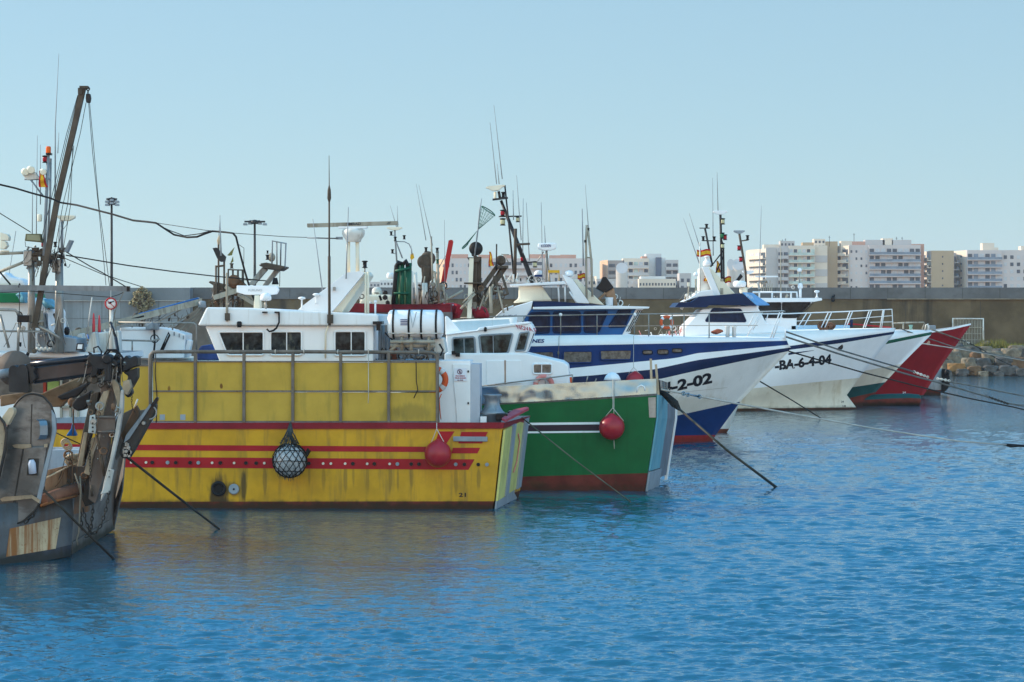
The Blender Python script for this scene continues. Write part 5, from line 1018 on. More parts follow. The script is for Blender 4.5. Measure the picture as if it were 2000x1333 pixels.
for x, y in ((764, 456.5), (789.5, 464), (766.5, 491.5), (772, 467)): navlight(o, E, x, y, 1.4, 4, BLKP, name='lantern')
M(E).poly([(802, 497), (807, 495), (809, 504), (804, 508), (801, 505)], 1.4, 1.5).build('yellow_flag', FLAGY, None, label='small yellow flag on the curved rod of the cream cabin boat', cat='flag')
for q in ([(804, 520), (803, 480)], [(832, 470), (813, 360)], [(845, 480), (818, 362)], [(869.5, 600), (868, 430)], [(775, 445), (762, 402)], [(777, 445), (776, 402)]): whip(t, E, q, 2, .018, .008)
E2 = Fr(840, D=101)
t = thing('fishing_boat', 'rusty trawler gantry with a drum standing among red nets behind the life raft', 'fishing boat', E2, 'fishing boats moored side by side')
m = M(E2).rev(E2.L(829, 512, 1.6), [(.16, 0), (.30, 0), (.30, .5), (.16, .5)], 'y', 18).rev(E2.L(836, 505, 1.8), [(.2, 0), (.3, .1), (.3, .5)], 'y', 14); m.build('net_drum', BRN, t)
m = M(E2).bar((834, 522, 1.6), (823, 600, 1.6), .14, .14).bar((838, 512, 2.6), (830, 590, 2.6), .12, .12).poly([(822, 518), (840, 520), (846, 528), (842, 548), (830, 556), (824, 540)], 1.5, 2.1); m.build('gantry', BRN, t, bevel=.03)
m = M(E2)
for x0, y0, x1, y1 in ((811, 532, 816, 600), (827, 553, 828, 595), (831.5, 553, 833, 595), (803, 530, 804, 600)): m.tube([(x0, y0, 1), (x1, y1, 1)], .07, 6)
m.build('stanchion', OFFW, t)
m = M(E2)
for x0, y0, x1, y1, r in ((842, 462, 846, 580, .04), (854, 490, 857, 590, .06), (848, 530, 858, 595, .05), (866, 560, 872, 600, .05), (820, 600, 830, 540, .03), (838, 560, 870, 500, .02), (846, 600, 905, 568, .06), (810, 600, 878, 583, .04), (872, 575, 874, 600, .03)): m.tube([(x0, y0, 1.2), (x1, y1, 1.2)], r, 5)
m.build('derrick_pole', BEAM, t)
for x, y in ((832, 488), (854, 489)): navlight(t, E2, x, y, 1.2, 4.5, BLKP, name='lantern')
navlight(t, E2, 854.5, 511, 1.1, 4, GRN2, name='lantern')
M(E2).bar((881, 471, 2), (866, 553, 2), .10, .12).tube([(884, 478, 2), (872, 540, 2)], .02, 4).box(878, 469, 884, 473, 1.85, 2.15).build('red_boom', RED, t)
m = M(E2); random.seed(9)
def lump(m, f, pts, off, h=.25, seed=0, mat=None):
    """a slack heap of cloth: noise-displaced pad over a pixel outline"""
    cx = sum(p[0] for p in pts)/len(pts); cy = sum(p[1] for p in pts)/len(pts); n = 6; prev = None
    P = rnd(pts, 6, 2)
    for i in range(n+1):
        s_ = 1-i/n; g = []
        for (x, y) in P:
            q = f.L(cx+(x-cx)*s_**.7, cy+(y-cy)*s_**.7, off-h*(1-s_**2)*2); q += Vector((1, 1, 1))*.10*noise.noise(q*3+Vector((seed, 0, 0))); g.append(m.b.verts.new(q))
        if prev:
            for j in range(len(P)): m.face([prev[j], prev[(j+1) % len(P)], g[(j+1) % len(P)], g[j]], True)
        else:
            gb = [m.b.verts.new(v.co+Vector((0, 1.5, 0))) for v in g]
            for j in range(len(P)): m.face([g[j], g[(j+1) % len(P)], gb[(j+1) % len(P)], gb[j]])
            m.face(gb)
        prev = g
    m.face(prev)
for i, (q, o_) in enumerate(([[(801, 601), (830, 597), (862, 592), (890, 594), (894, 602), (880, 606), (801, 608)], 1.2], [[(862, 598), (876, 590), (888, 592), (905, 602), (900, 620), (870, 625)], 0.6], [[(920, 600), (931, 596), (944, 600), (956, 612), (954, 624), (924, 624)], .8], [[(884, 596), (890, 590), (898, 596), (902, 620), (880, 624)], .5])):
    m = M(E2); lump(m, E2, q, o_, .25, i); m.build('net_pile', TARPR, None, label=['long red tarpaulin heaped behind the green poles', 'red netting heap right of the raft canister top', 'red covered net roll below the disc topped post', 'small red canvas fold between the raft canister and the post'][i], cat='tarpaulin', group='red covers')
M(E2).poly([(824, 606), (832, 596), (836, 606)], .6, 1.2).build('green_cover', GRN2, t)
o = M(E2).ball(880, 600, .4, 10, 6).build('float', paint('white float', (.6, .6, .62), .4), None, label='white and blue float with faded letters above the raft canister', cat='float')
# post with disc and net cones
E3 = Fr(928, D=97)
t = thing('fishing_boat', 'boat with a disc topped net post and rusty gantry left of the blue trawler', 'fishing boat', E3, 'fishing boats moored side by side')
m = M(E3).bar((916.5, 622, 1.4), (921, 505, 1.4), .085, .12); m.build('net_post', CREAM, t)
m = M(E3).bar((924, 590, 1.7), (925, 505, 1.7), .14, .2).bar((934, 600, 2.2), (935, 502, 2.2), .11, .2).poly([(911.5, 503), (925, 503), (929, 499), (938.5, 505), (934, 512), (918, 512)], 1.3, 2.5).box(906, 552, 945, 555, 1.2, 2.5); m.build('net_post', BRN, t, bevel=.02)
M(E3).rev(E3.L(929.5, 486, 1.4), [(.05, -.12), (.12, -.05), (.27, -.05), (.27, .12), (.1, .12)], 'y', 26).tube([(925, 500, 1.6), (929, 490, 1.5)], .1, 6).build('disc', DSTEEL, t)
M(E3).tube([(927, 500, 1.2), (933.5, 450, 1.2), (937, 412, 1.2), (941, 388, 1.2)], [.03, .03, .03, .012], 5).build('marker_pole', GREYP, t)
nt_ = thing('net_cone', 'two green mesh cones point to point flying from the disc topped post', 'net marker', E3)
m = M(E3); ap = E3.L(933, 450, 1.2)
for (cx, cy, ux, uy) in ((952, 415.5, 14.5, 6.5), (910.5, 478, -7.5, 7)):
    c0 = E3.L(cx, cy, 1.2); u = E3.L(cx+ux, cy+uy, 1.2)-c0; v_ = Vector((0, u.length*.8, .05)); rim = [c0+u*cos(2*pi*i/28)+v_*sin(2*pi*i/28)+(c0-ap)*.16*abs(sin(pi*i/28)) for i in range(28)]
    for i in range(0, 28, 2): m.tube([ap, rim[i]], .006, 3)
    for s_ in (.3, .45, .6, .75, .88): m.tube([ap.lerp(r_, s_) for r_ in rim+rim[:1]], .005, 3)
    m.tube(rim+rim[:1], .02, 4)
m.build('mesh', NETG, nt_)
m = M(E3).rev(E3.L(978, 509, 2), [(.1, -.05), (.2, 0), (.2, .35), (.1, .4)], 'y', 18); m.build('net_drum', BRN, t)
m = M(E3)
for a_, b_, w_ in (((933, 574, 1.6), (972, 520, 2), .09), ((944, 586, 1.6), (986, 524, 2), .09), ((938, 592, 2.6), (980, 525, 2.6), .08), ((952, 600, 1.2), (966, 540, 1.6), .05), ((968, 545, 1.5), (980, 600, 1.2), .05), ((978, 530, 1.5), (992, 575, 1.2), .05)): m.bar(a_, b_, w_, w_*1.3)
m.box(968, 519, 993, 524, 1.5, 2.8).build('gantry', BRN, t)
m = M(E3)
for x0, y0, x1, y1, r in ((900, 604, 928, 574, .05), (948, 588, 964, 556, .04), (958, 560, 959, 612, .07), (971, 560, 984, 612, .04), (986, 500, 994, 515, .02), (979, 497, 994, 498, .02), (903, 592, 926, 570, .03), (936, 605, 946, 578, .03)): m.tube([(x0, y0, 1), (x1, y1, 1)], r, 5)
m.build('derrick_pole', BEAM, t)
flag('faded red and yellow flag hanging beside the rusty gantry left of the tall mast', E3, 955, 492, 965, 520, 1.5, True)
M(E3).tube([(969.5, 528, 1.5), (970, 477, 1.5)], .03, 5).build('flag_staff', DSTEEL, t)
rows = [([(880, 626), (1010, 620)], None, 0, 0, 0), ([(880, 700), (1010, 700)], None, 0, 0, 0), ([(880, 888), (1010, 888)], None, 0, 1, .2), ([(880, 895), (1010, 895)], None, 0, 1, .2)]
m, _ = hull(E3, rows, 2.2, 8, drop=.4, deckmi=0); m.build('hull', [WHITE, BOOT], t)
rows = [([(790, 640), (905, 640)], None, 0, 0, 0), ([(790, 870), (905, 870)], None, 0, 0, 0), ([(790, 880), (905, 880)], None, 0, 0, 0)]
m, _ = hull(E2, rows, 2.2, 8, drop=.4, deckmi=0); m.build('hull', [OFFW], [o for o in bpy.data.objects if o.get('label', '').startswith('rusty trawler gantry')][0])
# ================================================================ TRAWLER WITH BLUE BOOM
U = Fr(400, D=92)
t = thing('fishing_boat', 'trawler with slanted platform gantry and long boom behind the yellow wheelhouse', 'fishing boat', U, 'fishing boats moored side by side')
rows = [([(230, 700), (640, 700)], None, 0, 0, 0), ([(230, 880), (640, 880)], None, 0, 1, .2), ([(230, 905), (640, 905)], None, 0, 1, .2)]
m, _ = hull(U, rows, 2.4, 8, drop=.4, deckmi=0); m.build('hull', [OFFW, BOOT], t)
M(U).poly([(483, 557), (497, 557), (523, 527), (512, 522)], 1.2, 1.5).poly([(512, 558), (523, 558), (548, 527), (538, 524)], 2.6, 2.9).build('gantry_leg', paint('grey green gantry', (.27, .27, .25), .6, .2, .5, (.1, .06, .04)), t, bevel=.03)
M(U).poly([(508, 515), (520, 513), (554, 520), (556, 522), (545, 529), (514, 525)], 1.0, 3.0).poly([(505, 518), (512, 516), (511, 522)], 1, 1.3).build('platform', BRN, t, bevel=.03)
M(U).tube([(531, 521, 1.2), (532, 471, 1.2), (558.5, 476, 1.4), (556.5, 523, 1.4), (549, 521, 1.3)], .035, 6).tube([(541, 518, 1.3), (540.5, 473, 1.3)], .03, 5).tube([(548, 519, 1.3), (549, 474, 1.3)], .03, 5).build('safety_cage', GREYP, t)
M(U).ball(530.5, 503, 2, 7.5, 9).build('round_lamp', BEAM, t); navlight(t, U, 522.5, 503, 1.6, 5, BLKP, name='lantern'); navlight(t, U, 522.5, 493, 1.6, 3, BLKP, name='lantern')
M(U).tube([(537.5, 543, 1), (537.5, 556, 1)], [.08, .14], 6).tube([(548, 488, 1.1), (546, 560, 1.1)], .015, 4).build('hook_block', BLKP, t)
m = M(U)
for x, y0 in ((422, 519), (427, 470), (438, 505), (443, 535), (455, 528), (465, 528), (474, 527)): m.tube([(x, 600, 1.6), (x, y0, 1.6)], .04, 5)
m.tube([(422, 521, 1.6), (438, 519, 1.6)], .04, 5).tube([(446, 556, 1.6), (446, 527, 1.6), (475, 528, 1.6), (475, 556, 1.6)], .04, 5).tube([(476, 528, 1.6), (476.5, 485, 1.6), (462, 475, 1.6)], .015, 4).tube([(446, 546, 1.6), (520, 549, 1.6)], .02, 4)
m.build('post_frame', BRN, t)
M(U).poly([(415, 485), (423, 484), (441, 502), (439, 511), (431, 512), (424, 505)], 1.4, 1.6).build('tilted_panel', DSTEEL, t)
M(U).rev(U.L(456, 548, 1.4), [(.1, 0), (.21, 0), (.21, .5), (.1, .5)], 'y', 18).poly([(446, 540), (468, 546), (478, 557), (478, 562), (446, 562)], 1.5, 2.2).build('net_drum', RUST, t)
M(U).poly([(416, 554), (424, 553), (424, 581), (416, 580)], 1.3, 1.8).poly([(407, 552), (410, 549), (440, 556), (470, 562), (470, 575), (430, 570), (420, 560)], 1.6, 2.6).build('winch_frame', BRN, t, bevel=.03)
M(U).bar((417, 582, 1.2), (480, 563, 1.4), .09, .1).bar((440, 560, 1.5), (500, 596, 1.5), .07, .08).bar((470, 556, 1.8), (430, 600, 1.8), .06, .08).bar((455, 556, 1.8), (520, 600, 1.8), .07, .08).build('brace', BEAM, t)
whip(t, U, [(427, 472), (430, 421)], 1.6, .02, .01); M(U).tube([(427, 480, 1.6), (427, 470, 1.6), (428, 460, 1.6)], [.03, .07, .02], 6).build('whip_base', WOOD, t)
navlight(t, U, 452.5, 520, 1.6, 5, BRN, name='lantern')
for q, lab in (([(444, 499), (458, 483), (453, 499), (447, 500)], 'larger faded yellow-green pennant on the thin pole above the drum'), ([(449, 517), (455, 501), (456, 511), (452, 514)], 'smaller faded pennant just above the round drum')): M(U).poly(q, 1.6, 1.63).build('pennant', paint('faded pennant', (.18, .17, .06), .9), None, label=lab, cat='pennant', group='pennants')
bm_ = M(U).bar((115, 660, -3.5), (391, 590, 1), .11, .14); bm_.build('boom', BEAM, t); M(U).tube([(273, 617, -.9), (387, 586, .9)], .09, 8).build('blue_boom_tip', BLUE2, t); M(U).tube([(120, 655, -3.4), (280, 618, -1)], .05, 6).build('boom_cable', BLKP, t)
M(U).lz(395, .6, [(6, 602), (8, 600), (7, 590), (4, 588)], 10).ball(388, 584, .9, 3).build('boom_foot', GREYP, t); M(U).ball(273, 617, -.9, 3).build('boom_joint', GREYP, t)
m = M(U)
for a_, b_ in (((235, 700, -1), (392, 600, .5)), ((300, 700, -1), (396, 600, .5)), ((270, 650, -1), (395, 583, 1)), ((330, 660, 0), (400, 608, .5)), ((350, 660, 0), (402, 608, .5)), ((280, 690, 0), (396, 604, .5))): m.tube([a_, b_], .025, 4)
m.build('stay_wires', ROPE, t)
M(U).poly([(312, 690), (340, 640), (388, 600), (402, 640), (420, 700)], 1.5, 3).build('dark_deckhouse', paint('brown deckhouse', (.16, .14, .12), .8, .2), t, bevel=.03)
cb = thing('deck_container', 'white box container with rounded right end and catches behind the yellow bow', 'container', U)
M(U).poly(rnd([(234, 700), (234, 640), (300, 640), (318, 641), (340, 646), (362, 653), (360, 700)], 3), -1.6, .4).build('casing', WHITE2, cb, bevel=.03)
for x, y in ((340, 652), (350, 655), (358, 659)): M(U).box(x-1, y-3, x+1, y+4, -1.66, -1.6).build('catch', GREYP, cb)
M(U).box(235, 644.5, 302, 645.2, -1.62, -1.6).build('seam', GREYP, cb)
M(U).poly([(366, 663), (375, 666), (370, 690), (360, 688)], -1.4, -1.0).build('white_fin', WHITE2, cb, bevel=.02)
M(U).box(284, 632, 308, 645, -2, -1.5).poly([(286, 636), (298, 628), (300, 642), (290, 645)], -2.1, -2.0).build('flood_lamp', GREYP, cb, bevel=.03)
M(U).tube([(301, 645, -1.9), (302, 672, -1.9), (299, 700, -1.9)], .04, 5).tube([(312, 690, -1.8), (329, 650, -1.8), (331, 655, -1.8), (315, 690, -1.8)], .04, 5).torus(U.L(302, 662, -1.95), .14, .02, n=14).build('cable', BLKP, cb)
rail(t, U, [(230, 630), (378, 631), (383, 635), (383.5, 700)], [(258, 631, 258, 640), (337, 631, 337, 645)], -1.9, .035)
rail(t, U, [(130, 664), (190, 664), (298, 666), (312, 662)], [(258, 665, 258, 688), (162, 664, 162, 690)], -2.6, .035)
M(U).poly([(384, 690), (392, 676), (410, 673), (424, 690), (426, 704), (384, 704)], -2.6, -1).build('blue_cover', paint('blue tarpaulin', (.03, .055, .17), .7, .3, bump=.3), None, label='blue tarpaulin behind the left front of the white wheelhouse', cat='tarpaulin', bevel=.05)
# ================================================================ WHITE BOAT WITH TWIN PILLARS
Z = Fr(100, D=82)
t = thing('fishing_boat', 'white and green boat with twin grey gantry pillars and a tall dark derrick', 'fishing boat', Z, 'fishing boats moored side by side')
rows = [([(-260, 685), (60, 686), (238, 690)], None, 0, 0, 0), ([(-260, 697), (60, 698), (238, 701)], None, 0, 1, .0), ([(-260, 699), (60, 700), (238, 703)], None, 0, 2, .35), ([(-260, 780), (238, 780)], None, 0, 0, .35), ([(-260, 920), (238, 920)], None, 0, 3, .3), ([(-260, 940), (238, 940)], None, 0, 3, .3)]
m, _ = hull(Z, rows, 2.4, 10, drop=.25, deckmi=4); m.build('hull', [WHITE2, paint('tan rubbing strake', (.40, .27, .18), .7), paint('dark opening under the deck', (.16, .13, .11), .9, .4), BOOT, GREYP], t)
for i, (x0, x1, c_) in enumerate(((72, 92, (.35, .03, .03)), (96, 112, (.02, .08, .05)), (84, 90, (.35, .04, .02)), (92, 116, (.22, .26, .07)))):
    M(Z).box(x0, 703 if i < 2 else 745, x1, 712 if i < 2 else 775, .2, .34).build('stowed_gear', paint('stowed gear %d' % i, c_, .8, .3), t, bevel=.03)
m = M(Z)
for x in (117, 135, 150): m.box(x, 742, x+4, 822, .15, .3)
m.box(117, 793, 150, 797, .15, .3).build('shelter_frame', BEAM, t)
m = M(Z)
for x in (134, 156): m.torus(Z.L(x, 822, 0), .1, .03, n=14)
m.build('rail_hoops', OFFW, t)
cb = M(Z).poly([(-220, 700), (-220, 582), (48, 580), (86, 592), (95, 610), (100, 690), (70, 700)], .8, 4).build('cabin', WHITE2, t, bevel=.08)
M(Z).poly([(-230, 571), (47, 573), (50, 592), (-230, 590)], .5, 4.2).build('green_roof', paint('green roof edge', (.01, .18, .07), .5), t, bevel=.03)
for q, lab in (([(29, 575), (40, 572), (50, 580), (51, 592), (40, 590), (36, 582)], 'cyan cloth folded over the green roof edge'), ([(80, 582), (98, 592), (108, 600), (107, 606), (92, 600), (79, 594)], 'cyan and green cloth between the two grey pillars')):
    m = M(Z); lump(m, Z, q, .3, .1, 3); m.build('cloth', CYAN, None, label=lab, cat='cloth', group='cyan cloths')
M(Z).poly([(72, 650), (126, 658), (150, 662), (152, 688), (72, 688)], -.4, 1.5).build('grey_deck_box', GREYP, t, bevel=.04)
for x0, x1, hx0, hx1, y0 in ((55, 68, 45.5, 56, 490), (108, 123.5, 101, 112, 508)):
    o = M(Z).rev(Z.L((x0+x1)/2, 690, -.6), [((x1-x0)/2*Z.k*1.15, 0), ((x1-x0)/2*Z.k*1.1, (690-y0)*Z.k*.5), ((x1-x0)/2*Z.k*.95, (690-y0)*Z.k)], 'z', 18).build('gantry_pillar', STEEL, t)
    M(Z).box(hx0, y0-1, hx1+6, y0+30 if x0 == 55 else y0+25, -.8, -.35).build('pillar_head', STEEL, o, bevel=.03)
M(Z).tube([(45, 494, -.6), (0, 496, -.6), (-80, 498, -.6)], .05, 6).tube([(45, 513, -.6), (0, 531, -.6)], .05, 6).tube([(60, 497, -.6), (115, 500, -.6)], .07, 6).build('crossbar', BEAM, t)
random.seed(4); m = M(Z)
for i in range(40): x = 66+R()*60; y = 486+R()*22; m.bx(Z.L(x, y, -.9+R()*.5), (.03+.05*R(), .04, .03+.05*R()))
for i in range(14): x = 66+R()*50; m.tube([(x, 490+R()*10, -.8), (x+R()*8-4, 505+R()*10, -.9), (x+R()*20-10, 520+R()*35, -.8)], .015, 4)
m.build('gantry_fittings', BRN, t)
for x in (74, 98): navlight(t, Z, x+10, 478, -.7, 5, BLKP, LAMPR if x == 74 else None, name='lantern')
m = M(Z).poly([(50, 457), (79, 457), (82, 474), (48, 471)], -1.2, -.9); o = m.build('floodlight', paint('olive lamp case', (.12, .115, .06), .5, .2), t, bevel=.02); M(Z).poly([(53, 459), (77, 459.5), (79, 471), (52, 469)], -1.22, -1.21).build('lens', paint('lamp glass', (.25, .25, .16), .15), o)
M(Z).tube([(49, 472, -1), (50, 482, -1), (62, 484, -1)], .012, 4).build('wire', BLKP, t)
M(Z).poly([(125, 491), (135, 469), (141, 470), (130, 494)], -1, -.6).build('tilted_plate', GREYP, t)
# derrick
o = M(Z).bar((163, 170, -1.6), (110, 400, -1.5), .085, .10).bar((110, 400, -1.5), (68, 640, -1.2), .085, .10).build('derrick', BRN, t)
M(Z).box(152, 172, 160, 185, -1.75, -1.45).box(155, 168, 171, 173, -1.75, -1.45).build('derrick_head', BRN, o); M(Z).torus(Z.L(172, 174, -1.6), .05, .018, n=12).tube([(172, 176, -1.6), (171.5, 183, -1.6)], .025, 5).build('hook', DSTEEL, o); M(Z).poly([(167.5, 183), (175.5, 183), (177, 192), (175.5, 201), (168, 201), (167, 192)], -1.7, -1.5).build('hook_block', DSTEEL, o, bevel=.03)
m = M(Z)
for q in ([(168, 201), (157, 260), (123, 400), (105, 500), (85, 560)], [(173, 201), (181, 300), (192, 400), (200, 480), (207, 558)], [(175, 201), (184, 300), (193, 400), (204, 480), (214, 560)], [(152, 186), (130, 262), (100, 390), (80, 470)], [(153, 186), (133, 262), (104, 390)], [(155, 190), (138, 262), (108, 390), (95, 450)], [(144, 285), (132, 400), (110, 500), (84, 560)], [(142, 290), (138, 400), (118, 520)]): m.tube([(x, y, -1.5) for x, y in q], .012, 4)
m.build('derrick_wires', ROPED, t)
o = M(Z).tube([(94, 303, -.9), (90, 400, -.9), (86, 500, -.9)], .055, 7).tube([(99, 310, -.8), (98, 380, -.8), (92, 500, -.8)], .04, 6).tube([(60, 352, -.9), (84, 383, -.9)], .03, 5).tube([(48, 350, -.9), (98, 350, -.9)], .04, 5).build('light_mast', GREYP, t)
m = M(Z).lz(94.5, -.9, [(4.5, 301), (5, 299), (5, 288), (4, 286.5), (1, 286)], 14).build('orange_beacon', LAMPO, o); M(Z).box(89.5, 299, 99.5, 303, -1.0, -.75).build('beacon_base', BLKP, o)
navlight(o, Z, 88, 311.5, -.9, 7, BLKP, LAMPR, 'lantern'); M(Z).lz(77.5, -.9, [(4, 433), (4.5, 431), (4.5, 421), (4, 419)], 10).build('lantern', CREAM, o)
for x, y, r_ in ((49, 336, 7.5), (60, 332, 8), (84, 336, 6.5)): M(Z).rev(Z.L(x, y, -1.0), [(r_*Z.k*.75, -.12), (r_*Z.k, -.06), (r_*Z.k*.9, .12), (r_*Z.k*.4, .22)], Vector((-.35, 1, .15)).normalized(), 16).build('round_floodlight', CREAM, o)
M(Z).poly([(42, 340), (68, 336), (78, 350), (52, 352)], -.95, -.7).build('lamp_bracket', OFFW, o, bevel=.02)
flag('ragged orange flag wrapped on the mast under the red lantern', Z, 76, 334, 94, 366, -1.1, True)
for q, r0 in (([(108, 400), (108, 248), (115, 105)], .03), ([(71, 460), (73, 265)], .018), ([(63, 460), (64, 330)], .018), ([(79, 400), (79, 283)], .018), ([(113, 300), (115, 259)], .015)):
    M(Z).tube([(x, y, -.8) for x, y in q], [r0, .008], 5).build('whip_antenna', GREYP, t)
dish(t, Z, 112, 146, 424, -.8, 6, CREAM, name='radar_scanner'); M(Z).tube([(121, 500, -.8), (121, 430, -.8)], .05, 6).tube([(115, 490, -.8), (115.5, 440, -.8)], .02, 5).tube([(132, 432, -.8), (130, 440, -.8), (122, 450, -.8)], .012, 4).build('radar_post', GREYP, t)
M(Z).poly([(0, 454), (14, 458), (17, 463), (16, 470), (0, 470)], -.8, -.4).poly([(0, 470), (10, 472), (14, 480), (8, 487), (0, 487)], -.8, -.4).tube([(0, 491, -.6), (18, 491, -.6)], .03, 5).build('radar_turret', CREAM, t, bevel=.04)
M(Z).tube([(31, 452, -.6), (18, 535, -.6)], .012, 4).build('whip_antenna', GREYP, t)
bm_ = M(Z).bar((-60, 561.5, -1.6), (249, 564.5, -1.6), .085, .10); o = bm_.build('horizontal_boom', paint('blue grey steel boom', (.20, .21, .22), .5, .2, .3, metal=.2), t); M(Z).box(247.5, 559.5, 252, 570, -1.75, -1.45).torus(Z.L(38, 560, -1.6), .09, .02, Vector((1, 0, 0))).build('boom_end', BLKP, o)
M(Z).tube([(0, 572, -1.5), (60, 569, -1.5), (215, 581, -1.5), (232, 576, -1.5), (242, 571, -1.5)], .015, 4).tube([(38, 571, -1.5), (38, 600, -1.5), (36, 640, -1.5)], .015, 4).build('boom_wire', BLKP, o)
o = M(Z).box(33, 616, 56, 630, -1.5, -1.0).build('deck_spotlight', BLKP, t, bevel=.03); M(Z).tube([(40, 630, -1.2), (36, 650, -1.2), (35, 688, -1.2)], .05, 6).tube([(60, 632, -1.2), (85, 627, -1.2)], .04, 5).build('bracket', STEEL, o)
rail(t, Z, [(-60, 603), (0, 605), (30, 606), (42, 618)], [(0, 615, 17, 680)], -1.2, .05); rail(t, Z, [(-60, 648), (0, 647), (92, 648)], [(93, 648, 107, 685)], -1.2, .035); rail(t, Z, [(68, 634), (95, 647), (117, 662)], [], -1.2, .06)
M(Z).lz(77, -.8, [(7, 640), (8, 630), (8, 615), (6, 608), (2, 606)], 12).build('ventilator', BEAM, t); M(Z).box(78, 612, 90, 655, -.6, -.2).build('grey_case', GREYP, t, bevel=.05)
m = M(Z)
for i in range(7): m.ball(73+i*4.2, 681+(i % 2)*2, -1.0, 3.2, 3.2, 12)
m.build('cork_floats', OFFW, None, label='row of small white floats on the white deck edge at left', cat='floats')
M(Z).poly([(-10, 545), (10, 530), (16, 540), (44, 545), (50, 560), (-10, 560)], 1, 2).build('covered_gear', WHITE2, t, bevel=.1)
# things on deck between the two boats
M(Z).poly([(165, 690), (178, 650), (186, 648), (192, 690)], .2, .9).poly([(150, 688), (150, 655), (160, 650), (168, 690)], 1, 1.6).poly([(190, 650), (232, 646), (234, 690), (188, 690)], 1.4, 2).build('deck_boxes', OFFW, t, bevel=.05)
m = M(Z).poly([(150, 671), (163, 671), (162, 685), (148, 685)], -.9, -.8); o = m.build('deck_lamp', BLKP, t); M(Z).poly([(152, 673), (161, 673), (160, 682), (151, 682)], -.93, -.9).build('lens', WHITE2, o)
for x, y in ((183, 612), (194, 616)): M(Z).lz(x, 1.8, [(3, 650), (3, 640), (2.2, y+10), (1, y)], 10).build('marker_flag_roll', paint('pink red roll', (.6, .07, .08), .7), None, label='rolled red marker flag, %s of the pair under the round sign' % ('taller left' if x == 183 else 'shorter right'), cat='marker flag', group='rolled marker flags')
M(Z).tube([(170, 650, 1.8), (180, 581, 1.8)], .02, 5).build('whip_antenna', OFFW, t)
# round sign on its post
f = Fr(217, D=79)
t = thing('sign', 'round white sign with red ring and slash hanging below the grey boom end', 'sign', f)
M(f).rev(f.L(216.5, 593.5, 0), [(.0, 0), (.185, 0), (.185, .02), (0, .02)], 'y', 30).build('disc', WHITE2, t); M(f).torus(f.L(216.5, 593.5, -.01), .175, .02, n=30, m=6).tube([(210, 588, -.02), (224, 601, -.02)], .012, 4).build('ring', RED, t)
M(f).poly([(210.5, 592), (214, 589.5), (219, 589), (223, 588), (223, 589.5), (218, 591.5), (217, 594), (213, 594)], -.02, -.01).build('pictogram', INK, t)
M(f).tube([(216.5, 568, .0), (216.5, 583, .0)], .01, 4).tube([(217.5, 604, .1), (217.5, 690, .1)], .06, 7).build('post', OFFW, t)
m = M(f).tube([(212, 604, 0), (213, 628, 0), (214, 640, 0)], .015, 4).tube([(242, 570, -.2), (226, 604, -.2), (216, 650, -.2), (206, 690, -.2)], .015, 4).tube([(222, 604, 0), (232, 690, 0)], .012, 4).build('hoisting_rope', ROPE, None, label='thin ropes hanging down past the round sign', cat='rope')
# wires overhead
WI = 'overhead wires'
rope('power_cable', 'thick black cable sagging from the left edge to the white wheelhouse roof', [(-20, 357, 78), (0, 361, 78), (30, 368, 78), (60, 377, 78), (100, 388, 77.5), (118, 396, 77.5), (150, 401, 77), (185, 410, 76), (220, 419, 75.5), (260, 431, 75), (290, 434, 74.5), (305, 436, 74), (320, 446, 74), (340, 459, 74), (365, 464, 73.5), (385, 463, 73), (400, 457, 73), (415, 452, 73), (440, 454, 72.5), (455, 456, 72), (461, 463, 72), (468, 492, 72), (478, 530, 72), (490, 570, 72), (504, 604, 71.8)], .030, BLK, 'cable', WI)
rope('stay_wire', 'thin wire from the black cable across to the radar pedestal', [(300, 435, 74), (400, 450, 73), (460, 456, 72.5), (560, 463, 72.3), (660, 466, 72)], .009, BLK, 'wire', WI)
rope('power_cable', 'second strand of the sagging cable above the lamp mast', [(300, 435, 74.1), (330, 450, 74.1), (360, 461, 74), (390, 457, 73.5), (412, 451, 73.1)], .014, BLK, 'cable', WI)
rope('stay_wire', 'long dark wire from the left pillars down behind the yellow wheelhouse', [(129, 499, 81), (250, 519, 84), (340, 531, 87), (420, 540, 90), (520, 549, 93)], .022, ROPED, 'wire', WI)
rope('stay_wire', 'wire from the pillar head to the end of the grey boom', [(130, 493, 81), (175, 520, 80.5), (200, 533, 80.5), (225, 548, 80.3), (245, 560, 80.3)], .02, ROPED, 'wire', WI)
rope('stay_wire', 'thin wire from the pillars over the sea wall bush', [(127, 505, 81), (200, 536, 80.5), (275, 560, 90)], .014, ROPED, 'wire', WI)
rope('stay_wire', 'dark wire coming in from the left edge down to the floodlight', [(-20, 405, 80), (0, 417, 80), (60, 454, 81)], .016, ROPED, 'wire', WI)
rope('stay_wire', 'dark stay at the left edge above the white cabin', [(-20, 520, 80), (0, 532, 80), (20, 556, 80.4)], .03, ROPED, 'wire', WI)
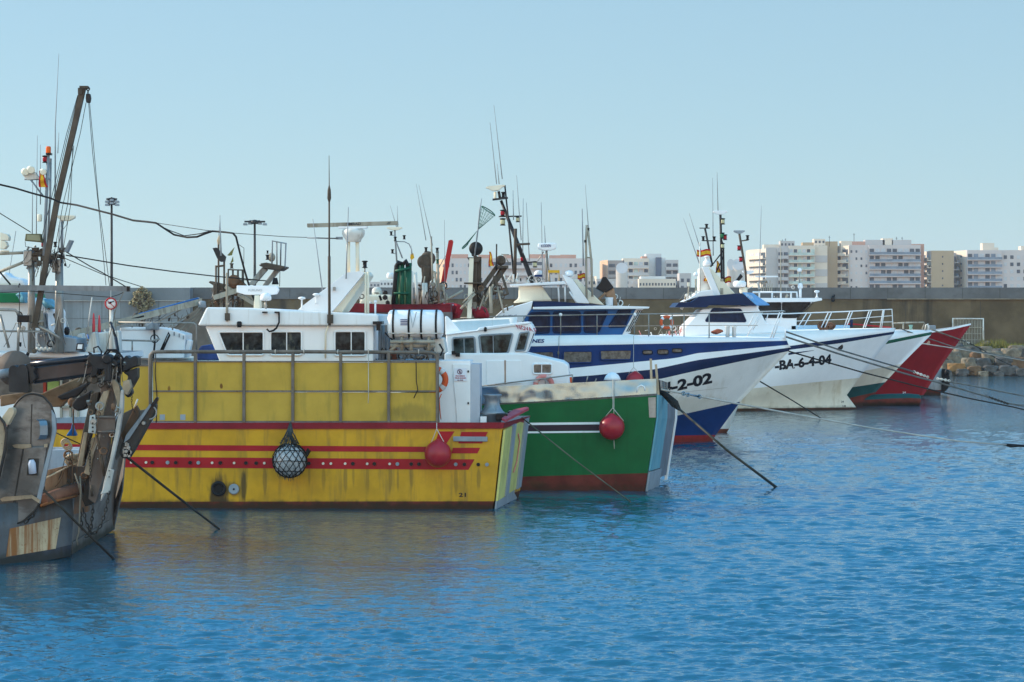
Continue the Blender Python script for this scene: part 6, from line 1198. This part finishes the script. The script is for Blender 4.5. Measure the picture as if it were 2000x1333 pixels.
# ================================================================ DARK STEEL TRAWLER, bottom left
X = Fr(0, 1103, 50)
XB = Fr(110, D=57)          # square-on frame for its stern gear
t = thing('fishing_boat', 'weathered grey steel trawler stern with rust streaked white patch', 'fishing boat', X)
XG = paint('grey steel hull', (.10, .11, .12), .45, .2, .55, (.09, .055, .035), sscale=(1.5, 1.5, .5), sthr=.5, fine=.3, metal=.2, bump=.15, wl=.7)
XW = paint('rust streaked white', (.46, .37, .24), .7, .2, .95, (.26, .10, .03), sscale=(4.2, 4.2, .25), sthr=.42, fine=.7)
XT = paint('weathered transom', (.16, .145, .13), .7, .25, .6, (.10, .06, .045), sscale=(3, 3, .3), fine=.5, wl=.8)
XR = paint('rusted rubbing tube', (.20, .095, .06), .7, .3, .5, (.09, .05, .04), fine=.4)
rows = [([(-120, 1010), (0, 985), (140, 970)], None, 0, 0, 0), ([(-120, 1060), (0, 1038), (144, 1005)], None, 0, 0, 0), ([(-120, 1112), (0, 1092), (105, 1072), (140, 1064)], None, 0, 1, 0), ([(-120, 1130), (0, 1110), (138, 1087)], None, 0, 1, 0)]
m, BX = hull(X, rows, 2.5, 16, drop=.1, deckmi=0)
m.build('hull', [XG, paint('dark waterline band', (.045, .05, .065), .6, .3, .4, fine=.3, wl=.6)], t)
decal(X, BX, [(19, 1033), (119, 1011), (109, 1072), (12, 1088)], 'white_patch', XW, t, 10)
def XQ(px, py, D): return XB.mi @ (C+ray(px, py)*D)
m = M(XB)
m.prism([XQ(140, 950, 56.5), XQ(232, 880, 60.5), XQ(222, 1034, 63.2), XQ(137, 1086, 57.2)], Vector((-.8, 0, 0))); m.build('transom', XT, t)
m = M(XB); m.prism([XQ(222, 1010, 63.0), XQ(222, 1034, 63.2), XQ(137, 1088, 57.0), XQ(140, 1060, 57.0)], Vector((.03, 0, 0))); m.build('transom_foot', XT, t)
m = M(XB); m.prism([XQ(226, 850, 60.6), XQ(246, 862, 60.6), XQ(238, 960, 61.5), XQ(222, 1030, 63), XQ(214, 1030, 63)], Vector((0, .2, 0))); m.build('corner_plate', XT, t)
M(XB).tube([XQ(84, 978, 55.4), XQ(110, 968, 55.8), XQ(152, 955, 56.6), XQ(168, 952, 57)], .14, 12).build('rubbing_tube', XR, t)
M(XB).tube([XQ(80, 988, 55.2), XQ(112, 978, 55.6), XQ(150, 969, 56.2)], .03, 6).build('rust_edge', paint('orange rust', (.24, .10, .04), .9), t)
m = M(XB); m.prism([XQ(88, 920, 56), XQ(150, 905, 57), XQ(150, 950, 57), XQ(88, 962, 56)], Vector((0, .2, 0))); m.build('inner_bulwark', paint('tan inner bulwark', (.36, .23, .14), .8, .25, .6, (.2, .1, .05)), t)
m = M(XB); m.prism([XQ(92, 880, 58), XQ(165, 878, 59), XQ(165, 915, 59), XQ(92, 925, 58)], Vector((0, .2, 0))).prism([XQ(60, 874, 57.8), XQ(168, 874, 59.5), XQ(168, 880, 59.5), XQ(60, 881, 57.8)], Vector((0, .1, 0))); m.build('stern_board', paint('white stern board', (.52, .55, .57), .6, .1, .3), t)
m = M(XB).prism([XQ(132, 912, 56.6), XQ(170, 912, 57.4), XQ(172, 1000, 57.6), XQ(134, 1006, 56.9)], Vector((0, .25, 0))); m.build('stern_bracket', RUST, t)
M(XB).tube([XQ(90, 934, 55.9), XQ(138, 910, 56.5)], .02, 5).build('tan_rod', WOOD, t)
# hydraulic boom
m = M(XB); m.bar(XQ(62, 733, 56), XQ(202, 714, 56), .205, .18); o = m.build('gantry_beam', paint('glossy black steel', (.03, .035, .045), .22, .3, .3, (.05, .025, .015), metal=.5, bump=.08, bs=2), t, bevel=.07)
M(XB).tube([XQ(60, 712, 55.6), XQ(200, 697, 55.6)], .07, 10).build('hydraulic_ram', MATS['glossy black steel'], t)
M(XB).tube([XQ(-40, 736, 55.8), XQ(0, 731, 55.8), XQ(20, 728, 55.8)], .10, 10).build('hydraulic_ram', GREYP, t)
m = M(XB); m.poly(rnd([(17, 766), (17, 720), (22, 714), (30, 714), (34, 719), (38, 713), (48, 712), (54, 720), (56, 768)], 4), -1.5, -1.1); m.build('hinge_block', DSTEEL, t, bevel=.03)
m = M(XB); m.poly([(50, 712), (58, 709), (68, 718), (66, 728), (70, 740), (58, 752), (56, 730)], -1.45, -1.15); m.build('hinge_plate', DSTEEL, t, bevel=.02)
m = M(XB); m.poly([(168, 702), (176, 692), (196, 695), (212, 694), (218, 700), (216, 745), (204, 745), (203, 722), (190, 722), (188, 735), (176, 738), (180, 716)], -1.5, -1.0); m.rev(XB.L(208, 702, -1.55), [(.09, 0), (.11, .03), (.11, .5)], 'y', 16).rev(XB.L(222, 710, -1.4), [(.07, 0), (.09, .03), (.09, .4)], 'y', 14).box(210, 712, 214, 745, -1.56, -1.5); m.build('boom_knuckle', DSTEEL, t, bevel=.03)
m = M(XB); m.poly([(236, 706), (246, 694), (253, 700), (262, 695), (269, 698), (269, 716), (255, 720), (240, 728), (234, 724)], -1.0, -.5).poly([(240, 728), (268, 718), (268, 738), (258, 756), (250, 766), (246, 750), (250, 735)], -.95, -.55).poly([(244, 758), (256, 758), (259, 768), (250, 778), (243, 772)], -.9, -.6); m.build('boom_block', DSTEEL, t, bevel=.03)
M(XB).tube([XQ(208, 694, 56), XQ(216, 684, 56), XQ(228, 689, 56), XQ(234, 706, 56), XQ(230, 732, 56), XQ(218, 742, 56)], .028, 6).tube([XQ(200, 698, 56), XQ(210, 684, 56), XQ(228, 684, 56), XQ(240, 700, 56), XQ(238, 725, 56)], .028, 6).tube([XQ(184, 690, 56), XQ(183, 680, 56), XQ(192, 677, 56), XQ(199, 688, 56), XQ(196, 696, 56)], .02, 6).tube([XQ(226, 660, 56.6), XQ(231, 690, 56.2), XQ(236, 730, 56)], .04, 6).tube([XQ(216, 630, 57), XQ(226, 660, 56.6)], .03, 6).build('hydraulic_hoses', BLKP, t)
M(XB).rev(XB.L(28, 720, -.7), [(.02, 0), (.40, .02), (.40, .07), (.02, .09)], 'y', 36).build('net_drum_flange', paint('brown drum flange', (.11, .09, .08), .6, .2, .3, (.1, .06, .04)), t)
M(XB).poly([(0, 773), (55, 766), (80, 770), (96, 762), (168, 732), (176, 732), (120, 795), (100, 796), (70, 780), (0, 795)], .2, .5).build('timber_boom', paint('dark weathered timber', (.19, .12, .07), .8, .3, .6, (.10, .06, .035), sscale=(1, 4, 6), fine=.4), t, bevel=.03)
m = M(XB).poly([(110, 775), (165, 750), (178, 748), (150, 776), (120, 782)], .1, .2).poly([(140, 788), (150, 778), (166, 770), (178, 762), (176, 785), (166, 800), (152, 804), (142, 798)], -.2, .2); m.build('towing_block', DSTEEL, t, bevel=.04)
M(XB).rev(XB.L(140, 786, .0), [(.05, 0), (.1, .03), (.1, .1)], 'y', 12).tube([(143, 800, 0), (143, 840, 0), (142, 850, 0)], .02, 5).build('hook', RUST, t)
m = M(XB)
for i in range(6): m.torus(XB.L(137+i*3, 899-(i % 3)*2, -.4), .10, .035, Vector((R()-.5, 1, R())).normalized(), 14, 6)
m.build('rope_coil', WOOD, None, label='tan rope coil on the stern of the grey trawler', cat='rope')
m = M(XB)
for i in range(3): m.torus(XB.L(128+i*2, 866+i*3, .1), .10, .02, Vector((.2, 1, .3)).normalized(), 14, 5)
m.build('rope_coil', WOOD, None, label='small tan rope loop above the white stern board of the grey trawler', cat='rope')
M(XB).poly([(128, 852), (138, 838), (141, 825), (144, 838), (150, 852)], .3, .5).build('blue_bag', BLUE2, None, label='small blue bag hanging over the grey trawler stern', cat='bag', bevel=.03)
# trawl doors
DO = paint('worn grey door steel', (.105, .12, .13), .3, .4, .6, (.04, .04, .042), sscale=(1.3, 1.3, 3), sthr=.46, metal=.55, fine=.25, bump=.12, bs=3)
DL = paint('sunlit worn door edge', (.33, .25, .17), .6, .35, .6, (.15, .09, .05), fine=.5)  # sunlight on door edges painted as a pale tone, with worn streaks
DK = paint('dark door steel', (.04, .038, .036), .45, .3, .4, (.08, .04, .02), metal=.3, bump=.1)
td = thing('trawl_door', 'big rounded grey trawl door with a blue bracket hanging at the left edge', 'trawl door', XB, 'trawl doors hung at the stern')
out = rnd([(24, 800), (34, 784), (48, 772), (64, 769), (84, 774), (100, 792), (108, 815), (109, 842), (102, 872), (88, 935), (76, 985), (66, 1000), (44, 1020), (20, 1026), (-30, 1028), (-14, 950), (10, 850)], 6)
m = M(XB).poly(out, -1.95, -1.87); m.build('plate', DO, td, bevel=.015)
m = M(XB); m.tube([(x, y, -1.96) for x, y in out+out[:1]], .022, 6); m.build('rim', DK, td)
m = M(XB).poly([(100, 800), (108, 812), (110, 842), (90, 930), (78, 985), (70, 978), (82, 925), (99, 860), (101, 840)], -2.02, -1.96); m.build('side_band', GREYP, td, bevel=.02)
M(XB).poly([(14, 876), (92, 871), (78, 970), (-10, 975)], -2.01, -1.96).build('lower_plate', DO, td, bevel=.02)
M(XB).poly([(24, 870), (32, 868), (60, 868), (61, 874), (44, 877), (28, 875)], -2.04, -2.0).poly([(0, 975), (8, 971), (62, 967), (78, 977), (76, 983), (62, 974), (4, 980)], -2.05, -2.0).poly([(86, 868), (93, 867), (92, 874), (86, 874)], -2.05, -2.0).build('bright_edge', DL, td)  # strips paint the sunlit edges of the plates
M(XB).bar((46, 874, -2.02), (20, 1024, -2.0), .015, .015).bar((62, 790, -1.96), (60, 868, -1.96), .01, .01).build('weld_seam', DK, td)
bw = M(XB); P_ = [(70, 820, -2.0), (76, 823, -2.12), (78, 832, -2.18), (78, 850, -2.18), (75, 858, -2.1), (69, 859, -2.0)]
for a_, b_ in zip(P_, P_[1:]): bw.sheet([a_, (a_[0]+15, a_[1]-1, a_[2]), (b_[0]+15, b_[1], b_[2]), b_], (0, .03, 0))
bw.build('bracket', paint('blue grey bracket', (.14, .20, .26), .35, .2, metal=.6), td)
M(XB).poly([(55, 896), (76, 896), (74, 929), (52, 929)], -2.03, -2.01).build('socket', DK, td); M(XB).rev(XB.L(64, 925, -2.08), [(.085, 0), (.085, .22), (.05, .30)], Vector((-.08, -.1, 1)).normalized(), 14).build('pipe_stub', paint('blue white pipe', (.50, .55, .66), .4), td)
td = thing('trawl_door', 'second trawl door at the left edge with a pale timber shoe', 'trawl door', XB, 'trawl doors hung at the stern')
M(XB).poly(rnd([(-60, 830), (-30, 815), (0, 818), (10, 832), (12, 850), (6, 900), (-10, 960), (-60, 960)], 6), -2.6, -2.45).build('plate', DL, td, bevel=.02)  # plate painted in the sunlit edge tone
M(XB).poly(rnd([(3, 817), (18, 796), (27, 799), (27, 808), (14, 832)], 3), -2.5, -2.2).build('timber_shoe', WOOD, td, bevel=.03); M(XB).tube([(-4, 812, -2.62), (8, 826, -2.62), (13, 845, -2.62), (9, 880, -2.62), (-8, 965, -2.62)], .035, 6).build('rim', DK, td)
td = thing('trawl_door', 'stack of tall curved trawl door planks seen edge on at the stern', 'trawl door', XB, 'trawl doors hung at the stern')
def plank(pts, o0, o1, mat, nm='plank'): return M(XB).poly(pts, o0, o1).build(nm, mat, td, bevel=.015)
plank([(178, 770), (193, 766), (176, 850), (160, 912), (148, 912), (160, 850)], -1.0, -.6, BRN)
plank([(190, 790), (202, 765), (214, 762), (200, 815), (188, 812)], -1.3, -1.1, DL)
plank([(196, 745), (221, 745), (224, 780), (214, 850), (200, 940), (186, 985), (172, 975), (178, 900), (196, 812)], -.9, -.5, paint('brown grey plate', (.15, .125, .11), .5, .25, .5, (.1, .05, .03), metal=.4))
plank([(216, 742), (224, 742), (232, 752), (236, 770), (232, 800), (226, 815), (228, 785), (222, 765)], -1.35, -1.2, DL)
plank([(222, 745), (230, 748), (238, 762), (236, 780), (230, 790), (229, 770)], -1.2, -.95, GREYP)
plank([(236, 762), (241, 762), (240, 800), (232, 850), (216, 920), (208, 958), (196, 980), (202, 945), (214, 900), (222, 860), (232, 800)], -1.5, -1.3, paint('pale plank edge', (.42, .40, .37), .45, .2, .4, (.2, .12, .08)))  # paler strip along the plank edge
plank([(226, 822), (234, 800), (236, 815), (228, 850), (212, 915), (206, 930), (204, 915), (216, 870)], -1.3, -1.1, DK)
plank([(164, 845), (171, 846), (160, 912), (150, 912)], -1.1, -.8, DL); plank([(178, 856), (192, 854), (180, 900), (176, 930), (164, 925)], -1.0, -.7, DL)
plank([(170, 920), (176, 905), (186, 860), (200, 850), (210, 870), (210, 915), (204, 945), (192, 972), (180, 986), (166, 990), (160, 975)], -.6, -.3, DK, 'lower_plate')
plank([(240, 745), (252, 742), (256, 758), (248, 772), (238, 768)], -1.4, -1.1, DL, 'shoe')
plank([(175, 812), (186, 810), (188, 848), (172, 846)], -1.55, -1.5, paint('drilled plate', (.40, .40, .38), .5, .15, .3), 'drilled_plate')
m = M(XB)
for y in (816, 827, 835, 843): m.rev(XB.L(181, y, -1.57), [(.02, 0), (.02, .02)], 'y', 8)
for y in (920, 932, 960): m.rev(XB.L(213, y, -1.66), [(.014, 0), (.014, .02)], 'y', 8)
m.build('bolt_hole', BLK, td)
plank([(214, 917), (223, 918), (214, 962), (196, 966), (200, 958)], -1.63, -1.58, MATS['drilled plate'], 'drilled_plate')
M(XB).poly([(186, 814), (226, 813), (224, 846), (186, 846)], -1.42, -1.40).tube([(186, 815, -1.5), (226, 815, -1.5)], .03, 6).tube([(184, 845, -1.5), (224, 843, -1.5)], .03, 6).build('roller_box', MATS['brown grey plate'], td)
M(XB).tube([(196, 886, -1.3), (204, 930, -1.2)], .04, 6).tube([(188, 850, -1.3), (196, 880, -1.3)], .03, 6).tube([(178, 948, -1), (180, 970, -1)], .03, 6).build('link_bar', BRN, td)
td = thing('trawl_door', 'grey triangular trawl door plate leaning behind the dark angled one', 'trawl door', XB, 'trawl doors hung at the stern')
M(XB).poly([(240, 808), (262, 797), (272, 802), (286, 800), (240, 880), (228, 900), (222, 890)], -.3, -.2).build('plate', XT, td, bevel=.01)
M(XB).poly([(262, 797), (267, 792), (272, 802), (270, 815), (240, 862), (236, 850)], -.5, -.35).build('brown_flange', RUST, td, bevel=.01); M(XB).tube([(263, 796, -.4), (269, 780, -.4)], .02, 5).build('pin', OFFW, td)
td = thing('trawl_door', 'dark long trawl door angled up to the right over the yellow hull', 'trawl door', XB, 'trawl doors hung at the stern')
M(XB).poly([(236, 868), (246, 850), (290, 792), (300, 787), (306, 791), (304, 806), (262, 882), (252, 897), (238, 896), (232, 886)], -1.0, -.75).build('plate', DK, td, bevel=.04)
M(XB).poly([(241, 866), (246, 850), (292, 790), (296, 792), (252, 858)], -1.06, -1.0).build('light_rib', GREYP, td, bevel=.01); M(XB).poly(rnd([(294, 792), (304, 777), (309, 776), (308, 783), (300, 795)], 2), -1.1, -.95).build('tip', BLKP, td, bevel=.02)
M(XB).torus(XB.L(292, 806, -1.02), .15, .02, Vector((0, 1, 0)), 24, 6, -.9, 1.6).build('cable_loop', STEEL, td)
m = M(XB)
for x, y in ((280, 827), (250, 875), (246, 882)): m.rev(XB.L(x, y, -1.1), [(.035, 0), (.045, .03), (.045, .1)], 'y', 12)
for i in range(9): m.bx(XB.L(240+R()*16, 868+R()*22, -1.05), (.02+.04*R(), .03, .02+.04*R()))
m.build('bolt_heads', STEEL, td)
def chain(lab, pts, off, pitch=.095, r=.014):
    m = M(XB); P = [XB.L(x, y, off) for x, y in pts]; k = 0; acc = 0
    for A, B_ in zip(P, P[1:]):
        L_ = (B_-A).length; n = max(1, round(L_/pitch)); d = (B_-A).normalized()
        for i in range(n):
            c = A.lerp(B_, (i+.5)/n); ax = Vector((0, 1, 0)) if k % 2 else d.cross(Vector((0, 1, 0))).normalized(); ax = ax*.9+Vector((0, .35, 0)); ax = (ax-d*ax.dot(d)).normalized(); s_ = ax.cross(d)
            q = [c+d*cos(2*pi*j/10)*pitch*.62+s_*sin(2*pi*j/10)*pitch*.30 for j in range(11)]; m.tube(q, r, 4, False); k += 1
    return m.build('chain', CHAIN, None, label=lab, cat='chain', group='chains at the trawler stern')
chain('long heavy chain swinging in a bow under the transom', [(214, 948), (211, 975), (206, 1000), (198, 1025), (188, 1040), (175, 1044), (165, 1050)], -1.5)
chain('short chain on the big rounded door lower edge', [(71, 1000), (62, 1010), (48, 1022)], -2.0); chain('chain hanging at the bottom left corner of the picture', [(-2, 1012), (4, 1022), (10, 1032), (2, 1036)], -2.1)
chain('left chain hanging from the dark stern plate', [(155, 990), (158, 1010), (160, 1035)], -1.3); chain('middle chain slanting under the dark stern plate', [(162, 992), (166, 1012), (172, 1032), (178, 1044)], -1.3); chain('third chain straight below the dark stern plate', [(182, 988), (180, 1010), (177, 1040)], -1.3)
chain('thin chain in front of the door planks', [(176, 850), (175, 880), (176, 910), (177, 940)], -1.3, .07, .009); chain('thin chain below the boom knuckle', [(171, 745), (168, 760), (165, 768)], -.9, .07, .01); chain('thin chain in front of the yellow panel', [(258, 768), (257, 785), (259, 800), (264, 806)], -.8, .05, .006)
M(XB).tube([(156, 930, -1.4), (158, 960, -1.42), (156, 990, -1.42), (154, 1040, -1.42), (150, 1055, -1.42), (152, 1065, -1.4)], .02, 5).tube([(146, 925, -1.4), (153, 945, -1.42), (158, 970, -1.4)], .018, 5).build('rope_tail', ROPE, None, label='frayed rope tail hanging at the trawler stern', cat='rope')
DR = paint('dark wet rope', (.04, .033, .026), .7, .3)
rope('mooring_line', 'dark line from the angled trawl door down over the yellow hull', [(236, 884, 56.4), (330, 958, 58.5), (428, 1034, 63.6)], .03, DR)
rope('mooring_line', 'dark line from the rusted tube down to the nearest water', [(85, 957, 54.9), (150, 1022, 55), (222, 1092, 55.9)], .028, DR)
rope('mooring_line', 'thin line crossing behind the door planks', [(106, 844, 57.5), (135, 858, 57.5), (162, 870, 57.5)], .014, DR)

clutter(t, XB, 165, 690, 245, 760, -1.5, -1.1, 26, .17, [BRN, DSTEEL, STEEL], 31, 7)
clutter(td, XB, 172, 780, 232, 900, -1.6, -1.2, 14, .14, [RUST, STEEL], 32, 4)
clutter(t, XB, 120, 880, 190, 960, -1.2, -.4, 14, .18, [RUST, BRN], 33, 5)
def T_(lab): return [o for o in bpy.data.objects if o.get('label', '').startswith(lab)][0]
clutter(T_('white and green boat'), Z, 48, 480, 128, 520, -1.0, -.4, 18, .16, [BRN, BLKP, STEEL], 34, 10)
clutter(T_('white and green boat'), Z, 30, 600, 130, 690, -1.2, .4, 14, .22, [BRN, BLKP, OFFW], 35, 8)
clutter(T_('trawler with slanted'), U, 412, 555, 476, 600, 1.2, 2.4, 20, .25, [BRN, STEEL, RUST], 36, 8)
clutter(T_('trawler with slanted'), U, 150, 640, 240, 695, 0, 2, 14, .25, [OFFW, BRN, BLUE2], 37, 8)
clutter(T_('trawler with slanted'), U, 260, 605, 400, 640, .4, 2, 12, .22, [BRN, BLKP], 38, 10)
clutter(T_('rusty trawler'), E2, 812, 556, 872, 606, .8, 2.2, 24, .26, [BRN, BEAM, DSTEEL], 39, 12)
clutter(T_('boat with a disc'), E3, 905, 560, 992, 606, 1.2, 2.4, 20, .28, [BRN, BEAM, RUST], 40, 14)
clutter(T_('red hulled'), E, 668, 570, 770, 612, .0, 1.5, 14, .2, [BRN, OFFW, BLKP], 41, 6)
clutter(T_('large blue'), B, 980, 540, 1060, 556, 1.6, 3, 10, .2, [OFFW, BLKP, STEEL], 42, 5)
clutter(T_('large blue'), B, 1180, 575, 1240, 600, 2, 3.5, 8, .22, [BRN, OFFW], 43, 3)
clutter(T_('white trawler with navy'), W, 1335, 565, 1375, 590, 1.6, 3, 8, .3, [OFFW, BEAM], 44, 3)
clutter(T_('white trawler with navy'), W, 1240, 635, 1340, 655, .8, 3, 12, .3, [OFFW, BEAM, SALMON], 45, 4)
clutter(T_('white hull with green'), V, 1460, 548, 1560, 582, 2, 4, 10, .3, [OFFW, BEAM], 46, 4)
# ---------------------------------------------------------------- sea air
hz = M(WF); hz.bx((0, 1500, 44), (1400, 1620, 46)); ho = hz.build('haze', [], None, kind='stuff', label='thin sea haze', cat='haze')
hm = bpy.data.materials.new('haze'); hm.use_nodes = True; hn = hm.node_tree; hn.nodes.clear()
hv = hn.nodes.new('ShaderNodeVolumePrincipled'); hv.inputs['Color'].default_value = (.86, .92, 1, 1); hv.inputs['Density'].default_value = .00012; hv.inputs['Anisotropy'].default_value = .2
ou = hn.nodes.new('ShaderNodeOutputMaterial'); hn.links.new(hv.outputs[0], ou.inputs['Volume']); ho.data.materials.append(hm)
